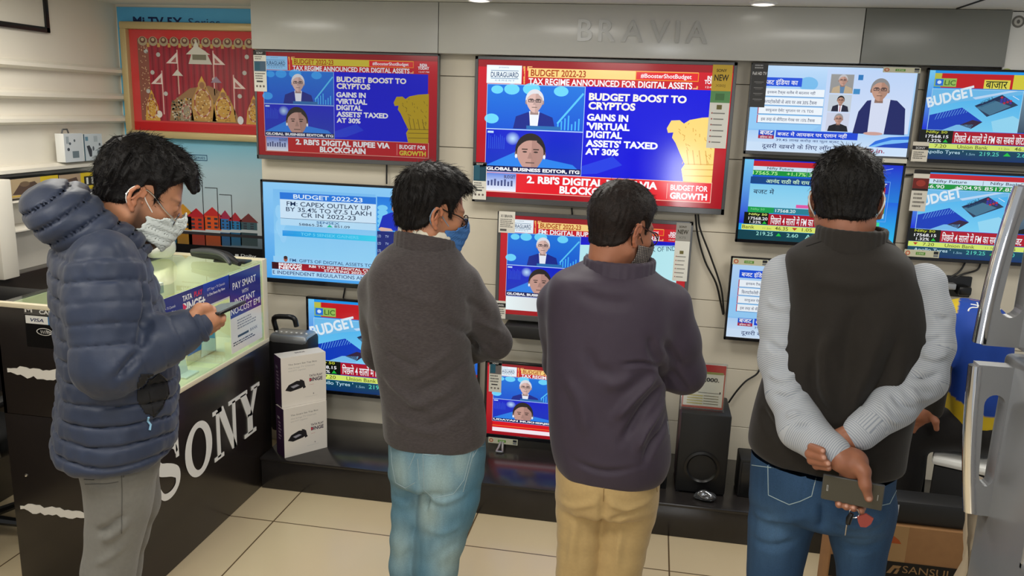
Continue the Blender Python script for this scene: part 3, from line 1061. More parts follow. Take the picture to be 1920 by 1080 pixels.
SY = 3.985
tv_dim = tv(-2.050, -1.072, 1.600, 2.150, SY, 'dim television with red news screen at upper left under the plain fascia', art_budget('full', .6), .62, .010, .022, M['bezel'])
tv_big = tv(-.893, .347, 1.438, 2.146, SY, 'largest and brightest television with red budget news under the BRAVIA letters', art_budget('full'), 1.06, .016, .028, M['bezel'], logo='SONY')
tv_pale = tv(-2.037, -1.07, .942, 1.493, SY, 'television with pale blue SENSEX market screen beside the counter end', art_market, .92, .012, .024)
tv_low = tv(-1.795, -.83, .335, .877, SY, 'low television showing blue BUDGET paper picture behind the two white boxes', art_hindi('lic'), .9, .012, .02)
tv_mid = tv(-.758, .208, .836, 1.396, SY, 'television with grey frame showing a rupee note behind the man in the plum jacket', art_budget('note'), .92, .018, .03, M['bezel'])
tv_stand = tv(-.783, .10, .215, .635, 3.90, 'television standing on the black platform on small silver feet', art_budget('bottom'), .92, .012, .02, M['bezelb'], feet=True)
tv_r1 = tv(.410, 1.140, 1.732, 2.146, SY, 'small television with pale news screen showing a man in a navy suit', art_ndtv, .95, .010, .016, M['bezel'])
tv_r1m = tv(.410, 1.134, 1.312, 1.718, SY, 'small television with blue studio screen behind the head of the man in the vest', art_studio, .9, .010, .016)
tv_r1l = tv(.400, 1.130, .822, 1.240, SY, 'small television half hidden behind the left sleeve of the man in the vest', art_ndtv, .88, .010, .016)
tv_r2 = tv(1.169, 1.90, 1.728, 2.143, SY, 'small television at the top right edge with a red band reading LIC', art_hindi('lic'), .88, .010, .016)
tv_r2m = tv(1.180, 1.91, 1.278, 1.694, SY, 'small television at right with green Nifty band above the blue socket wall', art_hindi('nifty'), .9, .010, .016)
tv_r2m['label'] = 'small television at right with a green Nifty figures band, partly behind the fridge handle'

# soundbar under the grey framed television
mb = MB()
mb.box((-.70, 3.93, .752), (.12, 4.049, .822), M['blackm'], .012)
S = Sheet((-.70, 3.9295, .822), (.82, 0, 0), (0, 0, -.07), (0, -1, 0), M['print'], mb)
S.text('SONY', .46, .4, .53, .6, (130, 130, 130), 1, .01)
tag(mb.build('soundbar'), 'black soundbar mounted on the wall below the grey framed television', 'soundbar')

# ---- price cards and stickers hung on the televisions
def card(q, Y, label, draw, thick=.0012, m=None, tilt=None):
    """q: photo pixels of the card corners TL, TR, BR, BL"""
    P = [at(x, y, Y) for x, y in q]
    x0 = (P[0][0]+P[3][0])/2; x1 = (P[1][0]+P[2][0])/2
    z1 = (P[0][2]+P[1][2])/2; z0 = (P[2][2]+P[3][2])/2
    mb = MB()
    mb.box((x0, Y, z0), (x1, Y+thick, z1), m or M['white'])
    S = Sheet((x0, Y-.0002, z1), (x1-x0, 0, 0), (0, 0, -(z1-z0)), (0, -1, 0), M['print'], mb)
    draw(S)
    return tag(mb.build('price_card'), label, 'price card', 'price cards on the televisions')
def d_std(seed, pic=(70, 96, 120), picv=(.25, .5)):
    def d(S):
        S.rect(0, 0, 1, 1, (226, 224, 214), 0)
        S.rect(0, .0, 1, .1, (40, 36, 36), 1)
        S.text('SONY', .25, .025, .75, .075, (220, 220, 220), 2, .01)
        S.scribble(.1, .13, .9, picv[0]-.02, 2, (120, 120, 116), 1, seed)
        S.rect(.04, picv[0], .96, picv[1], pic, 1)
        S.rect(.1, picv[0]+.03, .5, picv[1]-.03, (40, 90, 110), 2)
        S.scribble(.1, picv[1]+.04, .9, .72, 3, (110, 110, 106), 1, seed+1)
        S.rect(.2, .73, .7, .77, (60, 60, 60), 1)
        for k in range(3):
            S.ell(.22+.27*k, .87, .08, .03, (110, 100, 96), 1, 10)
    return d
card(((473, 94), (496, 97), (503, 172), (479, 171)), 3.977, 'narrow white price card clipped to the left edge of the dim television', d_std(1))
card(((889, 303), (913, 305), (911, 374), (884, 374)), 3.976, 'dark and white price card at the lower left corner of the largest television', d_std(2, (28, 70, 90), (.05, .5)))
def d_new(colA, colB, num):
    def d(S):
        S.rect(0, 0, 1, 1, (226, 226, 218), 0)
        S.rect(0, 0, 1, .31, colA, 1)
        S.text('SONY', .2, .05, .72, .085, (60, 50, 20), 2, .02)
        S.text('NEW', .12, .115, .84, .19, (50, 44, 30), 2, .02)
        S.text(num, .2, .23, .7, .27, tuple(int(c*.75) for c in colA), 2, .01)
        if colB:
            S.rect(.0, .31, 1, .45, colB, 1)
            S.rect(.25, .34, .7, .42, tuple(int(c*.8) for c in colB), 2)
        S.rect(.36, .475, .62, .53, (110, 104, 60), 2)
        for k in range(6):
            S.rect(.2+.04*(k % 2), .57+.07*k, .8-.05*(k % 3), .583+.07*k, (130, 130, 126), 2)
            S.ell(.15, .575+.07*k, .04, .01, (170, 90, 90), 2, 8)
    return d
card(((1335, 120), (1372, 123), (1363, 279), (1326, 277)), 3.976, 'yellow and white NEW card at the right edge of the largest television', d_new((206, 172, 62), (96, 150, 96), 'X80J'))
card(((1267, 417), (1297, 419), (1287, 528), (1262, 526)), 3.976, 'grey and white NEW card at the right edge of the grey framed television', d_new((150, 148, 142), None, 'X75'))
card(((935, 396), (966, 397), (965, 437), (935, 436)), 3.976, 'small white card at the top left corner of the grey framed television', lambda S: (S.rect(0, 0, 1, 1, (224, 220, 210), 0), S.text('X1 BRAVIA', .12, .15, .85, .28, (60, 60, 60), 1, .02), S.scribble(.1, .35, .9, .78, 5, (120, 118, 112), 1, 5), S.rect(.1, .82, .5, .92, (90, 90, 88), 1)))
card(((926, 563), (950, 565), (946, 598), (925, 596)), 3.976, 'small white card at the lower left corner of the grey framed television', lambda S: (S.rect(0, 0, 1, 1, (224, 220, 210), 0), S.rect(0, .12, 1, .36, (36, 34, 34), 1), S.text('BRAVIA', .15, .18, .85, .3, (220, 220, 220), 2, .02), S.scribble(.1, .45, .9, .9, 4, (110, 108, 104), 1, 6)))
card(((917, 678), (941, 679), (940, 735), (917, 735)), 3.892, 'white price card at the upper left edge of the television standing on the platform', d_std(7, (110, 104, 104), (.05, .4)))
def d_dark(S):
    S.rect(0, 0, 1, 1, (62, 62, 62), 0)
    S.text('Full HD TV', .05, .2, .95, .27, (220, 220, 220), 1, .02)
    S.scribble(.15, .04, .9, .15, 2, (170, 170, 170), 1, 3)
    for k in range(4):
        S.rect(.2, .42+.13*k, .8, .435+.13*k, (130, 130, 130), 1)
        S.rect(.3, .455+.13*k, .7, .465+.13*k, (110, 110, 110), 1)
card(((1413, 117), (1440, 119), (1434, 202), (1403, 200)), 3.976, 'dark grey Full HD TV card over the left edge of the pale news television', d_dark)
def d_energy(S):
    S.rect(0, 0, 1, 1, (206, 204, 178), 0)
    S.ell(.1, .5, .07, .34, (190, 90, 60), 1, 12); S.ell(.1, .5, .04, .2, (220, 200, 170), 2, 12)
    S.rect(.33, .3, .6, .72, (96, 150, 60), 1)
    S.text('5 STAR', .37, .4, .56, .62, (220, 235, 190), 2, .02)
    S.rect(.84, .1, .97, .5, (40, 44, 50), 1); S.rect(.84, .58, .97, .86, (120, 124, 128), 1)
card(((1657, 125), (1727, 128), (1725, 138), (1655, 135)), 3.976, 'pale strip sticker on the top right edge of the pale news television', d_energy)
card(((1374, 484), (1441, 487), (1440, 499), (1373, 496)), 3.976, 'pale strip sticker on the top edge of the television behind the striped sleeve', d_energy)
card(((1696, 467), (1762, 471), (1760, 484), (1695, 480)), 3.976, 'pale strip sticker on the bottom edge of the Nifty figures television', d_energy)
card(((916, 820), (971, 824), (970, 834), (915, 831)), 3.892, 'pale strip sticker on the bottom edge of the television standing on the platform', d_energy)
card(((1655, 296), (1701, 299), (1700, 307), (1654, 304)), 3.976, 'plain pale sticker on the top right edge of the blue studio television', lambda S: S.rect(0, 0, 1, 1, (206, 204, 190), 0))
card(((1712, 265), (1742, 267), (1738, 304), (1708, 302)), 3.976, 'small white card at the lower left corner of the television reading LIC at right', lambda S: (S.rect(0, 0, 1, 1, (214, 208, 194), 0), S.rect(0, .2, 1, .4, (36, 34, 34), 1), S.text('SONY', .2, .25, .8, .36, (210, 210, 210), 2, .02), S.scribble(.1, .5, .9, .9, 4, (90, 88, 84), 1, 9)))
card(((1713, 318), (1744, 319), (1735, 397), (1706, 395)), 3.976, 'white card with a red picture at the left edge of the Nifty figures television', lambda S: (S.rect(0, 0, 1, 1, (216, 212, 200), 0), S.rect(0, 0, 1, .09, (36, 34, 34), 1), S.rect(0, .2, 1, .45, (110, 40, 36), 1), S.ell(.5, .32, .3, .08, (160, 60, 50), 2, 12), S.rect(0, .45, 1, .5, (40, 34, 34), 2), S.scribble(.15, .56, .9, .95, 4, (120, 116, 110), 1, 4)))
# ------------------------------------------------------------------ corner: poster and framed shrine picture
PX0, PX1, PZ0, PZ1 = -2.985, -2.09, .95, 2.375
mb = MB(); mb.box((PX0, 4.236, PZ0), (PX1, 4.249, PZ1), M['white'])
S = Sheet((PX0, 4.2355, PZ1), (PX1-PX0, 0, 0), (0, 0, -(PZ1-PZ0)), (0, -1, 0), M['print'], mb, step=.00015)
def pz(px, py):
    p = at(px, py, 4.2355)
    return ((p[0]-PX0)/(PX1-PX0), (PZ1-p[2])/(PZ1-PZ0))
S.rect(0, 0, 1, .45, (92, 176, 226), 0, (92, 190, 224))
S.rect(0, .45, 1, .62, (92, 190, 224), 0, (178, 206, 218))
S.rect(0, .62, 1, .80, (178, 206, 218), 0, (192, 204, 210))
def ptext(t, a, b, col, bold=.0, l=4):
    (u0, v0), (u1, v1) = pz(*a), pz(*b)
    S.text(t, u0, v0, u1, v1, col, l, bold)
ptext('Mi TV 5X', (249, 31), (343, 50), (20, 40, 90), .03)
ptext('Series', (353, 34), (413, 50), (30, 60, 110), .0)
ptext('Redmi', (310, 270), (343, 283), (24, 60, 90), .01)
ptext('SMART TV', (262, 290), (347, 302), (24, 50, 80), .03)
u0, v0 = pz(352, 289); u1, v1 = pz(389, 302)
S.frame(u0, v0, u1, v1, .003, (40, 90, 130), 3)
ptext('X SERIES', (356, 293), (385, 299), (40, 90, 130), .01)
ptext('Cinematic Experience', (280, 305), (358, 311), (50, 100, 130))
u0, v0 = pz(318, 317); u1, v1 = pz(357, 329)
S.rect(u0, v0, u1, v1, (16, 20, 26), 3); S.text('4K 55', u0+.03, v0+.003, u1-.01, v1-.003, (200, 220, 230), 4, .02)
# outlines of three screens standing in the picture
for (xa, ya, xb, yb) in ((330, 335, 384, 431), (384, 351, 411, 428), (411, 364, 437, 428)):
    (ua, va), (ub, vb) = pz(xa, ya), pz(xb, yb)
    S.rect(ua, va, ub, va+.0028, (40, 44, 48), 6); S.rect(ub-.005, va, ub, vb, (40, 44, 48), 6)
# row of coloured houses and their reflection
hs = [(300, 330, 388, (70, 150, 190), (170, 60, 60)), (328, 358, 384, (224, 160, 50), (210, 150, 50)), (352, 384, 392, (206, 66, 44), (190, 40, 50)), (382, 414, 390, (226, 92, 40), (200, 50, 50)), (412, 432, 396, (50, 120, 190), (170, 50, 80)), (430, 452, 400, (44, 130, 190), (180, 50, 60)), (450, 482, 402, (70, 100, 110), (120, 60, 60))]
for xa, xb, yt, c, rf in hs:
    ua, vt = pz(xa, yt+14); ub, _ = pz(xb, yt+14); um, vm = pz((xa+xb)/2, yt)
    _, vb = pz(xa, 430)
    S.rect(ua, vt, ub, vb, c, 2)
    S.poly([(ua-.01, vt), (um, vm-.004), (ub+.01, vt)][::-1], rf, 3)
    S.rect(ua, vb+.012, ub, vb+.065, tuple(int(q*.75) for q in c), 2, tuple(int(q*.5+30) for q in c))
    for a in (.2, .6):
        for b in (.12, .45, .72):
            S.rect(ua+(ub-ua)*a, vt+(vb-vt)*b, ua+(ub-ua)*(a+.2), vt+(vb-vt)*(b+.16), (60, 60, 70), 4)
_, vb = pz(300, 430)
S.rect(0, .80, 1, vb, (192, 204, 210), 0, (196, 204, 208))
S.rect(0, vb, 1, 1, (120, 136, 148), 1, (60, 70, 80))
S.rect(0, vb, 1, vb+.012, (54, 50, 54), 4)
_, va = pz(430, 463); _, vb2 = pz(430, 488)
S.rect(0, va, 1, 1, (14, 15, 18), 5)
u0, v0 = pz(449, 476); u1, v1 = pz(482, 485)
S.rect(u0-.03, v0+.002, u0-.006, v1, (220, 224, 226), 6)
S.text('Dolby', u0+.01, v0, u1-.005, v1, (220, 224, 226), 6, .01)
u0, v0 = pz(300, 466); u1, v1 = pz(330, 475)
S.text('Dolby', u0, v0, u1, v1, (200, 204, 206), 6, .01)
S.build('wall_poster')
o = bpy.data.objects['wall_poster']
tag(o, 'tall blue poster with coloured waterside houses and Redmi lettering in the corner', 'poster')

# framed picture (red mount, gilded figures under red drapes)
FX0, FX1, FZ0, FZ1 = -2.945, -2.065, 1.672, 2.296
t = empty('framed_picture', ((FX0+FX1)/2, 4.22, FZ0), 'gold framed picture of gilded figures under red drapes hung over the blue poster', 'framed picture')
mb = MB()
fw, fy0, fy1 = .04, 4.185, 4.234
for lo, hi in (((FX0, fy0, FZ1-fw), (FX1, fy1, FZ1)), ((FX0, fy0, FZ0), (FX1, fy1, FZ0+fw)), ((FX0, fy0, FZ0+fw*.9), (FX0+fw, fy1, FZ1-fw*.9)), ((FX1-fw, fy0, FZ0+fw*.9), (FX1, fy1, FZ1-fw*.9))):
    mb.box(lo, hi, M['goldframe'], .008)
mb.build('frame', t)
mb = MB(); mb.box((FX0+.02, 4.215, FZ0+.02), (FX1-.02, 4.233, FZ1-.02), M['white'])
S = Sheet((FX0+.03, 4.2145, FZ1-.03), (FX1-FX0-.06, 0, 0), (0, 0, -(FZ1-FZ0-.06)), (0, -1, 0), M['gloss'], mb, step=.0002)
S.rect(0, 0, 1, 1, (206, 62, 62), 0)
S.rect(0, .9, 1, 1, (188, 22, 28), 1)
S.rect(.07, .1, 1, .885, (150, 40, 56), 1)
for k in range(42):
    u = .085+.0215*k
    S.rect(u, .14, u+.010, .88, (170, 34, 54) if k % 2 else (128, 26, 44), 2)
S.rect(.07, .1, .15, .885, (140, 84, 70), 3)
r = random.Random(3)
for k in range(70):
    S.ell(r.uniform(.08, .145), r.uniform(.16, .87), .004, .005, (220, 180, 140), 4, 6)
for k in range(12):
    u = .11+.077*k
    S.ell(u, .125, .034, .045, (176, 160, 130), 4, 14); S.ell(u, .115, .022, .03, (110, 70, 60), 5, 12); S.ell(u, .11, .012, .016, (196, 176, 140), 6, 10)
    S.rect(u+.03, .14, u+.05, .18, (200, 160, 90), 4)
for (u, v) in ((.13, .22), (.17, .42), (.13, .6), (.26, .62), (.8, .62), (.86, .25), (.84, .4), (.62, .47), (.22, .25)):
    S.ell(u, v, .016, .022, (190, 190, 186), 4, 8)
# parasols
S.poly([(.44, .33), (.47, .21), (.52, .17), (.57, .21), (.61, .33)], (206, 202, 190), 6)
S.poly([(.425, .24), (.48, .17), (.5, .1), (.52, .17), (.6, .24)], (216, 212, 200), 7)
S.rect(.47, .24, .57, .29, (120, 116, 96), 8)
for (u, v, c) in ((.355, .445, (214, 206, 196)), (.635, .50, (150, 130, 150))):
    S.poly([(u-.04, v), (u-.02, v-.03), (u, v-.06), (u+.02, v-.03), (u+.04, v)], c, 6)
    S.rect(u-.002, v, u+.002, v+.1, (150, 120, 90), 5)
# flags
for (u, v, d) in ((.36, .2, -1), (.24, .4, -1), (.62, .2, 1), (.76, .42, 1)):
    S.rect(u-.004, v, u+.004, v+.42, (222, 178, 170), 5)
    P = [(u, v+.02), (u+d*.085, v+.13), (u, v+.13)]
    S.poly(P if d < 0 else P[::-1], (230, 212, 206), 6)
    P = [(u+d*.01, v+.065), (u+d*.05, v+.118), (u+d*.01, v+.118)]
    S.poly(P if d < 0 else P[::-1], (170, 90, 90), 7)
# gilded seated figures, generic
def figure(u, v0, v1, w, c1, c2):
    S.poly([(u-w, v1), (u-w*.8, v0+(v1-v0)*.5), (u-w*.35, v0+(v1-v0)*.2), (u+w*.35, v0+(v1-v0)*.2), (u+w*.8, v0+(v1-v0)*.5), (u+w, v1)][::-1], c1, 8)
    S.ell(u, v0+(v1-v0)*.16, w*.32, (v1-v0)*.11, c2, 9, 14)
    S.poly([(u-w*.2, v0+(v1-v0)*.08), (u+w*.2, v0+(v1-v0)*.08), (u, v0-(v1-v0)*.05)], (216, 170, 70), 10)
    rr = random.Random(int(u*100))
    for k in range(26):
        a, b = rr.uniform(-.6, .6), rr.uniform(.3, .98)
        S.ell(u+w*a, v0+(v1-v0)*b, w*.09, (v1-v0)*.018, rr.choice([c2, (226, 190, 120), (150, 96, 50)]), 10, 6)
    for k in range(60):
        a, b = rr.uniform(-.8, .8), rr.uniform(.22, .98)
        if abs(a) < .25+b*.6:
            S.ell(u+w*a, v0+(v1-v0)*b, w*.06, (v1-v0)*.012, rr.choice([(120, 76, 40), (236, 206, 140), (160, 110, 60), (206, 196, 170)]), 10.5, 6)
    G = [(u+w*.62*math.sin(q/14*2*PI), v0+(v1-v0)*(.58-.32*math.cos(q/14*2*PI))) for q in range(15)]
    for q in range(14):
        S.line(G[q], G[q+1], .012, (214, 180, 160) if q % 2 else (150, 60, 60), 11)
    S.ell(u, v0+(v1-v0)*.17, w*.2, (v1-v0)*.075, (150, 104, 70), 11, 12)
S.poly([(.28, .88), (.3, .7), (.44, .56), (.58, .53), (.72, .62), (.8, .88)][::-1], (150, 112, 74), 5)
for k in range(60):
    S.ell(r.uniform(.3, .78), r.uniform(.68, .87), .009, .008, r.choice([(190, 160, 110), (206, 190, 150), (110, 70, 40), (90, 100, 70)]), 7, 6)
for k in range(150):
    S.ell(r.uniform(.30, .50), r.uniform(.66, .875), .007, .009, r.choice([(206, 200, 184), (150, 140, 110), (180, 170, 140), (96, 90, 70)]), 7, 6)
figure(.53, .46, .87, .095, (184, 140, 74), (196, 150, 90))
figure(.68, .56, .87, .085, (196, 150, 64), (190, 140, 70))
figure(.41, .66, .87, .05, (150, 140, 120), (170, 150, 120))
figure(.155, .60, .885, .055, (206, 156, 66), (196, 140, 56))
figure(.90, .62, .885, .06, (206, 156, 66), (196, 140, 56))
S.ell(.205, .82, .022, .035, (226, 220, 210), 10, 14); S.ell(.80, .85, .022, .04, (220, 220, 224), 10, 14)
S.build('picture', t)

# small certificate frame high on the left wall (only its corner shows)
t = empty('wall_frame', (-2.995, 3.55, 2.2), 'black framed sheet hanging at the top left corner of the left wall', 'framed picture')
mb = MB()
for lo, hi in (((-2.999, 2.9, 2.186), (-2.975, 3.70, 2.212)), ((-2.999, 2.9, 2.36), (-2.975, 3.70, 2.386)), ((-2.999, 3.674, 2.186), (-2.975, 3.70, 2.386)), ((-2.999, 2.9, 2.186), (-2.975, 2.926, 2.386))):
    mb.box(lo, hi, M['black'], .003)
mb.build('frame', t)
mb = MB(); mb.box((-2.998, 2.92, 2.20), (-2.985, 3.68, 2.37), M['white'])
S = Sheet((-2.9848, 2.92, 2.37), (0, .76, 0), (0, 0, -.17), (1, 0, 0), M['print'], mb)
S.rect(0, 0, 1, 1, (214, 208, 194), 0); S.ell(.86, .02, .10, .22, (90, 88, 84), 1); S.ell(.84, .0, .08, .16, (160, 156, 148), 2)
S.build('sheet', t)

# goods on the left ledges
def goods(name, Y0, Y1, z0, z1, dep, label, cat, side, draw, x=-2.985, group=None):
    mb = MB(); mb.box((x, Y0, z0), (x+dep, Y1, z1), side, .002)
    S = Sheet((x+dep+.0004, Y0, z1), (0, Y1-Y0, 0), (0, 0, -(z1-z0)), (1, 0, 0), M['print'], mb)
    draw(S)
    return tag(mb.build(name), label, cat, group)
def d_ear(S):
    S.rect(0, 0, 1, 1, (206, 212, 216), 0)
    S.rect(.1, .1, .25, .35, (160, 172, 178), 1); S.ell(.3, .35, .06, .05, (90, 100, 108), 1, 10); S.ell(.55, .25, .05, .05, (90, 100, 108), 1, 10)
    S.rect(.4, .62, .75, .86, (110, 124, 132), 1); S.ell(.2, .55, .07, .06, (70, 76, 84), 2, 10)
def d_ear2(S):
    S.rect(0, 0, 1, 1, (198, 208, 214), 0)
    S.rect(0, 0, .06, 1, (60, 90, 106), 1)
    S.poly([(.15, .45), (.3, .42), (.42, .6), (.4, .85), (.28, .85)][::-1], (60, 62, 70), 1)
    S.rect(.1, .1, .25, .25, (100, 140, 160), 1); S.rect(.55, .08, .75, .3, (170, 182, 188), 1)
    S.ell(.85, .4, .05, .05, (80, 88, 96), 1, 10); S.rect(.7, .62, .98, .84, (110, 124, 132), 1); S.ell(.5, .55, .05, .09, (90, 96, 104), 1, 10)
goods('earphone_box', 3.64, 3.775, 1.560, 1.702, .05, 'pale earphone box on the wall ledge, left one of the pair', 'box', M['white'], d_ear, -2.955, 'pale earphone boxes on the ledge')
goods('earphone_box', 3.78, 3.925, 1.560, 1.697, .05, 'pale earphone box on the wall ledge beside the poster, with a dark spine', 'box', M['white'], d_ear2, -2.955, 'pale earphone boxes on the ledge')
t_ = MB(); t_.tube([(-2.93, 3.66, 1.703), (-2.93, 3.668, 1.722), (-2.93, 3.70, 1.722), (-2.93, 3.708, 1.703)], .004, M['grey'], 6)
tag(t_.build('box_handle'), 'small grey carry handle sitting on the left pale earphone box', 'handle')
def d_yel(k):
    def d(S):
        if k == 0:
            S.rect(0, 0, .62, 1, (176, 154, 120), 0); S.rect(.62, 0, 1, 1, (206, 178, 40), 0)
            S.poly([(.05, .8), (.2, .3), (.5, .2), (.6, .5), (.5, .9)][::-1], (84, 66, 56), 1); S.ell(.3, .3, .1, .14, (110, 90, 70), 2)
            S.rect(.78, .4, 1, .7, (40, 36, 26), 1)
            S.line((.02, .9), (.6, .85), .05, (214, 176, 60), 2)
        else:
            S.rect(0, 0, .5, 1, (170, 146, 120), 0); S.rect(.5, 0, 1, 1, (214, 186, 36), 0)
            S.poly([(.02, .7), (.15, .3), (.4, .2), (.46, .6), (.3, .9)][::-1], (90, 70, 60), 1)
            S.rect(.58, .22, .86, .78, (36, 32, 24), 1); S.rect(.63, .3, .68, .7, (220, 220, 210), 2); S.rect(.76, .3, .81, .7, (220, 220, 210), 2)
    return d
goods('trimmer_box', 3.25, 3.565, 1.416, 1.505, .09, 'long black and yellow box on the lower ledge, nearer the left picture edge', 'box', M['black'], d_yel(0), -2.985, 'yellow and black boxes on the lower ledge')
goods('trimmer_box', 3.57, 3.88, 1.416, 1.502, .09, 'long yellow box with a black window on the lower ledge, beside the puffer hood', 'box', M['black'], d_yel(1), -2.985, 'yellow and black boxes on the lower ledge')

# ------------------------------------------------------------------ counter with glass display top
CX0, CX1, CY0, CY1 = -2.335, -1.832, 2.49, 3.62
t = empty('display_counter', ((CX0+CX1)/2, (CY0+CY1)/2, 0), 'black display counter with glass top and large white SONY letters on its side', 'counter')
mb = MB()
mb.box((CX0, CY0, .0), (CX1, CY1, .725), M['counter'], .002)
mb.box((CX0, CY0, .72), (CX1, CY0+.02, 1.135), M['counter'], .001)
mb.box((CX0, CY0, .72), (CX0+.015, CY1, 1.135), M['counter'], .001)
mb.build('body', t)
mb = MB()
mb.box((CX0, CY0-.004, 1.135), (CX1+.002, CY0+.02, 1.152), M['cream_trim'], .002)
mb.box((CX1-.018, CY0, .725), (CX1+.003, CY1, .745), M['cream_trim'], .002)
mb.box((CX1-.03, CY1-.045, .74), (CX1+.001, CY1, 1.145), M['cream_trim'], .002)
mb.box((CX0, CY1-.02, .74), (CX1, CY1, 1.147), M['cream_trim'], .002)
mb.box((CX1-.012, CY0, .0), (CX1+.002, CY0+.012, .725), M['cream_trim'], .002)
mb.build('trim', t)
mb = MB(); mb.box((CX0+.015, CY0+.02, .726), (CX1-.02, CY1-.02, .735), M['cream_in'])
mb.box((CX0+.015, CY1-.03, .735), (CX1-.03, CY1-.02, 1.13), M['cream_in'])
mb.box((CX0+.016, CY0+.021, .735), (CX0+.02, CY1-.03, 1.134), M['cream_in'])
mb.box((CX0+.02, CY0+.021, .735), (CX1-.012, CY0+.025, 1.134), M['cream_in'])
mb.build('shelf', t)
mb = MB(); mb.box((CX0+.004, CY0+.004, 1.137), (CX1, CY1-.05, 1.143), M['glass']); mb.build('glass_top', t)
mb = MB(); mb.box((CX1-.008, CY0+.015, .746), (CX1-.003, CY1-.046, 1.136), M['glass']); mb.build('glass_front', t)
# white SONY letters on the right side
def sidemap(a, b):
    return (CX1+.001, CY0+a, b)
L = MB()
def slab(poly, Y0, Z0, sy, sz):
    L.prism([(Y0+p[0]*sy, Z0+p[1]*sz) for p in poly], (CX1+.0003, 0, 0), (0, 1, 0), (0, 0, 1), (1, 0, 0), .0025, M['white'])
def band(outer, inner, Y0, Z0, sy, sz):
    n = len(outer)
    vs, fs = [], []
    for q in (outer, inner):
        for p in q:
            vs.append((CX1+.0028, Y0+p[0]*sy, Z0+p[1]*sz))
    for i in range(n):
        j = (i+1) % n
        fs.append([i, j, n+j, n+i])
    L.add(vs, fs, M['white'])
def pS(px, py):
    d = _rt*((px-960)/FPX) - _up*((py-540)/FPX) + _f
    q = d*((CX1)/d[0])
    return q[1], q[2]+CAM_H
yS0, _ = pS(292, 960); yS1, _ = pS(340, 900)
zb = .30; zt = .56
yO0, yO1 = pS(346, 860)[0], pS(397, 830)[0]
yN0, yN1 = pS(401, 840)[0], pS(447, 790)[0]
yY0, yY1 = pS(446, 770)[0], pS(488, 790)[0]
HZ = .235
zB = .318
N = 40
# O
outer = [(.5+.5*math.cos(2*PI*i/N), .5+.52*math.sin(2*PI*i/N)) for i in range(N)]
inner = [(.5+.27*math.cos(2*PI*i/N), .5+.40*math.sin(2*PI*i/N)) for i in range(N)]
band(outer, inner, yO0, zB, yO1-yO0, HZ)
# S as a swept stroke with slab ends
ctr = catmull([(.86, .74), (.80, .86), (.62, .945), (.42, .945), (.22, .87), (.145, .74), (.24, .62), (.46, .54), (.68, .46), (.85, .35), (.84, .19), (.70, .085), (.48, .055), (.28, .11), (.14, .27)], 5)
ctr = np.array([c[:2] for c in ctr])
wd = np.interp(np.linspace(0, 1, len(ctr)), [0, .1, .25, .36, .5, .62, .75, .88, 1], [.055, .06, .06, .115, .125, .115, .065, .065, .06])
vs, fs = [], []
for i in range(len(ctr)):
    tg = ctr[min(i+1, len(ctr)-1)]-ctr[max(i-1, 0)]
    tg = tg/np.linalg.norm(tg)
    nn = np.array([-tg[1], tg[0]])
    for sg in (-1, 1):
        q = ctr[i]+nn*sg*wd[i]*np.array([1, .95])
        vs.append((CX1+.0028, yS0+q[0]*(yS1-yS0), zB+q[1]*HZ))
for i in range(len(ctr)-1):
    fs.append([2*i, 2*i+1, 2*i+3, 2*i+2])
L.add(vs, fs, M['white'])
slab([(.84, .64), (.95, .64), (.95, 1.02), (.84, 1.02)], yS0, zB, yS1-yS0, HZ)
slab([(.02, -.02), (.13, -.02), (.13, .38), (.02, .38)], yS0, zB, yS1-yS0, HZ)
# N
sy = yN1-yN0
for P in ([(0, 0), (.36, 0), (.36, .08), (0, .08)], [(.12, .04), (.24, .04), (.24, .96), (.12, .96)], [(0, .92), (.34, .92), (.34, 1), (0, 1)],
          [(.17, 1), (.40, 1), (.88, .0), (.70, .0)], [(.76, .0), (.88, .0), (.88, .96), (.76, .96)], [(.62, .92), (1, .92), (1, 1), (.62, 1)]):
    slab(P, yN0, zB, sy, HZ)
sy = yY1-yY0
for P in ([(0, .92), (.42, .92), (.42, 1), (0, 1)], [(.62, .92), (1, .92), (1, 1), (.62, 1)], [(.1, .95), (.35, .95), (.62, .44), (.40, .40)],
          [(.90, .95), (.74, .95), (.50, .40), (.62, .40)], [(.40, .05), (.62, .05), (.62, .46), (.40, .46)], [(.24, 0), (.78, 0), (.78, .08), (.24, .08)]):
    slab(P, yY0, zB, sy, HZ)
L.build('sony_lettering', t)['label'] = 'white SONY letters'
# torn strips where laminate has peeled off the near end
def tear(zc, hh, x0, x1, seed):
    r = random.Random(seed)
    n = 26
    up = [(x0+(x1-x0)*i/n, zc+hh*(.5+r.uniform(-.18, .2))*(1 if 1 < i else .4)) for i in range(n+1)]
    dn = [(x0+(x1-x0)*i/n, zc-hh*(.5+r.uniform(-.25, .2))*(1 if 1 < i else .4)) for i in range(n+1)]
    T = MB()
    T.prism(up[::-1]+dn, (0, CY0-.0005, 0), (1, 0, 0), (0, 0, 1), (0, -1, 0), .0015, M['torn'])
    T.build('peeled_strip', t)
za = at(40, 697, CY0)[2]; xa = at(14, 690, CY0)[0]
tear(za, .034, xa, -1.95, 2)
zc = at(60, 950, CY0)[2]; xc = at(38, 945, CY0)[0]
tear(zc-.008, .03, xc, -1.86, 5)
T = MB(); p = at(49, 891, CY0); T.lathe([(.006, 0), (.005, -.003), (0, -.004)], (p[0], CY0, p[2]), M['chrome'], 12, axis=1, cap=False)
T.build('screw', t)
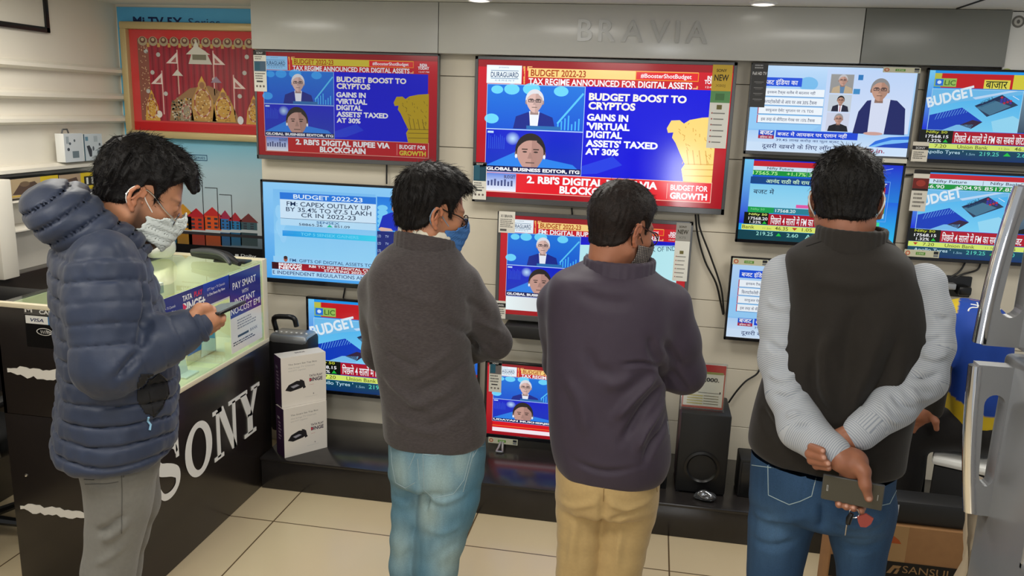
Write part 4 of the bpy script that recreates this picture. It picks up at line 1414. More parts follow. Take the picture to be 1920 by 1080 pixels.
# card payment stickers on the near end
q0 = at(44, 573, CY0); q1 = at(110, 655, CY0)
mb = MB()
S = Sheet((q0[0], CY0-.0006, q0[2]), (.19, 0, 0), (0, 0, -(q0[2]-q1[2])), (0, -1, 0), M['gloss'], mb, step=.0003)
S.rect(0, 0, 1, 1, (14, 13, 13), 0)
S.rect(0, 0, 1, .2, (86, 84, 80), 1)
S.text('M', .02, .04, .18, .15, (210, 206, 200), 2, .03)
S.text('CARDS', .33, .07, .78, .17, (230, 230, 226), 2, .02)
S.rect(.02, .225, .5, .42, (226, 226, 222), 1); S.text('VISA', .12, .285, .41, .37, (40, 50, 90), 2, .02, shear=.2)
S.rect(.5, .225, .98, .42, (40, 110, 170), 1); S.text('AMERICAN', .52, .25, .92, .3, (220, 232, 240), 2, .01); S.text('EXPRESS', .6, .33, .92, .385, (220, 232, 240), 2, .01)
S.ell(.40, .60, .17, .09, (214, 212, 206), 1, 24); S.ell(.40, .60, .15, .075, (14, 13, 13), 2, 24)
for k in range(4):
    S.line((.33+.04*k, .565), (.34+.04*k, .64), .014, (226, 224, 220), 3)
S.line((.44, .56), (.62, .64), .016, (226, 224, 220), 3); S.line((.45, .60), (.55, .65), .012, (226, 224, 220), 3)
S.text('NFC', .86, .88, .98, .94, (200, 200, 196), 2, .01)
tag(S.build('payment_sticker'), 'black VISA and contactless payment sticker on the near end of the counter', 'sticker')

# printed banners stuck on the counter glass
def gl(px, py):
    d = _rt*((px-960)/FPX) - _up*((py-540)/FPX) + _f
    q = d*((CX1+.0)/d[0])
    return q[1], q[2]+CAM_H
ya, za = gl(315, 585); yb, zb_ = gl(452, 565)
BY0, BY1 = 2.66, gl(431, 540)[0]
BZ1, BZ0 = 1.135, 1.03
mb = MB(); mb.box((CX1-.0025, BY0, BZ0), (CX1-.0005, BY1, BZ1), M['white'])
S = Sheet((CX1-.0003, BY0, BZ1), (0, BY1-BY0, 0), (0, 0, -(BZ1-BZ0)), (1, 0, 0), M['gloss'], mb, step=.0002)
S.rect(0, 0, 1, 1, (36, 42, 132), 0); S.rect(0, .93, 1, 1, (210, 212, 220), 1)
S.rect(.64, 0, 1, .6, (30, 70, 190), 1, (36, 42, 132)) 
S.text('OTT Apps + TV Channels', .1, .36, .30, .5, (220, 224, 240), 2, .0)
S.text('in One Smart Pay Now', .1, .56, .30, .70, (235, 238, 250), 2, .02)
S.text('TATA', .385, .16, .50, .38, WHITE, 2, .03); S.text('PLAY', .525, .16, .63, .38, (220, 30, 90), 2, .03)
S.text('BINGE+', .385, .45, .66, .86, WHITE, 2, .04)
S.poly([(.385, .45), (.43, .62), (.385, .86)], (226, 40, 100), 3)
S.text('OTT Apps + TV Channels', .69, .24, .93, .38, (220, 224, 240), 2, .0)
S.text('in One Smart Pay Now', .69, .45, .93, .6, (235, 238, 250), 2, .02)
tag(S.build('glass_banner'), 'long blue TATA PLAY BINGE+ banner stuck along the top of the counter glass', 'banner')
PY0, PY1 = gl(431, 580)[0], gl(488, 520)[0]
QZ0, QZ1 = .765, 1.13
mb = MB(); mb.box((CX1-.0025, PY0+.003, QZ0), (CX1-.0005, PY1, QZ1), M['white'])
S = Sheet((CX1-.0003, PY0+.003, QZ1), (0, PY1-PY0-.003, 0), (0, 0, -(QZ1-QZ0)), (1, 0, 0), M['gloss'], mb, step=.0002)
S.rect(0, 0, 1, 1, (232, 230, 222), 0); S.rect(0, 0, 1, .55, (44, 48, 140), 1)
S.text('PAY SMART', .1, .11, .85, .2, WHITE, 2, .01); S.text('WITH', .38, .24, .58, .29, WHITE, 2); S.text('INSTANT', .15, .32, .80, .40, WHITE, 2, .01); S.text('NO-COST EMI', .02, .43, .96, .51, WHITE, 2, .01)
S.scribble(.2, .60, .85, .74, 4, (150, 150, 154), 1, 3); S.rect(.2, .80, .55, .83, (60, 60, 66), 1); S.text('BANK', .6, .79, .85, .83, (120, 120, 130), 1, .01); S.scribble(.05, .87, .9, .93, 2, (70, 70, 80), 1, 8)
tag(S.build('payment_poster'), 'blue and white PAY SMART poster on the far end of the counter glass', 'poster')

# things lying in the glass case
mb = MB()
def arch(X, Y0, Y1, z0, h, th, m):
    pts = [(0, 0)]
    for i in range(13):
        a = PI*i/12
        pts.append(((Y1-Y0)/2*(1-math.cos(a)), h*.55+h*.45*math.sin(a)))
    pts.append((Y1-Y0, 0))
    mb.prism(pts, (X, Y0, z0), (0, 1, 0), (0, 0, 1), (1, 0, 0), th, m)
ay0 = gl(400, 690)[0]
arch(-2.0, 3.13, 3.38, .736, .24, .02, M['cream_trim'])
S = Sheet((-1.979, 3.14, .91), (0, .23, 0), (0, 0, -.17), (1, 0, 0), M['print'], mb)
S.rect(0, .1, 1, .62, (90, 170, 214), 1, (70, 150, 206)); S.rect(0, .62, 1, .78, (40, 120, 200), 2); S.poly([(.5, .6), (.8, .58), (1, .66), (1, 1), (.45, 1)][::-1], (232, 232, 226), 3)
tag(mb.build('arched_standee'), 'small arched cardboard standee with a blue picture inside the counter case', 'standee')
mb = MB()
mb.box((-1.945, 2.97, .736), (-1.885, 3.07, .742), M['white'])
V = [(-1.93, 2.975, .742), (-1.93, 3.06, .742), (-1.955, 3.06, .87), (-1.955, 2.975, .87)]
mb.add(V+[(x-.006, y, z) for x, y, z in V], [[0, 1, 2, 3], [7, 6, 5, 4], [0, 4, 5, 1], [1, 5, 6, 2], [2, 6, 7, 3], [3, 7, 4, 0]], M['white'])
tag(mb.build('payment_stand'), 'small white payment stand leaning inside the counter case', 'stand')
for k, (x0, y0, x1, y1, c, lab) in enumerate(((-2.2, 2.7, -1.95, 3.0, (208, 200, 160), 'pale yellow folded paper lying on the case shelf nearest the man'), (-2.25, 3.1, -2.05, 3.4, (222, 220, 210), 'white leaflet lying on the case shelf behind the arched standee'))):
    mb = MB(); mb.box((x0, y0, .7355), (x1, y1, .739+.004*k), mat('leaflet_paper', c, .6))
    tag(mb.build('leaflet'), lab, 'paper')
mb = MB()
mb.box((-2.2, 3.15, .7355), (-2.06, 3.0, .80), M['cream_in'], .003)
mb.build('x') if False else None
# grey lettered block seen through the glass top
mb = MB(); mb.box((-2.26, 3.0, 1.01), (-2.20, 3.33, 1.06), mat('grey_sign_block', (150, 160, 150), .4), .003)
S = Sheet((-2.1995, 3.02, 1.058), (0, .28, 0), (0, 0, -.046), (1, 0, 0), M['print'], mb)
S.rect(0, 0, 1, 1, (112, 122, 112), 0); S.text('CASH', .12, .25, .9, .8, (168, 176, 166), 1, .02)
mb.box((-2.245, 3.1, .7355), (-2.215, 3.24, 1.012), M['cream_in'])
tag(mb.build('sign_block'), 'grey lettered sign block standing inside the glass top of the counter', 'sign')

# things on the counter
def lumps(name, c, R, n, seed, m, sc, label, cat):
    bm = bmesh.new()
    bmesh.ops.create_icosphere(bm, subdivisions=4, radius=1)
    r = random.Random(seed)
    ds = [(Vector((r.gauss(0, 1), r.gauss(0, 1), r.gauss(0, 1))).normalized(), r.uniform(-.22, .2), r.uniform(4, 14)) for _ in range(n)]
    for v in bm.verts:
        d = v.co.normalized()
        k = 1.
        for q, a, s in ds:
            k += a*math.exp(-s*(1-d.dot(q)))
        v.co = Vector((d.x*R*k*sc[0], d.y*R*k*sc[1], max(-R*sc[2]*.72, d.z*R*k*sc[2])))
        v.co += Vector(c)
    mb = MB(); mb.bm(bm, m, smooth=True)
    o = mb.build(name)
    return tag(o, label, cat)
p = at(298, 470, 3.45)
lumps('plastic_bag', (p[0], 3.45, 1.143+.062), .078, 40, 5, M['plastic_bag'], (1, .85, .98), 'crumpled white plastic bag on the counter top below the face mask', 'bag')
# black hand-held payment terminal lying on the glass
t = empty('card_terminal', (-1.99, 3.42, 1.143), 'black handset shaped device lying on the counter glass top', 'device')
mb = MB()
a, b = at(352, 480, 3.50), at(452, 492, 3.42)
P = [np.array((-2.15, 3.50, 1.174)), np.array((-2.06, 3.49, 1.178)), np.array((-1.96, 3.46, 1.175)), np.array((-1.90, 3.43, 1.163)), np.array((-1.855, 3.40, 1.156))]
mb.tube(catmull(P, 5), [.018, .027, .028, .026, .024, .018, .013, .010], M['blackm'], 12)
mb.build('body', t)
mb = MB()
mb.tube(catmull([(-2.13, 3.46, 1.19), (-2.03, 3.44, 1.198), (-1.95, 3.42, 1.188), (-1.89, 3.38, 1.158)], 5), [.010, .013, .012, .008], M['grey'], 10)
mb.build('handle', t)
mb = MB(); mb.box((-2.02, 3.455, 1.1435), (-1.86, 3.53, 1.155), M['black'], .004); mb.build('base', t)

# ------------------------------------------------------------------ set-top boxes on the platform
def stbox(name, o, ang, z0, label):
    """o: near bottom-left corner of the lettered face"""
    ca, sa = math.cos(ang), math.sin(ang)
    U = np.array([ca, sa, 0.]); Nn = np.array([sa, -ca, 0.]); B = -Nn
    W, D, Hh = .232, .09, .255
    o = np.array([o[0], o[1], z0])
    t = empty(name, tuple(o+U*W/2+B*D/2), label, 'box', 'white set-top boxes by the counter')
    mb = MB()
    c = [o, o+U*W, o+U*W+B*D, o+B*D]
    tp = [p+[0, 0, Hh] for p in c]
    pm = M['boxwhite']; pu = M['boxpurple']
    V = c+tp
    mb.add(V, [[0, 1, 5, 4]], pm); mb.add(V, [[4, 5, 6, 7]], pm); mb.add(V, [[1, 2, 6, 5]], pm); mb.add(V, [[0, 4, 7, 3]], pu); mb.add(V, [[2, 3, 7, 6]], pm); mb.add(V, [[0, 3, 2, 1]], pm)
    mb.build('box_body', t)
    S = Sheet(o+Nn*.0004+[0, 0, Hh], U*W, (0, 0, -Hh), Nn, M['print'], step=.0002)
    S.rect(0, 0, 1, 1, (222, 216, 206), 0)
    S.text('The Smart Set Top Box', .16, .14, .8, .18, (120, 118, 114), 1, .01)
    S.text('that brings TV Channels', .16, .21, .75, .25, (170, 168, 164), 1)
    S.text('and OTT together', .16, .27, .55, .305, (170, 168, 164), 1)
    # picture of the receiver and remote
    S.poly([(.08, .66), (.16, .56), (.34, .5), (.5, .52), (.52, .60), (.44, .66), (.2, .7)][::-1], (24, 22, 26), 1)
    S.poly([(.2, .60), (.34, .57), (.40, .60), (.26, .64)][::-1], (150, 150, 160), 2)
    S.poly([(.40, .48), (.47, .5), (.54, .66), (.48, .68)][::-1], (30, 28, 32), 2)
    S.text('TATA PLAY', .62, .42, .92, .465, (50, 40, 60), 1, .02); S.text('BINGE', .62, .485, .92, .56, (60, 50, 70), 1, .03)
    S.poly([(.62, .49), (.68, .52), (.62, .56)], (190, 50, 70), 2)
    S.rect(.62, .62, .72, .625, (200, 120, 120), 1); S.rect(.52, .86, .8, .865, (190, 188, 184), 1); S.rect(.7, .80, .72, .83, (140, 138, 134), 1)
    S.build('front_print', t)
    S = Sheet(o+B*D+[0, 0, Hh]+np.array([0, 0, .0003])-U*0, U*W, -B*D, (0, 0, 1), M['print'], step=.0002)
    S.text('BINGE', .4, .3, .62, .5, (90, 84, 90), 1, .02)
    S.build('top_print', t)
    S = Sheet(o+B*D-U*.0004+[0, 0, Hh], -B*D, (0, 0, -Hh), -U, M['print'], step=.0002)
    S.text('TATA', .2, .2, .5, .25, (200, 190, 205), 1, .02); S.scribble(.3, .3, .7, .7, 6, (150, 130, 150), 1, 4)
    S.build('side_print', t)
    return t
M['boxwhite'] = mat('white_card_box', (222, 216, 206), .45)
M['boxpurple'] = mat('purple_card_box', (58, 34, 62), .45)
ang = math.atan2(3.695-3.497, -1.567+1.708)
A0 = (-1.706, 3.497)
stbox('settop_box', A0, math.radians(50), .165, 'lower of two stacked white TATA PLAY BINGE set-top boxes beside the counter')
stbox('settop_box', (-1.722, 3.515), math.radians(46), .421, 'upper of two stacked white TATA PLAY BINGE set-top boxes beside the counter')

# party speaker behind the boxes
t = empty('party_speaker', (-1.75, 3.82, .165), 'black party speaker with silver top strip between the counter and the low television', 'speaker')
mb = MB(); mb.box((-1.93, 3.79, .165), (-1.70, 3.94, .70), M['blackm'], .025); mb.build('cabinet', t)
mb = MB(); mb.box((-1.92, 3.785, .66), (-1.71, 3.93, .712), M['silver'], .02)
mb.build('top_panel', t)
for k in range(7):
    mb = MB(); x = -1.9+.028*k; mb.lathe([(.006, 0), (.006, .004), (0, .005)], (x, 3.84, .711), M['white'], 10, cap=False); mb.build('button', t)
mb = MB(); mb.tube(catmull([(-1.93, 3.9, .70), (-1.925, 3.87, .775), (-1.86, 3.86, .79), (-1.81, 3.86, .785), (-1.80, 3.87, .74)], 4), .014, M['black'], 10); mb.build('handle', t)

# subwoofer, satellites, price stand
mb = MB()
t = empty('subwoofer', (.31, 3.72, .165), 'tall black subwoofer box carrying the red price sign on the platform', 'speaker')
mb.box((.205, 3.60, .172), (.432, 3.86, .565), M['blackm'], .008)
mb.build('cabinet', t)
mb = MB(); mb.lathe([(.078, .0), (.082, -.006), (.07, -.008), (.05, .012), (.03, .02), (.0, .016)], (.318, 3.60, .30), M['black'], 28, axis=1, cap=False)
mb.build('driver', t)
for x in (.22, .418):
    for y in (3.62, 3.84):
        mb = MB(); mb.lathe([(.012, 0), (.012, .009)], (x, y, .165), M['black'], 10); mb.build('foot', t)
lumps('clear_wrap', (.33, 3.545, .19), .05, 36, 8, mat('glossy_clear_wrap', (120, 122, 126), .1, metal=.7), (1.1, .55, .55), 'small glossy crumpled wrap on the platform in front of the subwoofer', 'plastic wrap')
def sat(x0, x1, y0, y1, h, lab):
    t = empty('satellite_speaker', ((x0+x1)/2, (y0+y1)/2, .165), lab, 'speaker', 'small black speakers beside the subwoofer')
    mb = MB(); mb.box((x0, y0, .165), (x1, y1, .165+h), M['blackm'], .008); mb.build('cabinet', t)
    mb = MB(); mb.box((x0+.01, y0-.004, .18), (x1-.01, y0+.002, .15+h), M['black'], .003); mb.build('grille', t)
sat(.06, .165, 3.62, 3.74, .22, 'small black speaker left of the subwoofer, partly behind the man in the plum jacket')
sat(.49, .60, 3.62, 3.76, .19, 'small black speaker right of the subwoofer beside the vest')
t = empty('price_stand', (.30, 3.65, .565), 'red and white SAVE 2,000 price sign in a clear holder on the subwoofer', 'price sign')
p0 = at(1292, 686, 3.66); p1 = at(1357, 690, 3.66)
PXa, PXb = .205, .392
mb = MB()
mb.box((PXa, 3.655, .572), (PXb, 3.658, .785), M['white'])
S = Sheet((PXa, 3.6546, .785), (PXb-PXa, 0, 0), (0, 0, -.213), (0, -1, 0), M['print'], mb)
S.rect(0, 0, 1, 1, (190, 84, 66), 0); S.rect(.03, .02, .97, .95, (228, 222, 206), 1)
S.rect(0, 0, 1, .2, (190, 40, 40), 2); S.rect(0, .16, .95, .21, (150, 150, 80), 3)
S.text('SAVE', .08, .27, .34, .35, (70, 66, 62), 3, .02); S.text('Rs', .2, .36, .3, .4, (90, 86, 80), 3)
S.text('2,000.', .42, .29, .86, .40, (56, 54, 52), 3, .03)
S.rect(.12, .5, .38, .62, (150, 146, 138), 3); S.rect(.38, .635, .9, .643, (60, 60, 60), 3); S.rect(.89, .60, .92, .65, (40, 40, 40), 3)
for k in range(4):
    S.rect(.12, .70+.06*k, .5, .725+.06*k, (206, 190, 110), 3); S.rect(.52, .70+.06*k, .88, .715+.06*k, (130, 120, 90), 3)
S.text('great', .1, .03, .4, .12, (230, 190, 180), 3)
S.build('price_sheet', t)
mb = MB()
mb.box((PXa-.006, 3.6505, .566), (PXb+.006, 3.6525, .792), M['film'])
mb.box((PXa-.006, 3.6625, .566), (PXb+.006, 3.6645, .792), M['film'])
mb.box((PXa-.006, 3.63, .566), (PXb+.006, 3.70, .569), M['film'])
mb.build('holder', t)

# wall socket plate and cables
t = empty('wall_socket', (1.436, 4.05, 1.15), 'black wall socket plate with a plug below the Nifty figures television', 'socket')
mb = MB(); mb.box((1.362, 4.036, 1.105), (1.51, 4.0495, 1.205), M['black'], .004); mb.build('plate', t)
mb = MB(); mb.box((1.375, 3.99, 1.145), (1.43, 4.036, 1.175), M['silver'], .006); mb.box((1.44, 3.985, 1.12), (1.50, 4.036, 1.165), M['black'], .012); mb.build('plug', t)
def cable(pts, label, Y=4.035, r=.0045):
    mb = MB()
    mb.tube([at(x, y, Yq) for x, y, Yq in [(q+(Y,))[:3] for q in pts]], r, M['cable'], 8, smooth_path=6)
    tag(mb.build('cable'), label, 'cable')
cable([(1304, 402), (1308, 440), (1322, 490), (1342, 530), (1352, 572), (1356, 590)], 'black cable hanging right of the grey framed television')
cable([(1309, 402), (1313, 430), (1332, 480), (1352, 540), (1357, 588)], 'second black cable hanging beside the grey framed television, ending lower right', 4.015)
cable([(1428, 643), (1427, 680), (1420, 700), (1398, 715), (1380, 735), (1366, 755)], 'black cable curving from the television behind the striped sleeve down to the subwoofer')
cable([(725, 300), (725, 345)], 'short black cable between the dim and the pale blue televisions')
cable([(647, 540), (643, 562)], 'short black cable between the pale blue and the low televisions')
cable([(1072, 390), (1073, 403)], 'short black cable below the largest television')
cable([(1812, 488), (1800, 508), (1782, 520), (1773, 528)], 'black cable from the Nifty figures television to the left of the socket plate', 4.04)
cable([(1840, 490), (1832, 506), (1806, 514), (1790, 522)], 'black cable from the Nifty figures television to the right of the socket plate', 4.04)
cable([(1698, 328), (1712, 327)], 'short black cable between the blue studio and the Nifty figures televisions')

# ------------------------------------------------------------------ refrigerator at right
RX, RY0, RY1 = .678, .86, 1.612
t = empty('refrigerator', (RX+.32, (RY0+RY1)/2, 0), 'grey double door refrigerator with chrome edged handles at the right picture edge', 'refrigerator')
mb = MB(); mb.box((RX+.05, RY0, .03), (RX+.66, RY1, 1.84), M['steel'], .012); mb.build('cabinet', t)
mb = MB(); mb.box((RX+.035, RY0+.005, .05), (RX+.055, RY1-.005, 1.835), M['steel_d']); mb.build('door_seal', t)
def fr_door(z0, z1, h0, h1):
    mb = MB(); mb.box((RX, RY0, z0), (RX+.04, RY1, z1), M['steel'], .012, seg=3)
    d = mb.build('door', t)
    # fin shaped handle with an oblong opening
    Yh0, Yh1 = RY1-.055, RY1-.025
    up = h1 > 1.6
    n = 20
    out_o, out_i = [], []
    zz = np.linspace(h0, h1, n)
    s = (zz-h0)/(h1-h0)
    bow = .052+.012*np.sin(PI*s)
    o = MB()
    hz0, hz1 = h0+(.055 if up else .06), h1-(.05 if up else .055)
    ow = .5
    # outer slab pieces around the opening
    xo = RX-bow
    hole = []
    def fin(poly):
        o.prism(poly, (0, Yh0, 0), (1, 0, 0), (0, 0, 1), (0, 1, 0), Yh1-Yh0, M['steel'])
    def off(z):
        s_ = (z-h0)/(h1-h0)
        return (.060-.026*s_ if up else .026+.034*s_)+.006*math.sin(PI*s_)
    def xat(z): return RX-off(z)
    def sl(za, zb, fa, fb):
        k = 8
        zs_ = np.linspace(za, zb, k)
        for q in range(k-1):
            z1_, z2_ = zs_[q], zs_[q+1]
            fin([(fa(z1_), z1_), (fb(z1_), z1_), (fb(z2_), z2_), (fa(z2_), z2_)])
    def hw(z):
        # half opening profile: rounded ends
        e = .022
        d0, d1 = z-hz0, hz1-z
        m_ = min(d0, d1)
        return 0. if m_ <= 0 else .33*off(z)*math.sqrt(max(0, 1-max(0, (e-m_)/e)**2))
    cx = lambda z: xat(z)+.60*off(z)
    sl(h0, hz0, xat, lambda z: RX+.002)
    sl(hz1, h1, xat, lambda z: RX+.002)
    zs_ = [hz0]+list(hz0+.022*(1-np.cos(np.linspace(0, PI/2, 6)))[1:])+list(hz1-.022*(1-np.cos(np.linspace(PI/2, 0, 6))))+[hz1]
    zs_ = sorted(set(np.round(zs_, 5)))
    for z1_, z2_ in zip(zs_[:-1], zs_[1:]):
        fin([(xat(z1_), z1_), (cx(z1_)-hw(z1_), z1_), (cx(z2_)-hw(z2_), z2_), (xat(z2_), z2_)])
        fin([(cx(z1_)+hw(z1_), z1_), (RX+.002, z1_), (RX+.002, z2_), (cx(z2_)+hw(z2_), z2_)])
    h = o.build('handle', d)
    c = MB()
    P = [(xat(z)-.003, (Yh0+Yh1)/2-.006, z) for z in np.linspace(h0+.003, h1-.003, 16)]
    c.tube(P, .0125, M['chrome'], 10)
    c.build('chrome_edge', h)['label'] = 'chrome handle edge'
    return d
fr_door(1.500, 1.852, 1.506, 1.80)
d2 = fr_door(.06, 1.484, 1.17, 1.468)
# dispenser recess on the lower door
mb = MB()
dy0, dy1, dz0, dz1 = 1.10, 1.39, 1.16, 1.42
for lo, hi in (((RX-.012, dy0, dz0), (RX+.004, dy1, dz0+.014)), ((RX-.012, dy0, dz1-.05), (RX+.004, dy1, dz1)), ((RX-.012, dy1-.012, dz0), (RX+.004, dy1, dz1)), ((RX-.012, dy0, dz0), (RX+.004, dy0+.012, dz1))):
    mb.box(lo, hi, M['silver'], .003)
mb.box((RX-.003, dy0+.01, dz0+.01), (RX+.002, dy1-.01, dz1-.045), M['white'])
mb.box((RX-.013, dy0+.01, dz1-.048), (RX-.011, dy1-.01, dz1-.004), M['grey'])
mb.build('dispenser', d2)
mb = MB(); 
for y in (RY0+.06, RY1-.06):
    for x in (RX+.09, RX+.6):
        mb.lathe([(.02, 0), (.02, .035)], (x, y, 0), M['black'], 12)
mb.build('feet', t)
# crumpled protective film along the far lower edge
bm = bmesh.new()
r = random.Random(2)
nz, nx = 60, 8
G = [[bm.verts.new((RX-.012+.05*(i/nx)-.012*math.sin(j*.45+i)*(.6+.4*math.sin(j*.17)), RY1+.012+.010*math.sin(i*1.7+j*.31)+r.uniform(0, .004), .02+1.2*j/nz)) for i in range(nx+1)] for j in range(nz+1)]
for j in range(nz):
    for i in range(nx):
        bm.faces.new((G[j][i], G[j][i+1], G[j+1][i+1], G[j+1][i]))
mb = MB(); mb.bm(bm, mat('wrinkled_packing_film', (150, 136, 116), .35, bump=.3, bscale=30), smooth=True)
o = mb.build('packing_film', t)
sm = o.modifiers.new('thick', 'SOLIDIFY'); sm.thickness = .0012

# ------------------------------------------------------------------ carton and black set on it
t = empty('carton', (.97, 3.05, 0), 'brown SANSUI carton with a black printed band on the floor at right', 'carton')
KX0, KX1, KY0, KY1, KZ = .735, 1.235, 2.86, 2.995, .485
mb = MB(); mb.box((KX0, KY0, 0), (KX1, KY1, KZ), M['carton'], .004)
mb.build('box_body', t)
S = Sheet((KX0+.006, KY0-.0005, KZ-.004), (KX1-KX0-.012, 0, 0), (0, 0, -(KZ-.01)), (0, -1, 0), M['print'], step=.0003)
zt_, zb_ = at(1660, 1050, KY0)[2], at(1660, 1078, KY0)[2]
v0 = (KZ-zt_)/KZ; v1 = (KZ-zb_+.03)/KZ
S.rect(0, v0, 1, v1, (18, 16, 16), 4)
u0 = (at(1693, 1060, KY0)[0]-KX0)/(KX1-KX0); u1 = (at(1765, 1060, KY0)[0]-KX0)/(KX1-KX0)
S.text('SANSUI', u0, v0+.025, u1+.06, v0+.085, (150, 118, 80), 6, .0)
ul = u0-.11
S.poly([(ul, v0+.1), (ul+.04, v0+.03), (ul+.10, v0+.03), (ul+.085, v0+.055), (ul+.055, v0+.055), (ul+.03, v0+.1)][::-1], (150, 118, 80), 6)
S.poly([(ul+.05, v0+.1), (ul+.07, v0+.06), (ul+.09, v0+.06), (ul+.075, v0+.1)][::-1], (150, 118, 80), 6)
um, vm = (at(1677, 1010, KY0)[0]-KX0)/(KX1-KX0), (KZ-at(1677, 1010, KY0)[2])/KZ
S.poly([(um-.05, vm+.03), (um-.01, vm-.03), (um+.03, vm), (um+.05, vm+.03)], (176, 84, 40), 5)
S.rect(um-.08, v0-.03, um-.045, v0, (210, 206, 200), 1)
S.build('front_print', t)
mb = MB(); mb.box((KX0+.2, KY0-.0008, .0), (KX0+.26, KY0+.001, KZ), mat('packing_tape', (170, 134, 90), .3)); mb.build('tape', t)
t = empty('black_appliance', (1.0, 3.05, .485), 'black appliance with a white label lying on the brown carton', 'appliance')
mb = MB(); mb.box((.80, 2.875, .4855), (1.20, 2.985, .575), M['blackm'], .015); mb.build('body', t)
S = Sheet((.885, 2.8745, .56), (.07, 0, 0), (0, 0, -.042), (0, -1, 0), M['print'])
S.rect(0, 0, 1, 1, (196, 200, 204), 0); S.scribble(.5, .2, .9, .8, 3, (90, 94, 98), 1, 3); S.build('label_sticker', t)

# ------------------------------------------------------------------ office chair at far left
t = empty('office_chair', (-2.72, 2.72, 0), 'black office chair at the left picture edge behind the counter', 'chair')
mb = MB(); mb.box((-2.97, 2.5, .44), (-2.50, 2.95, .52), M['blackm'], .035, seg=3); mb.build('seat', t)
mb = MB(); mb.box((-2.96, 2.93, .60), (-2.49, 3.0, 1.08), M['blackm'], .035, seg=3); mb.build('backrest', t)
mb = MB(); mb.tube([(-2.72, 2.9, .46), (-2.72, 3.03, .5), (-2.72, 3.03, .75)], .02, M['black'], 8); mb.build('back_support', t)
mb = MB(); mb.tube([(-2.72, 2.72, .12), (-2.72, 2.72, .45)], .025, M['chrome'], 12); mb.build('gas_column', t)
for s_, nm in ((-2.965, 'armrest'), (-2.495, 'armrest')):
    mb = MB(); mb.tube(catmull([(s_, 2.6, .47), (s_, 2.58, .62), (s_, 2.62, .68), (s_, 2.86, .68)], 4), .016, M['black'], 8); mb.box((s_-.03, 2.6, .675), (s_+.03, 2.88, .705), M['blackm'], .012); mb.build(nm, t)
for k in range(5):
    a = 2*PI*k/5+.3
    mb = MB(); mb.tube([(-2.72, 2.72, .12), (-2.72+.24*math.cos(a), 2.72+.24*math.sin(a), .075)], [.022, .016], M['black'], 8)
    l = mb.build('base_leg', t)
    mb = MB(); mb.lathe([(.028, -.018), (.03, 0), (.028, .018)], (-2.72+.245*math.cos(a), 2.72+.245*math.sin(a), .03), M['black'], 14, axis=0); mb.build('castor', l)
# ------------------------------------------------------------------ implicit-surface modelling for people
from mathutils.bvhtree import BVHTree

def smin(a, b, k):
    if k <= 0:
        return np.minimum(a, b)
    h = np.maximum(k-np.abs(a-b), 0)/k
    return np.minimum(a, b)-h*h*k*.25

def vnoise(P, f, seed=0):
    """smooth value noise, P: (...,3)"""
    rs = np.random.RandomState(seed)
    n = 24
    T = rs.uniform(-1, 1, (n, n, n)).astype(np.float32)
    Q = P*f+rs.uniform(0, 50, 3)
    i = np.floor(Q).astype(int)
    t = Q-i
    t = t*t*(3-2*t)
    out = 0
    for dx in (0, 1):
        for dy in (0, 1):
            for dz in (0, 1):
                w_ = (t[..., 0] if dx else 1-t[..., 0])*(t[..., 1] if dy else 1-t[..., 1])*(t[..., 2] if dz else 1-t[..., 2])
                out = out+w_*T[(i[..., 0]+dx) % n, (i[..., 1]+dy) % n, (i[..., 2]+dz) % n]
    return out

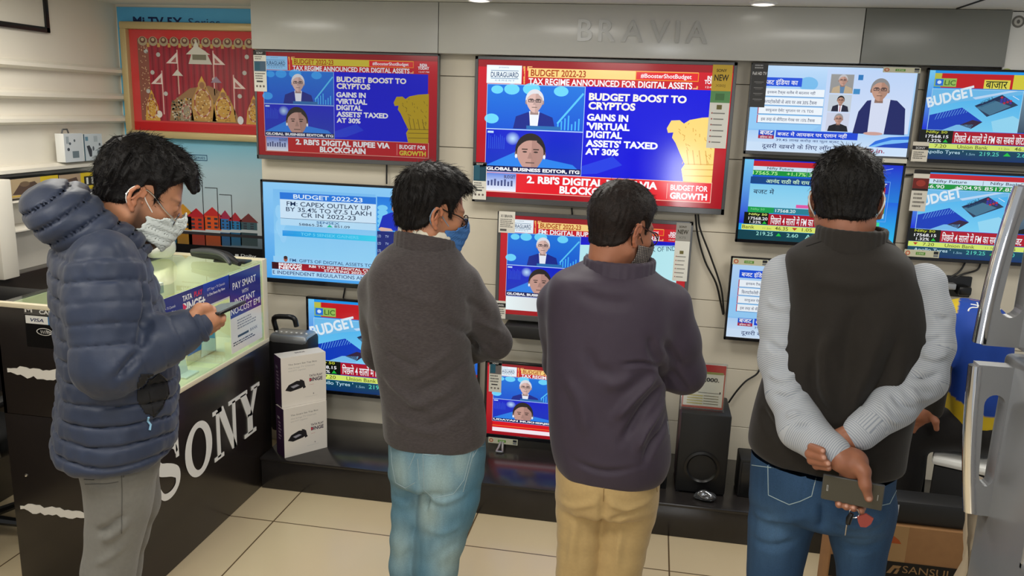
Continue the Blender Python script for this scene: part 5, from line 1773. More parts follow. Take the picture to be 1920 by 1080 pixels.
class Fld:
    def __init__(s, lo, hi, h):
        s.lo = np.array(lo, float)
        s.h = h
        s.n = np.ceil((np.array(hi)-s.lo)/h).astype(int)+1
        s.ax = [s.lo[i]+h*np.arange(s.n[i]) for i in range(3)]
        s.d = np.full(s.n, .3, np.float32)
    def sub(s, lo, hi):
        sl = []
        for i in range(3):
            a = int(max(0, math.floor((lo[i]-s.lo[i])/s.h)))
            b = int(min(s.n[i], math.ceil((hi[i]-s.lo[i])/s.h)+1))
            if b <= a:
                return None, None
            sl.append(slice(a, b))
        g = np.stack(np.meshgrid(*[s.ax[i][sl[i]] for i in range(3)], indexing='ij'), -1).astype(np.float32)
        return tuple(sl), g
    def put(s, sl, v, k, neg=False):
        if neg:
            s.d[sl] = -smin(-s.d[sl], v, k)
        else:
            s.d[sl] = smin(s.d[sl], v, k)
    def cap(s, a, b, ra, rb, k=.01, neg=False, flat=None, disp=None):
        a, b = np.array(a, float), np.array(b, float)
        m = max(ra, rb)+k+4*s.h+.012
        sl, g = s.sub(np.minimum(a, b)-m, np.maximum(a, b)+m)
        if sl is None:
            return
        if flat is not None:      # flatten along a direction: factor < 1 squeezes
            nrm, fac = np.array(flat[0], float)/np.linalg.norm(flat[0]), flat[1]
            mid = (a+b)/2
            w_ = (g-mid)@nrm
            g = g+(w_*(1/fac-1))[..., None]*nrm.astype(np.float32)
        ab = b-a
        L2 = ab@ab+1e-12
        t = np.clip(((g-a)@ab)/L2, 0, 1)
        d = np.linalg.norm(g-a-t[..., None]*ab, axis=-1)-(ra+(rb-ra)*t)
        if disp is not None:
            d = d-disp(t*math.sqrt(L2), g)
        s.put(sl, d, k, neg)
    def chain(s, pts, rad, k=.012, disp=None, **kw):
        off = 0.
        for i in range(len(pts)-1):
            L = np.linalg.norm(np.array(pts[i+1])-np.array(pts[i]))
            o = off
            s.cap(pts[i], pts[i+1], rad[i], rad[i+1], k, disp=(lambda t, g, o=o: disp(t+o, g)) if disp else None, **kw)
            off += L
    def ell(s, c, r, k=.01, R=None, neg=False):
        c, r = np.array(c, float), np.array(r, float)
        m = r.max()+k+4*s.h
        sl, g = s.sub(c-m, c+m)
        if sl is None:
            return
        q = g-c
        if R is not None:
            q = q@R
        q = q/r
        l = np.linalg.norm(q, axis=-1)
        g2 = np.linalg.norm(q/r, axis=-1)+1e-9
        s.put(sl, l*(l-1)/g2, k, neg)
    def loft(s, rows, k=.02, n=2.3, rnd=.012, disp=None, neg=False, top=None):
        """rows: (z, cx, cy, rx, ry) sorted or not; superellipse sections"""
        rows = sorted(rows)
        R = np.array(catmull([np.array(q) for q in rows], 6))
        zo = np.argsort(R[:, 0])
        R = R[zo]
        m = .06
        lo = (R[:, 1]-R[:, 3]).min()-m, (R[:, 2]-R[:, 4]).min()-m, R[0, 0]-m
        hi = (R[:, 1]+R[:, 3]).max()+m, (R[:, 2]+R[:, 4]).max()+m, R[-1, 0]+m
        sl, g = s.sub(lo, hi)
        if sl is None:
            return
        zz = g[0, 0, :, 2]
        cx, cy, rx, ry = [np.interp(zz, R[:, 0], R[:, i]).astype(np.float32) for i in (1, 2, 3, 4)]
        x, y = np.abs(g[..., 0]-cx), np.abs(g[..., 1]-cy)
        q = ((x/rx)**n+(y/ry)**n)**(1/n)+1e-6
        # first order distance
        gx = (x/rx)**(n-1)/rx
        gy = (y/ry)**(n-1)/ry
        gr = np.sqrt(gx*gx+gy*gy)/(q**(n-1))+1e-6
        d = (q-1)/np.maximum(gr, 1/np.maximum(rx, ry))
        if disp is not None:
            d = d-disp(g)
        ze = np.maximum(R[0, 0]-g[..., 2], g[..., 2]-R[-1, 0])
        a, b = d+rnd, ze+rnd
        d = np.minimum(np.maximum(a, b), 0)+np.sqrt(np.maximum(a, 0)**2+np.maximum(b, 0)**2)-rnd
        s.put(sl, d, k, neg)
    def mesh(s, field=None):
        return surface_nets(s.d if field is None else field, s.lo, s.h)

def surface_nets(d, lo, h):
    ins = d < 0
    nx, ny, nz = d.shape
    c = np.zeros((nx-1, ny-1, nz-1), np.int8)
    for i in (0, 1):
        for j in (0, 1):
            for k in (0, 1):
                c += ins[i:nx-1+i, j:ny-1+j, k:nz-1+k]
    act = (c > 0) & (c < 8)
    idx = np.full(act.shape, -1, np.int64)
    I = np.argwhere(act)
    idx[act] = np.arange(len(I))
    acc = np.zeros((len(I), 3))
    cnt = np.zeros(len(I))
    cor = [(i, j, k) for i in (0, 1) for j in (0, 1) for k in (0, 1)]
    vals = {q: d[I[:, 0]+q[0], I[:, 1]+q[1], I[:, 2]+q[2]].astype(float) for q in cor}
    for q in cor:
        for ax in range(3):
            if q[ax] == 0:
                q2 = list(q); q2[ax] = 1; q2 = tuple(q2)
                a, b = vals[q], vals[q2]
                m = (a < 0) != (b < 0)
                t = np.where(m, a/(a-b+1e-20), 0)
                p = np.array(q, float)[None, :].repeat(len(I), 0)
                p[:, ax] += t
                acc[m] += p[m]
                cnt[m] += 1
    V = lo+h*(I+acc/np.maximum(cnt, 1)[:, None])
    F = []
    for ax in range(3):
        a1, a2 = (ax+1) % 3, (ax+2) % 3
        s0 = [slice(1, -1)]*3; s1 = [slice(1, -1)]*3
        s0[ax] = slice(0, d.shape[ax]-1); s1[ax] = slice(1, d.shape[ax])
        A, B = ins[tuple(s0)], ins[tuple(s1)]
        E = np.argwhere(A != B)
        if not len(E):
            continue
        flip = A[tuple(E.T)]
        base = E.copy()
        base[:, a1] += 1; base[:, a2] += 1
        def cell(o1, o2):
            q = base.copy(); q[:, a1] += o1; q[:, a2] += o2
            return idx[q[:, 0], q[:, 1], q[:, 2]]
        v0, v1, v2, v3 = cell(-1, -1), cell(0, -1), cell(0, 0), cell(-1, 0)
        f = np.stack([v0, v1, v2, v3], 1)
        f[~flip] = f[~flip][:, ::-1]
        F.append(f)
    F = np.concatenate(F)
    F = F[(F >= 0).all(1)]
    return V, F

def relax(V, F, it=2, w_=.5, keep=True):
    E = np.concatenate([F[:, [0, 1]], F[:, [1, 2]], F[:, [2, 3]], F[:, [3, 0]]])
    cnt = np.zeros(len(V))
    np.add.at(cnt, E[:, 0], 1); np.add.at(cnt, E[:, 1], 1)
    for i in range(it):
        for ww in ((w_, -w_*1.04) if keep else (w_,)):
            S_ = np.zeros_like(V)
            np.add.at(S_, E[:, 0], V[E[:, 1]]); np.add.at(S_, E[:, 1], V[E[:, 0]])
            V = V+ww*(S_/np.maximum(cnt, 1)[:, None]-V)
    return V

def normals(V, F):
    n = np.cross(V[F[:, 2]]-V[F[:, 0]], V[F[:, 3]]-V[F[:, 1]])
    N_ = np.zeros_like(V)
    for i in range(4):
        np.add.at(N_, F[:, i], n)
    return N_/(np.linalg.norm(N_, axis=1, keepdims=True)+1e-12)

def mesh_obj(name, V, F, m, parent=None, col=None):
    me = bpy.data.meshes.new(name)
    me.vertices.add(len(V)); me.vertices.foreach_set('co', np.asarray(V, np.float32).ravel())
    k = F.shape[1]
    me.loops.add(F.size); me.loops.foreach_set('vertex_index', F.astype(np.int32).ravel())
    me.polygons.add(len(F)); me.polygons.foreach_set('loop_start', np.arange(0, F.size, k, dtype=np.int32))
    me.update(calc_edges=True)
    me.polygons.foreach_set('use_smooth', np.ones(len(F), bool))
    me.materials.append(m)
    if col is not None:
        ca = me.color_attributes.new('Col', 'FLOAT_COLOR', 'POINT')
        ca.data.foreach_set('color', np.concatenate([col, np.ones((len(V), 1))], 1).astype(np.float32).ravel())
    me.validate()
    o = bpy.data.objects.new(name, me)
    COL.objects.link(o)
    if parent is not None:
        o.parent = parent
    return o

def lin(c):
    return np.array(srgb(c))

def rotm(yaw=0, pitch=0, roll=0):
    """columns = local x(right), y(forward), z(up); pitch<0 looks down; yaw>0 turns left"""
    cy, sy = math.cos(yaw), math.sin(yaw)
    cp, sp = math.cos(pitch), math.sin(pitch)
    cr, sr = math.cos(roll), math.sin(roll)
    Rz = np.array([[cy, -sy, 0], [sy, cy, 0], [0, 0, 1]])
    Rx = np.array([[1, 0, 0], [0, cp, -sp], [0, sp, cp]])
    Ry = np.array([[cr, 0, sr], [0, 1, 0], [-sr, 0, cr]])
    return Rz@Rx@Ry

class Person:
    """local frame: x to the viewer's right, y away from the viewer, z up, origin on the floor"""
    def __init__(s, px, py, Y, label):
        p = at(px, py, Y)
        s.c = p[:2].copy()
        v = s.c/np.linalg.norm(s.c)
        s.v = v
        s.u = np.array([v[1], -v[0]])
        s.ang = math.atan2(s.u[1], s.u[0])
        s.root = empty('person', (s.c[0], s.c[1], 0), label, 'person', None, s.ang)
        s.eye = np.array([-(s.c@s.u), -(s.c@s.v), CAM_H])
        s.bod = []
    def ray(s, px, py):
        d = _rt*((px-960)/FPX) - _up*((py-540)/FPX) + _f
        return np.array([d[:2]@s.u, d[:2]@s.v, d[2]])
    def W(s, px, py, ly=0.):
        d = s.ray(px, py)
        t = (ly-s.eye[1])/d[1]
        return s.eye+d*t
    def rows(s, L):
        out = []
        for q in L:
            py, a, b, ry = q[:4]
            cy = q[4] if len(q) > 4 else 0.
            A, B = s.W(a, py, cy), s.W(b, py, cy)
            C_ = (A+B)/2
            out.append((C_[2], C_[0], cy, (B[0]-A[0])/2, ry))
        return out
    def bvh(s, o):
        me = o.data
        return BVHTree.FromPolygons([v.co for v in me.vertices], [list(p.vertices) for p in me.polygons])
    def hit(s, tree, px, py, off=0.):
        d = Vector(s.ray(px, py)).normalized()
        h_ = tree.ray_cast(Vector(s.eye), d)
        if h_[0] is None:
            return None
        return np.array(h_[0]+h_[1]*off)
    def lines(s, o, polys, r, m, name, off=.0006, parent=None, sub=5):
        tree = s.bvh(o)
        mb = MB()
        for P in polys:
            Q = []
            for i in range(len(P)-1):
                n = max(2, int(math.hypot(P[i+1][0]-P[i][0], P[i+1][1]-P[i][1])/4))
                for k in range(n):
                    t = k/n
                    Q.append((P[i][0]*(1-t)+P[i+1][0]*t, P[i][1]*(1-t)+P[i+1][1]*t))
            Q.append(P[-1])
            H_ = [s.hit(tree, a, b, off) for a, b in Q]
            H_ = [q for q in H_ if q is not None]
            if len(H_) > 1:
                mb.tube(H_, r, m, 5)
        if not mb.v:
            return None
        ob = mb.build(name)
        ob.parent = parent or o
        return ob
    def patch(s, o, poly, m, name, off=.001, step=3):
        """a thin panel lying on the visible surface inside a pixel polygon"""
        tree = s.bvh(o)
        xs_ = [q[0] for q in poly]; ys_ = [q[1] for q in poly]
        def inside(x, y):
            c = False
            for i in range(len(poly)):
                (x1, y1), (x2, y2) = poly[i], poly[i-1]
                if (y1 > y) != (y2 > y) and x < (x2-x1)*(y-y1)/(y2-y1)+x1:
                    c = not c
            return c
        vs, idx, fs = [], {}, []
        nx_, ny_ = int((max(xs_)-min(xs_))/step)+2, int((max(ys_)-min(ys_))/step)+2
        for i in range(nx_):
            for j in range(ny_):
                x, y = min(xs_)+i*step, min(ys_)+j*step
                if inside(x, y):
                    h_ = s.hit(tree, x, y, off)
                    if h_ is not None:
                        idx[i, j] = len(vs); vs.append(h_)
        for (i, j) in idx:
            q = [(i, j), (i, j+1), (i+1, j+1), (i+1, j)]
            if all(k in idx for k in q):
                P_ = [vs[idx[k]] for k in q]
                if max(np.linalg.norm(P_[a]-P_[a-1]) for a in range(4)) < .03:
                    fs.append([idx[k] for k in q])
        mb = MB(); mb.add(vs, fs, m, smooth=True)
        ob = mb.build(name)
        ob.parent = o
        sm = ob.modifiers.new('thick', 'SOLIDIFY'); sm.thickness = .0015; sm.offset = 1
        return ob
    def fold(s, V, F, folds):
        """folds: (pixel polyline, width, depth); negative depth = crease; works on the visible surface"""
        N_ = normals(V, F)
        tree = BVHTree.FromPolygons([tuple(v) for v in V], F.tolist())
        D = np.zeros(len(V))
        for P, wd, dp in folds:
            Q = []
            for a, b in P:
                q = s.hit(tree, a, b)
                if q is not None:
                    Q.append(q)
            if len(Q) < 2:
                continue
            Q = np.array(catmull(Q, 4))
            best = np.full(len(V), 9.)
            lo_, hi_ = Q.min(0)-4*wd, Q.max(0)+4*wd
            m_ = ((V > lo_) & (V < hi_)).all(1)
            if not m_.any():
                continue
            VV = V[m_]
            bb = best[m_]
            tt = np.zeros(len(VV))
            for i in range(len(Q)-1):
                ab = Q[i+1]-Q[i]
                t = np.clip(((VV-Q[i])@ab)/(ab@ab+1e-12), 0, 1)
                dd = np.linalg.norm(VV-Q[i]-t[:, None]*ab, axis=1)
                u_ = dd < bb
                tt[u_] = (i+t[u_])/(len(Q)-1)
                bb = np.minimum(bb, dd)
            env = np.clip(np.minimum(tt, 1-tt)*5, 0.15, 1)
            D[m_] += 2.5*dp*env*(np.exp(-(bb/wd)**2)-.35*np.exp(-(bb/(2.2*wd))**2))
        return V+N_*D[:, None]

# ---------------------------------------------------------------- heads
def head_field(h=.003):
    F = Fld((-.115, -.21, -.25), (.115, .15, .165), h)
    F.ell((0, -.014, .036), (.076, .097, .086))
    F.ell((0, .030, -.032), (.060, .064, .082), k=.035)
    for sx in (-1, 1):
        F.cap((sx*.052, -.008, -.058), (sx*.018, .062, -.104), .022, .018, k=.022)
        F.ell((sx*.040, .058, -.022), (.022, .022, .02), k=.02)
    F.ell((0, .070, -.104), (.022, .018, .018), k=.025)
    F.cap((0, -.028, -.045), (0, -.034, -.095), .054, .050, k=.03)
    skull = F.d.copy()
    F.cap((-.034, .077, .017), (.034, .077, .017), .011, .011, k=.014)
    F.cap((0, .086, .010), (0, .109, -.030), .007, .011, k=.012)
    for sx in (-1, 1):
        F.ell((sx*.012, .098, -.036), (.009, .01, .008), k=.008)
        F.ell((sx*.031, .098, .0), (.015, .014, .010), k=.012, neg=True)
        F.ell((sx*.031, .079, -.001), (.0135, .0125, .0125), k=.003)
    F.cap((-.020, .084, -.064), (.020, .084, -.064), .008, .008, k=.009)
    F.cap((-.016, .083, -.075), (.016, .083, -.075), .009, .009, k=.008)
    for sx in (-1, 1):
        pts = [(.012, .010), (.012, .022), (.004, .031), (-.010, .029), (-.019, .014), (-.017, -.006), (-.009, -.020), (.002, -.030)]
        Q = [(sx*(.0745+.20*max(0, .014-y)*1.6+.002), -.012+y, -.012+z) for y, z in pts]
        F.chain(Q, [.0042, .0044, .0046, .0048, .0048, .0044, .0048, .0066], k=.004)
        F.cap((sx*.076, -.012, .002), (sx*.079, -.014, -.026), .010, .009, k=.006, flat=((1, 0, 0), .45))
        F.cap((sx*.080, -.010, .012), (sx*.084, -.020, -.014), .0035, .0035, k=.003)
        F.ell((sx*.077, -.004, -.014), (.006, .006, .010), k=.003, neg=True)
        F.ell((sx*.0765, .004, -.016), (.004, .004, .006), k=.004)
    return F, skull

_HF = None
def zline(y, nape=-.078, side=0.):
    return np.interp(y, [-.13, -.085, -.05, -.030, -.018, -.006, .008, .018, .030, .036, .046, .06, .078, .10, .13],
                     [nape, nape, nape+.012, -.045, -.018, .022, .026, .012+side, -.014+side, .012, .036, .052, .074, .085, .10])

def make_head(P, px, py, ly, yaw, pitch, roll, skin, hairc, style, beard=None, scale=1., neck=None, nr=.058):
    """returns placement (O,R); adds skin geometry to P.bod and a hair child"""
    global _HF
    if _HF is None:
        _HF = head_field()
    F, skull = _HF
    O = P.W(px, py, ly)
    R = rotm(yaw, pitch, roll)*scale
    if neck is not None:
        nl = np.linalg.inv(R)@(np.array(neck)-O)
        F3 = Fld(F.lo, F.lo+F.h*(F.n-1), F.h); F3.n = F.n; F3.d = F.d.copy()
        F3.cap((0, -.026, -.05), nl, .052, nr, k=.03)
        V, Fc = F3.mesh()
    else:
        V, Fc = F.mesh()
    V = relax(V, Fc, 1)
    # skin tone with stubble / brows / lips
    base = np.tile(lin(skin), (len(V), 1))
    n = vnoise(V, 60, 3)[:, None]
    base = base*(1+.08*n)
    brow = np.exp(-(((np.abs(V[:, 0])-.032)/.018)**2+((V[:, 2]-.018-.1*(np.abs(V[:, 0])-.03))/.0045)**2))*(V[:, 1] > .06)
    base = base*(1-.85*brow[:, None])+.85*brow[:, None]*lin((24, 18, 16))
    lip = np.exp(-((V[:, 0]/.022)**4+((V[:, 2]+.069)/.009)**4))*(V[:, 1] > .07)
    base = base*(1-.5*lip[:, None])+.5*lip[:, None]*lin((130, 70, 60))
    ear = (np.abs(V[:, 0]) > .078)[:, None]
    base = base*np.where(ear, np.array([1.08, .95, .92]), 1)
    if beard:
        zb = np.interp(V[:, 1], [-.01, .01, .03, .06, .09], [-.01, -.035, -.05, -.06, -.05])
        m_ = 1/(1+np.exp((V[:, 2]-zb)/.006))*np.clip((V[:, 1]+.012)/.02, 0, 1)*(V[:, 2] > -.125)*np.clip((V[:, 2]+.13)/.01, 0, 1)
        m_ = (m_*beard)[:, None]
        base = base*(1-m_)+m_*lin((26, 20, 17))
    P.bod.append((V@R.T+O, Fc, base))
    # hair shell
    g = np.stack(np.meshgrid(*F.ax, indexing='ij'), -1)
    m_ = g[..., 2]-zline(g[..., 1], style.get('nape', -.078), style.get('side', 0.))
    m_ += .004*vnoise(g, 90, 9)
    sst = np.clip((m_+.004)/style.get('fade', .03), 0, 1)
    sst = sst*sst*(3-2*sst)
    up = np.clip((g[..., 2]-.0)/.11, 0, 1)
    fr = np.clip((g[..., 1]-.0)/.09, 0, 1)
    bk = np.clip((-g[..., 1]-.02)/.07, 0, 1)
    th = style['base']+style['top']*up**1.5+style.get('front', 0)*fr*up+style.get('back', 0)*bk*(1-up)
    # clumping runs along the growth direction
    ph = np.arctan2(g[..., 0], g[..., 1]+.05)
    Q = np.stack([ph*3.2, g[..., 2]*6, np.linalg.norm(g, axis=-1)*5], -1)
    cl = vnoise(Q, style.get('clf', 3.), 5)+.5*vnoise(g, 70, 6)
    th = th*(1+style.get('clump', .25)*cl)
    hd = skull-(th*sst-.007*(1-sst))
    for (a, b, ra, rb) in style.get('locks', []):
        F2 = Fld(F.lo, F.lo+F.h*(F.n-1), F.h)
        F2.n = F.n; F2.d = hd
        F2.cap(a, b, ra, rb, k=.012)
        hd = F2.d
    Vh, Fh = surface_nets(hd.astype(np.float32), F.lo, F.h)
    Vh = relax(Vh, Fh, 1, .4)
    mh = M.setdefault('hair_%d_%d_%d' % hairc, mat('dark_hair', hairc, .55, spec=.22, noise=.35, nscale=60, bump=.8, bscale=220))
    # strands
    Nn = normals(Vh, Fh)
    rs = np.random.RandomState(style.get('seed', 1))
    mv = Vh[:, 2]-zline(Vh[:, 1], style.get('nape', -.078), style.get('side', 0.))
    # keep only the shell that lies outside the skin
    ok = np.where(mv > .002)[0]
    cnt = style.get('strands', 3800)
    pick = rs.choice(ok, cnt)
    p = Vh[pick]+rs.normal(0, .0012, (cnt, 3))
    nn = Nn[pick]
    crown = np.array(style.get('crown', (0.01, -.06, .13)))
    d = p-crown
    d[:, 2] -= style.get('grav', .02)
    d += np.array(style.get('comb', (0, 0, 0)))*np.clip(p[:, 2:3]/.1, 0, 1)
    d -= nn*np.sum(d*nn, 1, keepdims=True)
    d /= np.linalg.norm(d, axis=1, keepdims=True)+1e-9
    d += rs.normal(0, style.get('mess', .22), (cnt, 3))
    L = rs.uniform(.5, 1., (cnt, 1))*style.get('len', .03)*(1+.6*np.clip(p[:, 2:3]/.12, 0, 1))
    lift = rs.uniform(.0, 1., (cnt, 1))*style.get('lift', .16)
    curl = rs.normal(0, style.get('curl', .25), (cnt, 3))
    seg = 5
    pts = []
    q = p-nn*.005
    dirn = d+nn*(lift+.35)
    for i in range(seg):
        pts.append(q)
        dirn = dirn/(np.linalg.norm(dirn, axis=1, keepdims=True)+1e-9)
        q = q+dirn*L/(seg-1)
        dirn = dirn-nn*.16+curl*.25
    pts = np.stack(pts, 1)
    t = np.linspace(0, 1, seg)
    wd = style.get('wid', .0011)*(1-.75*t)
    sd = np.cross(d, nn)
    sd /= np.linalg.norm(sd, axis=1, keepdims=True)+1e-9
    ring = []
    for a in (0, 2*PI/3, 4*PI/3):
        ring.append(pts+wd[None, :, None]*(math.cos(a)*sd[:, None]+math.sin(a)*nn[:, None]))
    VV = np.stack(ring, 2).reshape(-1, 3)
    b_ = (np.arange(cnt)*seg*3)[:, None, None, None]+(np.arange(seg-1)*3)[None, :, None, None]
    k_ = np.arange(3)[None, None, :, None]
    fq = np.concatenate([b_+k_, b_+(k_+1) % 3, b_+3+(k_+1) % 3, b_+3+k_], -1).reshape(-1, 4)
    Va = np.concatenate([Vh, VV]); Fa = np.concatenate([Fh, fq+len(Vh)])
    mesh_obj('hair', Va@R.T+O, Fa, mh, P.root)
    return O, R

def finish_body(P, mskin, coarse=None):
    """join all skin pieces into one body mesh"""
    Vs, Fs, Cs = [], [], []
    k = 0
    for V, F, c in P.bod:
        Vs.append(V); Fs.append(F+k); Cs.append(c)
        k += len(V)
    return mesh_obj('body', np.concatenate(Vs), np.concatenate(Fs), mskin, P.root, np.concatenate(Cs))

def hand_field(P, lo, hi, prims, skin, nails=(), h=.0022):
    """prims: list of (points, radii, k)"""
    F = Fld(lo, hi, h)
    for q in prims:
        F.chain(q[0], q[1], k=q[2] if len(q) > 2 else .005, **(q[3] if len(q) > 3 else {}))
    V, Fc = F.mesh()
    V = relax(V, Fc, 1)
    c = np.tile(lin(skin), (len(V), 1))*(1+.07*vnoise(V, 90, 4))[:, None]
    for p_, r_ in nails:
        d = np.linalg.norm(V-np.array(p_), axis=1)
        m_ = np.clip((r_-d)/(.3*r_), 0, 1)[:, None]*.8
        c = c*(1-m_)+m_*lin((206, 158, 138))
    P.bod.append((V, Fc, c))

def generic_hand(P, wrist, dirn, palm_n, skin, curl=.7, side=1, size=1.):
    """a relaxed hand: dirn along the fingers, palm_n out of the palm, side=+1 thumb to dirn x palm_n"""
    w_ = np.array(wrist, float)
    d = np.array(dirn, float); d /= np.linalg.norm(d)
    n = np.array(palm_n, float); n -= d*(n@d); n /= np.linalg.norm(n)
    t = np.cross(d, n)*side
    pr = []
    s = size
    pr.append(([w_-d*.03*s, w_+d*.02*s], [.027*s, .028*s], .01))
    kn = []
    for i, (o, l, r) in enumerate(((.030, .074, .0088), (.010, .082, .0092), (-.010, .076, .0088), (-.028, .060, .0078))):
        k0 = w_+d*(.088-.004*abs(i-1))*s+t*o*s
        pr.append(([w_+d*.01*s+t*o*.55*s, k0], [.017*s, .0115*s], .014))
        p, dd = k0, d.copy()
        pts, rad = [k0], [r*1.15*s]
        for j, f in enumerate((.45, .32, .23)):
            a = curl*(.55, .75, .6)[j]*(1+.1*i)
            dd = dd*math.cos(a)+n*math.sin(a)
            ax = np.cross(d, n)
            nn_ = np.cross(ax, dd)
            n_loc = nn_
            p = p+dd*l*f*s
            pts.append(p); rad.append(r*(1-.10*(j+1))*s)
            n = n*1.0
        pr.append((pts, rad, .004))
    tb = w_+d*.025*s+t*.026*s
    t1 = tb+(d*.55+t*.6+n*.35)*.042*s
    t2 = t1+(d*.85+t*.05+n*.4)*.032*s
    t3 = t2+(d*.8-t*.2+n*.35)*.024*s
    pr.append(([tb, t1, t2, t3], [.016*s, .0125*s, .0105*s, .0088*s], .01))
    A = np.concatenate([np.array(q[0]) for q in pr])
    hand_field(P, A.min(0)-.04, A.max(0)+.04, pr, skin)

def coarse_body(P, shoulders, arms, hips, legs, skin, torso_rows):
    F_lo = np.array([9., 9, 9]); F_hi = -F_lo
    pts = [np.array(q) for q in shoulders]+[np.array(q) for a in arms for q in a]+[np.array(q) for a in legs for q in a]
    A = np.array(pts)
    lo, hi = A.min(0)-.2, A.max(0)+.2
    lo[2] = -.01
    F = Fld(lo, hi, .011)
    if torso_rows:
        F.loft([(z, cx, cy, rx*.78, ry*.72) for z, cx, cy, rx, ry in torso_rows], k=.03)
    for a in arms:
        F.chain(a, np.linspace(.034, .024, len(a)), k=.02)
    for l in legs:
        F.chain(l, np.linspace(.040, .030, len(l)), k=.02)
        e = np.array(l[-1])
        F.cap(e, e+[0, .08, -.03], .034, .022, k=.02)
    V, Fc = F.mesh()
    P.bod.append((relax(V, Fc, 1), Fc, np.tile(lin(skin), (len(V), 1))))

def garment(P, name, F, m, parent=None, folds=(), noise=(), it=1, col=None, post=None):
    V, Fc = F.mesh()
    V = relax(V, Fc, it, .5)
    if folds:
        V = P.fold(V, Fc, folds)
    for f, a, s in noise:
        N_ = normals(V, Fc)
        V = V+N_*(a*vnoise(V*np.array([1, 1, .6]), f, s))[:, None]
    if post:
        V = post(V, normals(V, Fc))
    c = col(V) if col else None
    return mesh_obj(name, V, Fc, m, parent or P.root, c)

def leg_prims(P, F, left, right, lyL=0., lyR=0., foot=None, k=.03, bag=.0):
    """left/right: (py, pxL, pxR) sections; continues straight to the floor"""
    ends = []
    for secs, ly in ((left, lyL), (right, lyR)):
        pts, rad = [], []
        for q in secs:
            l_ = q[3] if len(q) > 3 else ly
            A, B = P.W(q[1], q[0], l_), P.W(q[2], q[0], l_)
            pts.append((A+B)/2); rad.append((B[0]-A[0])/2)
        z1 = pts[-1][2]
        if z1 > .12:
            last = pts[-1].copy()
            pts.append(np.array([last[0], last[1]+.01, z1*.5])); rad.append(rad[-1]*.93)
            pts.append(np.array([last[0], last[1], .07])); rad.append(rad[-2]*.9)
        F.chain(pts, rad, k=k)
        ends.append(pts)
    return ends

def shoe(P, e, fwd, m, msole):
    f = np.array([fwd[0], fwd[1], 0.]); f /= np.linalg.norm(f)
    e = np.array([e[0], e[1], 0.])
    F = Fld(e-.22, e+[.22, .22, .16], .006)
    F.cap(e-f*.035+[0, 0, .042], e+f*.13+[0, 0, .032], .044, .036, k=.02)
    F.cap(e-f*.02+[0, 0, .05], e-f*.01+[0, 0, .10], .043, .046, k=.02)
    F.cap(e+f*.10+[0, 0, .03], e+f*.155+[0, 0, .026], .04, .032, k=.02)
    g = np.stack(np.meshgrid(*F.ax, indexing='ij'), -1)
    F.d = np.maximum(F.d, .012-g[..., 2]).astype(np.float32)
    V, Fc = F.mesh()
    o = mesh_obj('shoe', relax(V, Fc, 1), Fc, m, P.root)
    F2 = Fld(e-.22, e+[.22, .22, .06], .005)
    F2.cap(e-f*.035+[0, 0, .02], e+f*.155+[0, 0, .02], .046, .040, k=.01)
    g = np.stack(np.meshgrid(*F2.ax, indexing='ij'), -1)
    F2.d = np.maximum(np.maximum(F2.d, .002-g[..., 2]), g[..., 2]-.016).astype(np.float32)
    V, Fc = F2.mesh()
    mesh_obj('sole', V, Fc, msole, o)
    return o

def fabric(name, col, rough=.85, bump=.25, bscale=500, noise=.08, nscale=120, sheen=.15, stretch=None):
    m = mat(name, col, rough, spec=.25, noise=noise, nscale=nscale, bump=bump, bscale=bscale)
    m.node_tree.nodes['Principled BSDF'].inputs['Sheen Weight'].default_value = sheen
    if stretch:
        nt = m.node_tree
        tc = [n for n in nt.nodes if n.type == 'TEX_COORD'][0]
        mp = nt.nodes.new('ShaderNodeMapping')
        mp.inputs['Scale'].default_value = stretch
        nt.links.new(tc.outputs['Object'], mp.inputs['Vector'])
        for n in nt.nodes:
            if n.type == 'TEX_NOISE':
                nt.links.new(mp.outputs['Vector'], n.inputs['Vector'])
    return m

M['skin'] = attr_mat('skin', .48, .4, sss=.12, bump=.12, bscale=350)
M['sole'] = mat('rubber_sole', (40, 38, 36), .7)
M['shoe_d'] = mat('dark_leather_shoe', (30, 26, 24), .4)
M['shoe_g'] = mat('grey_trainer', (80, 82, 86), .6)
def tube_child(P, name, pts, r, m, parent=None, n=8, sm=5, closed=False):
    mb = MB()
    mb.tube(pts, r, m, n, smooth_path=sm, closed=closed)
    o = mb.build(name)
    o.parent = parent or P.root
    return o

def mask_mesh(P, O, R, m, top=-.018, bot=-.118, side=.052, ymin=.018, th=.0016, off=.005, pleat=.0016, name='face_mask'):
    F, skull = _HF
    g = np.stack(np.meshgrid(*F.ax, indexing='ij'), -1)
    full = F.d
    # smooth hull over nose and chin
    H_ = Fld(F.lo, F.lo+F.h*(F.n-1), F.h); H_.n = F.n
    H_.d = skull.copy()
    H_.cap((0, .088, -.0), (0, .104, -.034), .012, .016, k=.05)
    H_.ell((0, .078, -.07), (.03, .028, .045), k=.04)
    sh = H_.d-off-pleat*np.sin(g[..., 2]*300)
    d = np.abs(sh)-th
    zt = top+.016*np.exp(-(g[..., 0]/.022)**2)-.35*np.clip(np.abs(g[..., 0])-.03, 0, 1)
    zb = bot+.55*np.clip(np.abs(g[..., 0])-.02, 0, 1)+.0*g[..., 0]
    reg = np.maximum(np.maximum(g[..., 2]-zt, zb-g[..., 2]), np.maximum(ymin-g[..., 1], np.abs(g[..., 0])-side*1.3))
    d = np.maximum(d, reg)
    V, Fc = surface_nets(d.astype(np.float32), F.lo, F.h)
    V = relax(V, Fc, 4, .5)
    return mesh_obj(name, V@R.T+O, Fc, m, P.root)

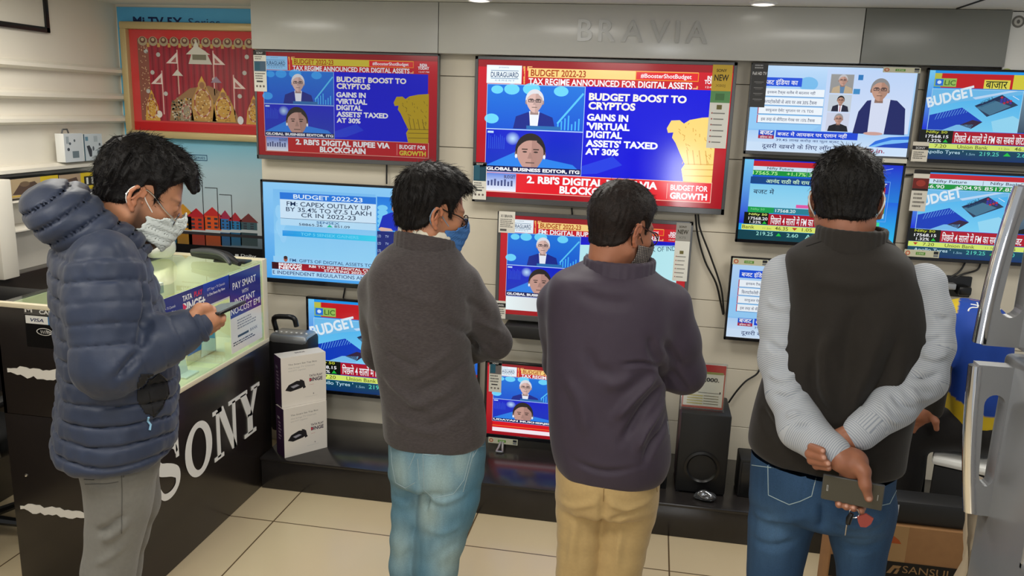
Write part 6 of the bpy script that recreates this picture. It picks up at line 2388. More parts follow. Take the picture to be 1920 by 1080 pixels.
def ear_loops(P, O, R, m, mask, y0=.024, zt=-.030, zb=-.066, r=.0014):
    for sx in (-1, 1):
        pts = [(sx*.063, y0+.012, zt), (sx*.072, .006, -.004), (sx*.0775, -.004, .018), (sx*.083, -.022, .020), (sx*.089, -.036, .002), (sx*.085, -.034, -.022), (sx*.072, -.012, -.044), (sx*.060, y0, zb)]
        tube_child(P, 'ear_loop', [R@np.array(p)+O for p in pts], r, m, mask, 6, 5)

def glasses(P, O, R, mf, drop=0., shape='round', w=.026, hgt=.019, col_lens=None):
    mb = MB()
    y = .101
    rims = []
    for sx in (-1, 1):
        pts = []
        for i in range(24):
            a = 2*PI*i/24
            e = 2.6
            cx_, sx_ = math.cos(a), math.sin(a)
            rr = (abs(cx_)**e+abs(sx_)**e)**(-1/e)
            pts.append(R@np.array([sx*.034+w*rr*cx_, y-.16*(abs(sx*.034+w*rr*cx_))**1.5*3, drop-.004+hgt*rr*sx_])+O)
        mb.tube(pts, .0018, mf, 6, closed=True)
        rims.append(pts)
    mb.tube([R@np.array(q)+O for q in ((-.010, y, drop+.004), (0, y+.005, drop+.008), (.010, y, drop+.004))], .0016, mf, 6)
    g = mb.build('glasses'); g.parent = P.root
    for sx, pts in zip((-1, 1), rims):
        L = MB()
        c = np.mean(pts, 0)
        n = R@np.array([0, 1., 0])
        n = n/np.linalg.norm(n)
        k = len(pts)
        L.add([c+n*.0012]+[p+n*.0004 for p in pts]+[c-n*.0004]+[p-n*.0004 for p in pts], [[0, 1+i, 1+(i+1) % k] for i in range(k)]+[[k+1, k+2+(i+1) % k, k+2+i] for i in range(k)], M['lens'], smooth=True)
        o = L.build('lens'); o.parent = g
        tp = [(sx*(.034+w), y-.028, drop+.006), (sx*.072, .06, drop+.010), (sx*.0765, .02, .012), (sx*.0805, -.008, .018), (sx*.084, -.030, .004), (sx*.083, -.038, -.012)]
        tp[0] = tuple(R.T@(pts[0 if sx > 0 else 12]-O)/np.linalg.det(R)**(2/3))
        tube_child(P, 'temple', [R@np.array(q)+O for q in tp], .0020, mf, g, 6, 4)
    return g
# ================================================================== people
M['denim_l'] = attr_mat('washed_denim', .85, .2, bump=.3, bscale=900, noise=.10, nscale=300)
M['denim_d'] = attr_mat('blue_denim', .85, .2, bump=.3, bscale=900, noise=.10, nscale=300)
M['khaki'] = fabric('khaki_cotton', (186, 158, 108), .85, .2, 700, .04, 90)
M['greytr'] = fabric('grey_cotton', (112, 110, 104), .85, .2, 700, .05, 90)
M['stitch'] = mat('pale_stitching', (150, 170, 176), .8)
M['stitch_k'] = mat('khaki_stitching', (150, 122, 78), .8)
M['stitch_g'] = mat('grey_stitching', (84, 82, 78), .8)
M['metal'] = mat('small_metal', (200, 200, 204), .25, metal=1.)
M['darkframe'] = mat('dark_spectacle_frame', (26, 18, 18), .25)
M['steelframe'] = mat('steel_spectacle_frame', (190, 192, 196), .2, metal=1.)
SKIN1, SKIN2, SKIN3, SKIN4 = (176, 124, 94), (172, 118, 88), (158, 104, 78), (150, 98, 74)

# ------------------------------------------------------------------ 1: man in the puffer jacket (profile)
P = Person(205, 600, 1.85, 'man in a dark blue hooded puffer jacket and white face mask looking at his phone')
W = P.W
M['puffer'] = mat('navy_quilted_nylon', (40, 49, 70), .52, spec=.35, noise=.05, nscale=30, bump=.35, bscale=60)
M['puffer'].node_tree.nodes['Principled BSDF'].inputs['Sheen Weight'].default_value = .1
SP = .050
def quilt(s, amp=.016):
    f = s-np.floor(s)
    return amp*((1-np.abs(2*f-1)**7)-.8)
F = Fld((-.42, -.36, .78), (.34, .34, 1.72), .0056)
trs = P.rows([(432, 120, 255, .14, .01), (455, 102, 266, .18), (480, 90, 277, .205), (540, 90, 297, .22), (600, 97, 313, .225), (650, 103, 328, .225), (700, 106, 334, .225), (760, 100, 334, .228), (805, 94, 334, .23), (838, 93, 322, .225)])
def tq(g):
    s = (g[..., 2]+.10*g[..., 0]+.006*np.sin(g[..., 0]*22+g[..., 2]*9)+.004*np.sin(g[..., 1]*40))/SP
    return quilt(s)
F.loft(trs, k=.03, n=2.2, rnd=.03, disp=tq)
sh_, el_, wr_ = W(196, 492, -.17), W(206, 680, -.235), W(366, 611, -.20)
md_ = (np.array(el_)+wr_)/2
def sq(off):
    return lambda t, g: quilt((t+off)/.050, .010)
A_ = [sh_, sh_*.55+el_*.45, el_, el_*.45+wr_*.55, wr_]
F.chain(A_, [.088, .088, .080, .060, .047], k=.028, disp=sq(0))
# far arm hanging, hand in the pocket
shf, elf, wrf = W(200, 490, .17), W(200, 690, .21), W(262, 765, .16)
F.chain([shf, elf, wrf], [.085, .072, .052], k=.03, disp=sq(0))
jfold = [([(268, 520), (272, 600), (262, 660)], .014, -.012), ([(262, 660), (235, 690), (215, 715)], .012, -.008)]
jk = garment(P, 'puffer_jacket', F, M['puffer'], folds=jfold, noise=[(16, .004, 1), (48, .0026, 2)], it=1)
# cuff ribs
tube_child(P, 'cuff', [wr_+(wr_-el_)/np.linalg.norm(wr_-el_)*.012+.040*(math.cos(a)*np.array([0, 1, 0])+math.sin(a)*np.cross((wr_-el_)/np.linalg.norm(wr_-el_), [0, 1, 0])) for a in np.linspace(0, 2*PI, 18, endpoint=False)], .010, M['puffer'], jk, 8, 0, True)
# hood: fat quilted roll behind the neck running into the front collar
F = Fld((-.42, -.30, 1.28), (.22, .30, 1.78), .006)
hc = W(120, 402, 0)
def hq(g):
    a = (-g[..., 0]*.55+g[..., 2]*.83)
    return quilt(a/.042, .017)
F.ell(hc+[.0, 0, .0], (.100, .160, .080), k=.02, R=rotm(0, 0, math.radians(35)))
fr_ = W(252, 450, 0)
pth = lambda sgn: [hc+[.03, sgn*.09, -.01], W(182, 438, sgn*.115), W(232, 456, sgn*.085), W(264, 464, sgn*.03)]
for sgn in (-1, 1):
    F.chain(pth(sgn), [.070, .050, .036, .030], k=.04)
g = np.stack(np.meshgrid(*F.ax, indexing='ij'), -1)
F.d = (F.d-hq(g)).astype(np.float32)
# opening for the neck
nk0, nk1 = W(232, 385, 0), W(228, 470, 0)
F.cap(nk0+[.03, 0, .12], nk1+[.02, 0, 0], .060, .058, k=.02, neg=True)
garment(P, 'hood', F, M['puffer'], parent=jk, noise=[(20, .003, 4)])
# open collar front flap
tube_child(P, 'collar_zip', [W(247, 425, -.06), W(262, 440, -.055), W(272, 470, -.03), W(272, 520, -.02)], .006, M['black'], jk, 8, 5)
# black pocket with zip pull; patch also paints shade between arm and torso
P.patch(jk, [(262, 700), (285, 698), (302, 700), (314, 714), (317, 738), (304, 764), (288, 782), (270, 776), (256, 752), (254, 722)], mat('black_pocket_and_shade', (14, 14, 18), .8), 'pocket_shade_patch')
P.lines(jk, [[(281, 715), (298, 700), (312, 712), (316, 738), (303, 765), (290, 780)], [(278, 735), (284, 760), (288, 782)]], .0022, M['black'], 'pocket_zip', .001)
tr = P.bvh(jk)
q0 = [P.hit(tr, a, b, .004) for a, b in ((277, 782), (276, 790), (281, 797), (279, 806))]
if all(q is not None for q in q0):
    mb = MB(); mb.tube(q0, .0028, mat('pale_blue_cord', (130, 176, 204), .5), 6); o = mb.build('zip_pull'); o.parent = jk
# trousers
F = Fld((-.30, -.25, -.01), (.26, .25, 1.06), .008)
pv = P.rows([(800, 115, 305, .16), (850, 138, 302, .17), (880, 146, 296, .16)])
F.loft(pv, k=.03, rnd=.03)
legs1 = leg_prims(P, F, [(880, 152, 292), (920, 158, 285), (960, 164, 280), (1000, 162, 266), (1040, 160, 256), (1070, 156, 252)], [(880, 170, 300), (940, 178, 296), (1000, 180, 275), (1060, 172, 262)], -.085, .085)
tr1 = garment(P, 'trousers', F, M['greytr'], folds=[([(170, 905), (200, 908), (225, 902)], .006, -.003), ([(190, 1015), (215, 1000), (240, 975)], .012, .006), ([(180, 1000), (210, 985), (235, 960)], .01, -.005), ([(175, 1060), (205, 1045), (235, 1020)], .01, .004)], noise=[(9, .005, 3), (25, .002, 5)])
P.lines(tr1, [[(181, 858), (180, 892), (176, 900), (158, 899)], [(160, 908), (200, 907), (222, 903)], [(226, 858), (229, 920), (228, 1000)], [(229, 862), (232, 895)]], .0011, M['stitch_g'], 'stitching', .0006)
# head
H1 = dict(base=.010, top=.014, front=.010, back=.008, clump=.34, strands=5200, len=.019, lift=.12, mess=.30, curl=.5, wid=.0011, comb=(0, .07, 0), seed=3, grav=.0, nape=-.070,
          locks=[((-.045, .088, .080), (-.036, .102, .062), .015, .009), ((.0, .094, .086), (.010, .112, .068), .016, .010), ((.04, .088, .082), (.046, .104, .062), .015, .009), ((-.02, .08, .095), (.03, .085, .095), .016, .016), ((.0, -.100, .03), (.02, -.106, .01), .016, .010)])
O, R = make_head(P, 268, 362, .0, math.radians(-92), math.radians(-27), math.radians(0), SKIN1, (11, 8, 8), H1, beard=.85, neck=W(226, 470, 0), nr=.064)
mk = mask_mesh(P, O, R, mat('white_surgical_mask', (206, 214, 212), .7, bump=.15, bscale=300), top=-.016, bot=-.122, pleat=.0008)
ear_loops(P, O, R, M['white'], mk)
glasses(P, O, R, M['steelframe'], drop=-.022)
# hand holding the phone
d_ = (wr_-el_)/np.linalg.norm(wr_-el_)
pc = W(393, 594, -.19)
lyp = -.19
prims = [
    ([wr_-d_*.03, wr_+d_*.01, W(388, 601, -.185)], [.029, .030, .028], .01),
    ([W(372, 590, -.20), W(398, 597, -.20)], [.022, .018], .014),
    ([W(372, 612, -.17), W(392, 608, -.165)], [.022, .020], .014),
    # thumb along the top edge
    ([W(366, 590, -.215), W(374, 579, -.215), W(386, 577, -.205), W(398, 580, -.195)], [.017, .0135, .0115, .0095], .008),
    # index and other fingers under and round the case
    ([W(392, 598, -.205), W(404, 601, -.20), W(416, 599, -.185), W(418, 594, -.170)], [.0125, .0105, .0095, .0085], .005),
    ([W(392, 604, -.19), W(405, 609, -.18), W(414, 606, -.155), W(413, 598, -.140)], [.0120, .0105, .0095, .0085], .004),
    ([W(389, 610, -.18), W(400, 616, -.16), W(407, 612, -.135), W(406, 602, -.122)], [.0115, .0100, .0092, .0082], .004),
    ([W(385, 616, -.17), W(393, 622, -.145), W(399, 618, -.122), W(399, 608, -.110)], [.0105, .0090, .0082, .0075], .004),
]
A = np.concatenate([np.array(q[0]) for q in prims])
hand_field(P, A.min(0)-.04, A.max(0)+.04, prims, SKIN1, nails=[(W(400, 578, -.200), .007)])
# far hand, in the far pocket
generic_hand(P, wrf, (.5, -.3, -.8), (0, -1, 0), SKIN1, .5, 1, .9)
coarse_body(P, [sh_, shf], [[sh_, el_, wr_], [shf, elf, wrf]], [], [l for l in legs1], SKIN1, trs)
finish_body(P, M['skin'])
for l in legs1:
    shoe(P, l[-1], (1, .15), M['shoe_g'], M['sole'])
# the phone he holds
def phone_box(name, c, ex, ey, ez, sx, sy, sz, m, label):
    """oriented rounded slab; axes ex (long), ey (short), ez (screen normal), in P local"""
    t = bpy.data.objects.new(name, None); COL.objects.link(t)
    RR = Matrix(((ex[0], ey[0], ez[0]), (ex[1], ey[1], ez[1]), (ex[2], ey[2], ez[2])))
    wm = Matrix.Translation((P.c[0], P.c[1], 0)) @ Matrix.Rotation(P.ang, 4, 'Z')
    t.matrix_world = wm @ (Matrix.Translation(c) @ RR.to_4x4())
    tag(t, label, 'phone')
    mb = MB(); mb.box((-sx/2, -sy/2, -sz/2), (sx/2, sy/2, sz/2), m, min(.0035, sz*.45), seg=3)
    b = mb.build('case'); b.parent = t
    return t
ex = W(441, 568, -.05)-W(388, 592, -.185); ex /= np.linalg.norm(ex)
ez = np.array([-.42, -.34, .84]); ez -= ex*(ez@ex); ez /= np.linalg.norm(ez)
ey = np.cross(ez, ex)
ph1 = phone_box('mobile_phone', W(414, 580, -.135), ex, ey, ez, .150, .074, .009, M['black'], 'dark mobile phone held by the man in the puffer jacket')
mb = MB(); mb.box((-.071, -.034, .0043), (.071, .034, .0049), mat('phone_screen', (92, 98, 98), .12, emit=(96, 104, 100), estr=.35)); o = mb.build('screen'); o.parent = ph1

# ------------------------------------------------------------------ 2: man in the dark grey pullover
P = Person(810, 650, 2.35, 'man in a dark heather grey pullover and light blue jeans with a blue face mask')
W = P.W
M['knit'] = fabric('heather_grey_knit', (66, 60, 60), .9, .5, 260, .22, 90, .2, (1, 1, 3.5))
F = Fld((-.40, -.26, .72), (.46, .42, 1.58), .0065)
trs = P.rows([(452, 738, 848, .075, .02), (466, 722, 858, .095, .015), (484, 702, 868, .115, .01), (510, 690, 873, .128), (545, 687, 880, .135), (600, 690, 882, .14), (650, 697, 884, .14), (700, 706, 894, .14), (750, 714, 908, .142), (795, 718, 914, .145), (822, 722, 911, .143)])
F.loft(trs, k=.03, n=2.3, rnd=.02)
shR, elR, wrR = W(858, 538, .03), W(927, 640, .10), W(862, 664, .27)
shL, elL, wrL = W(712, 545, .05), W(716, 660, .20), W(810, 650, .30)
F.chain([shR, shR*.5+elR*.5, elR, wrR], [.078, .068, .056, .046], k=.035)
F.chain([shL, elL, wrL], [.072, .058, .045], k=.035)
kf = [([(868, 615), (885, 640), (893, 660)], .012, -.010), ([(830, 600), (860, 618), (884, 640)], .014, -.006), ([(850, 650), (800, 690), (760, 705)], .014, .006), ([(880, 665), (840, 705), (780, 735)], .014, -.006),
      ([(885, 690), (830, 740), (760, 760)], .014, .006), ([(720, 650), (760, 680), (800, 700)], .014, -.005), ([(718, 700), (760, 745), (820, 770)], .015, .006), ([(890, 740), (850, 780), (800, 800)], .014, -.006), ([(725, 770), (770, 800), (830, 815)], .013, .005),
      ([(870, 560), (895, 575), (920, 600)], .012, -.004), ([(880, 600), (915, 612), (945, 625)], .012, .005), ([(905, 640), (925, 660), (935, 672)], .01, -.005), ([(740, 540), (780, 560), (830, 570)], .02, .004), ([(700, 600), (740, 625), (770, 650)], .016, .004)]
pl = garment(P, 'pullover', F, M['knit'], folds=kf, noise=[(10, .006, 7), (26, .0028, 8)], it=1)
# stand collar
F = Fld((-.22, -.2, 1.38), (.28, .26, 1.64), .004)
cc = W(797, 462, .015)
def collar(F, c, up, r, h_, th, tilt=0., flare=0., tx=0., ty=0.):
    for q in range(28):
        a0, a1 = 2*PI*q/28, 2*PI*(q+1)/28
        for zz in np.linspace(0, h_, 9):
            rr = r[0]+flare*zz, r[1]+flare*zz
            p0 = np.array([rr[0]*math.cos(a0), rr[1]*math.sin(a0), zz+ty*math.sin(a0)+tx*math.cos(a0)])
            p1 = np.array([rr[0]*math.cos(a1), rr[1]*math.sin(a1), zz+ty*math.sin(a1)+tx*math.cos(a1)])
            F.cap(c+p0+up*zz, c+p1+up*zz, th, th, k=.006)
collar(F, cc+[0, 0, -.020], np.array([.05, .2, 0]), (.088, .080), .044, .0065, -.012, 0., -.014, -.016)
garment(P, 'collar', F, M['knit'], parent=pl, it=2)
F = Fld((-.22, -.2, 1.38), (.28, .26, 1.66), .004)
collar(F, cc+[0.004, .004, .026], np.array([.05, .2, 0]), (.080, .072), .016, .004, -.012, 0., -.014, -.016)
garment(P, 'shirt_collar', F, mat('cream_shirt', (210, 204, 188), .7), it=2)['label'] = 'cream shirt collar'
# lapel points of the collar at the front right
tube_child(P, 'collar_tab', [W(838, 470, -.03), W(852, 484, .02), W(858, 492, .06)], [.012, .016, .010], M['knit'], pl, 10, 5)
# jeans
F = Fld((-.28, -.25, -.01), (.30, .30, .98), .008)
pv = P.rows([(795, 728, 905, .13), (840, 729, 910, .135), (875, 731, 905, .135), (900, 735, 900, .12)])
F.loft(pv, k=.03, rnd=.03)
legs2 = leg_prims(P, F, [(890, 730, 796), (925, 737, 790), (962, 737, 785), (1010, 735, 780), (1060, 732, 777)], [(890, 782, 903), (925, 785, 898), (962, 784, 886), (1010, 780, 872), (1060, 776, 859)], .0, -.02, k=.02)
def dcol(base, light, cen):
    b, l = lin(base), lin(light)
    def f(V):
        n = .5+.5*vnoise(V*np.array([1, 1, .5]), 14, 3)
        m_ = np.zeros(len(V))
        for c, r in cen:
            m_ = np.maximum(m_, np.exp(-(np.linalg.norm((V-c)*[1, .7, .6], axis=1)/r)**2))
        m_ = np.clip(m_*.8+.22*n, 0, 1)[:, None]
        st = 1+.10*vnoise(V*np.array([1, 1, .15]), 110, 6)[:, None]
        return (b*(1-m_)+l*m_)*st
    return f
cen = [(W(748, 890, -.1), .045), (W(820, 900, -.12), .06), (W(800, 965, -.1), .05), (W(745, 1040, -.08), .05), (W(840, 1050, -.08), .06), (W(860, 860, -.1), .04)]
jf = [([(735, 925), (760, 935), (785, 930)], .012, -.004), ([(790, 925), (830, 940), (880, 920)], .014, .006), ([(790, 985), (830, 1000), (868, 980)], .014, .0025), ([(785, 900), (800, 930), (795, 960)], .012, -.008), ([(740, 1040), (765, 1020), (780, 1005)], .012, .0025), ([(800, 1060), (830, 1035), (862, 1015)], .014, -.002)]
je = garment(P, 'jeans', F, M['denim_l'], folds=jf, noise=[(9, .005, 3), (24, .0022, 5)], col=dcol((78, 122, 146), (156, 178, 178), cen))
P.lines(je, [[(793, 851), (808, 854), (884, 843), (870, 900), (850, 926), (812, 934), (795, 918), (793, 851)], [(780, 846), (766, 880)], [(733, 838), (735, 870), (742, 905), (760, 915), (778, 905)], [(733, 826), (780, 848), (830, 852), (908, 836)], [(888, 848), (868, 922)], [(783, 860), (786, 900)], [(896, 840), (886, 858)]], .0011, M['stitch'], 'stitching', .0006)
H2 = dict(base=.010, top=.014, front=.008, back=.010, clump=.20, strands=5200, len=.024, lift=.07, mess=.16, curl=.18, wid=.0011, comb=(.0, .07, .02), seed=5, nape=-.078, grav=.05,
          locks=[((-.03, .078, .094), (.03, .082, .092), .016, .016)])
O, R = make_head(P, 811, 397, .02, math.radians(-70), math.radians(-12), 0, SKIN2, (15, 11, 10), H2, beard=.35, neck=W(792, 490, .01), nr=.060)
mk = mask_mesh(P, O, R, mat('blue_cloth_mask', (58, 108, 170), .75, bump=.2, bscale=500), top=-.014, bot=-.124, pleat=.0006)
ear_loops(P, O, R, mat('grey_blue_loop', (120, 140, 160), .6), mk)
glasses(P, O, R, M['darkframe'], drop=-.004)
generic_hand(P, wrR, (-.9, .1, .1), (0, -1, 0), SKIN2, .6, 1)
generic_hand(P, wrL, (.9, .1, .1), (0, -1, 0), SKIN2, .6, -1)
coarse_body(P, [shL, shR], [[shL, elL, wrL], [shR, elR, wrR]], [], legs2, SKIN2, trs)
finish_body(P, M['skin'])
for l in legs2:
    shoe(P, l[-1], (.35, .9), M['shoe_d'], M['sole'])

# ------------------------------------------------------------------ 3: man in the plum jacket
P = Person(1140, 700, 2.35, 'man in a dark plum zip jacket and khaki trousers with a plaid face mask')
W = P.W
M['plum'] = fabric('dark_plum_nylon', (58, 49, 62), .6, .12, 300, .04, 40, .1)
F = Fld((-.40, -.28, .62), (.46, .44, 1.54), .0065)
trs = P.rows([(490, 1092, 1215, .085, .015), (504, 1070, 1228, .105, .01), (520, 1040, 1246, .122), (545, 1026, 1262, .134), (590, 1023, 1268, .142), (640, 1024, 1258, .146), (690, 1026, 1246, .148), (740, 1028, 1248, .15), (790, 1030, 1256, .155), (835, 1033, 1260, .158), (865, 1040, 1254, .155), (888, 1052, 1240, .14)])
F.loft(trs, k=.03, n=2.35, rnd=.02)
shR, elR, wrR = W(1250, 575, .02), W(1282, 698, .07), W(1205, 690, .28)
shL, elL, wrL = W(1048, 570, .05), W(1052, 680, .21), W(1150, 680, .32)
F.chain([shR, shR*.5+elR*.5, elR, wrR], [.078, .072, .062, .05], k=.035)
F.chain([shL, elL, wrL], [.075, .06, .048], k=.035)
kf = [([(1165, 684), (1205, 682), (1240, 688)], .007, -.007), ([(1238, 688), (1246, 720), (1250, 760)], .015, -.015), ([(1232, 700), (1190, 745), (1150, 790)], .016, .011), ([(1240, 720), (1205, 770), (1165, 830)], .014, -.011), ([(1245, 745), (1215, 800), (1190, 850)], .014, .010), ([(1250, 780), (1225, 830), (1205, 870)], .012, -.009),
      ([(1238, 686), (1225, 660), (1218, 630)], .014, -.006), ([(1245, 640), (1262, 665), (1275, 690)], .012, -.006), ([(1255, 690), (1275, 715), (1290, 735)], .012, -.006), ([(1100, 650), (1115, 690), (1150, 700)], .018, -.004), ([(1080, 545), (1130, 565), (1190, 570)], .02, -.004), ([(1060, 700), (1090, 760), (1100, 820)], .02, .005), ([(1070, 860), (1140, 885), (1230, 860)], .010, -.005), ([(1130, 720), (1160, 720), (1190, 700)], .02, .005)]
jk = garment(P, 'zip_jacket', F, M['plum'], folds=kf, noise=[(7, .006, 12), (18, .002, 13)], it=1)
F = Fld((-.22, -.2, 1.34), (.28, .26, 1.62), .004)
cc = W(1160, 492, -.004)
collar(F, cc+[0, 0, -.044], np.array([.05, .22, 0]), (.098, .094), .05, .0065, -.014)
garment(P, 'collar', F, M['plum'], parent=jk, it=2)
tube_child(P, 'collar_point', [W(1196, 500, -.02), W(1204, 515, .03), W(1208, 524, .06)], [.010, .016, .010], M['plum'], jk, 10, 5)
P.lines(jk, [[(1100, 498), (1130, 507), (1180, 512), (1200, 508)]], .0014, M['black'], 'collar_seam', .0004)
P.lines(jk, [[(1251, 790), (1254, 815)]], .0015, M['silver'], 'pocket_zip', .0008)
F = Fld((-.28, -.26, -.01), (.28, .26, .92), .008)
pv = P.rows([(845, 1046, 1238, .14), (890, 1043, 1238, .145), (925, 1045, 1233, .135), (950, 1046, 1230, .12)])
F.loft(pv, k=.03, rnd=.03)
legs3 = leg_prims(P, F, [(930, 1044, 1134), (960, 1046, 1132), (1000, 1048, 1128), (1040, 1047, 1124), (1075, 1045, 1121)], [(930, 1130, 1233), (960, 1128, 1228), (1000, 1126, 1217), (1040, 1124, 1209), (1075, 1121, 1202)], .0, .0, k=.018)
tr3 = garment(P, 'trousers', F, M['khaki'], folds=[([(1048, 935), (1080, 950), (1125, 938)], .012, .004), ([(1135, 938), (1175, 955), (1222, 935)], .012, .005), ([(1131, 925), (1131, 960), (1127, 1000)], .012, -.008), ([(1140, 975), (1170, 968), (1205, 950)], .01, -.004), ([(1080, 960), (1075, 1010), (1070, 1070)], .014, .005), ([(1165, 970), (1160, 1020), (1155, 1070)], .014, .005)], noise=[(8, .004, 3)])
P.lines(tr3, [[(1229, 898), (1232, 922)], [(1133, 900), (1131, 940)]], .0012, M['stitch_k'], 'stitching', .0006)
H3 = dict(base=.007, top=.010, front=.005, back=.005, clump=.14, strands=5200, len=.014, lift=.09, mess=.22, curl=.2, wid=.0010, comb=(.0, .06, .0), seed=8, nape=-.080, grav=.05)
O, R = make_head(P, 1166, 428, .015, math.radians(-48), math.radians(-14), math.radians(0), SKIN3, (27, 19, 16), H3, beard=.3, neck=W(1160, 515, .025), nr=.050)
def plaid_mat():
    m = mat('plaid_cloth_mask', (120, 110, 104), .8)
    nt = m.node_tree
    b = nt.nodes['Principled BSDF']
    tc = [n for n in nt.nodes if n.type == 'TEX_COORD'][0]
    prev = None
    for ax, sc in ((0, 60), (2, 60)):
        wv = nt.nodes.new('ShaderNodeTexWave'); wv.bands_direction = 'XZ'[ax//2]; wv.inputs['Scale'].default_value = sc
        nt.links.new(tc.outputs['Object'], wv.inputs['Vector'])
        if prev is None: prev = wv.outputs['Fac']
        else:
            ml = nt.nodes.new('ShaderNodeMath'); ml.operation = 'MULTIPLY'
            nt.links.new(prev, ml.inputs[0]); nt.links.new(wv.outputs['Fac'], ml.inputs[1]); prev = ml.outputs[0]
    rp = nt.nodes.new('ShaderNodeValToRGB')
    rp.color_ramp.elements[0].color = (*srgb((46, 42, 50)), 1); rp.color_ramp.elements[1].color = (*srgb((190, 176, 160)), 1)
    nt.links.new(prev, rp.inputs[0]); nt.links.new(rp.outputs[0], b.inputs['Base Color'])
    return m
mk = mask_mesh(P, O, R, plaid_mat(), top=-.022, bot=-.124, ymin=.012, pleat=.0, side=.06)
ear_loops(P, O, R, M['black'], mk)
glasses(P, O, R, mat('maroon_spectacle_frame', (58, 20, 26), .25), drop=-.004)
generic_hand(P, wrR, (-.9, .1, .1), (0, -1, 0), SKIN3, .6, 1)
generic_hand(P, wrL, (.9, .1, .1), (0, -1, 0), SKIN3, .6, -1)
coarse_body(P, [shL, shR], [[shL, elL, wrL], [shR, elR, wrR]], [], legs3, SKIN3, trs)
finish_body(P, M['skin'])
for l in legs3:
    shoe(P, l[-1], (.25, 1), M['shoe_d'], M['sole'])

# ------------------------------------------------------------------ 4: man in the vest, hands clasped behind
P = Person(1590, 700, 2.15, 'man in a black sleeveless vest over a striped shirt, hands clasped behind his back')
W = P.W
M['vest'] = fabric('black_vest_cloth', (34, 30, 26), .8, .2, 500, .06, 60, .10)
def stripe_mat():
    m = fabric('striped_shirt', (160, 164, 168), .8, .15, 500, .02, 60, .1)
    nt = m.node_tree
    b = nt.nodes['Principled BSDF']
    a = nt.nodes.new('ShaderNodeAttribute'); a.attribute_name = 'Col'
    sn = nt.nodes.new('ShaderNodeSeparateColor')
    nt.links.new(a.outputs['Color'], sn.inputs[0])
    ml = nt.nodes.new('ShaderNodeMath'); ml.operation = 'MULTIPLY'; ml.inputs[1].default_value = 2*PI/.0048
    sn2 = nt.nodes.new('ShaderNodeMath'); sn2.operation = 'SINE'
    nt.links.new(sn.outputs[0], ml.inputs[0]); nt.links.new(ml.outputs[0], sn2.inputs[0])
    mr = nt.nodes.new('ShaderNodeMapRange'); mr.inputs['From Min'].default_value = .1; mr.inputs['From Max'].default_value = .8
    nt.links.new(sn2.outputs[0], mr.inputs['Value'])
    mx = nt.nodes.new('ShaderNodeMix'); mx.data_type = 'RGBA'
    mx.inputs['A'].default_value = (*srgb((176, 180, 186)), 1); mx.inputs['B'].default_value = (*srgb((140, 147, 158)), 1)
    nt.links.new(mr.outputs['Result'], mx.inputs['Factor'])
    nt.links.new(mx.outputs['Result'], b.inputs['Base Color'])
    return m
M['stripe'] = stripe_mat()
F = Fld((-.36, -.26, .72), (.36, .26, 1.66), .0065)
trs = P.rows([(428, 1542, 1655, .07, .02), (445, 1522, 1672, .09, .015), (462, 1496, 1696, .105, .01), (482, 1474, 1716, .118), (515, 1470, 1730, .13), (560, 1474, 1744, .138), (600, 1470, 1750, .142), (650, 1456, 1746, .145), (700, 1436, 1734, .147), (750, 1420, 1722, .148), (800, 1408, 1712, .15), (840, 1404, 1706, .15), (862, 1410, 1702, .145)])
F.loft(trs, k=.03, n=2.3, rnd=.02)
vf = [([(1610, 560), (1590, 640), (1585, 720)], .02, -.006), ([(1660, 600), (1630, 680), (1600, 760)], .018, .007), ([(1690, 620), (1650, 720), (1610, 790)], .016, -.007), ([(1560, 610), (1540, 690), (1560, 770)], .018, .006), ([(1530, 660), (1525, 730), (1560, 790)], .016, -.006), ([(1700, 680), (1660, 750), (1640, 790)], .014, .007), ([(1430, 760), (1450, 800), (1480, 830)], .016, -.006), ([(1520, 520), (1600, 535), (1690, 520)], .02, .004), ([(1610, 700), (1600, 760), (1590, 800)], .014, .006)]
ve = garment(P, 'vest', F, M['vest'], folds=vf, noise=[(7, .006, 22), (18, .002, 23)], it=1)
F = Fld((-.22, -.2, 1.42), (.24, .26, 1.72), .004)
cc = W(1594, 456, -.010)
collar(F, cc+[0, 0, -.016], np.array([.0, .24, 0]), (.079, .084), .050, .006, -.010)
garment(P, 'stand_collar', F, M['vest'], parent=ve, it=2)
P.lines(ve, [[(1512, 462), (1560, 446), (1600, 443), (1640, 446), (1690, 464)]], .0013, M['black'], 'collar_seam', .0004)
# shirt sleeves
shL, elL, wrL = W(1474, 520, .0), W(1477, 735, -.10), W(1568, 849, -.225)
shR, elR, wrR = W(1732, 532, .0), W(1733, 712, -.07), W(1614, 809, -.175)
def sleeve(name, pts, rad, folds, seed):
    A = np.array(pts)
    F = Fld(A.min(0)-.10, A.max(0)+.10, .005)
    F.chain(pts, rad, k=.03)
    cum = [0]
    for i in range(len(pts)-1):
        cum.append(cum[-1]+np.linalg.norm(np.array(pts[i+1])-pts[i]))
    def col(V):
        # running length along the sleeve drives the woven stripe
        best = np.full(len(V), 9.); s_ = np.zeros(len(V))
        for i in range(len(pts)-1):
            a, b = np.array(pts[i]), np.array(pts[i+1])
            tr_ = ((V-a)@(b-a))/((b-a)@(b-a))
            t = np.clip(tr_, 0, 1)
            d = np.linalg.norm(V-a-t[:, None]*(b-a), axis=1)
            if i == 0: t = np.minimum(tr_, 1)
            if i == len(pts)-2: t = np.maximum(tr_, 0)
            u_ = d < best
            s_[u_] = (cum[i]+t*(cum[i+1]-cum[i]))[u_]
            best = np.minimum(best, d)
        return np.stack([s_]*3, 1)
    return garment(P, name, F, M['stripe'], folds=folds, noise=[(14, .0045, seed), (34, .0016, seed+1)], it=1, col=col)
L1 = W(1464, 600, -.02); L2 = W(1466, 670, -.05)
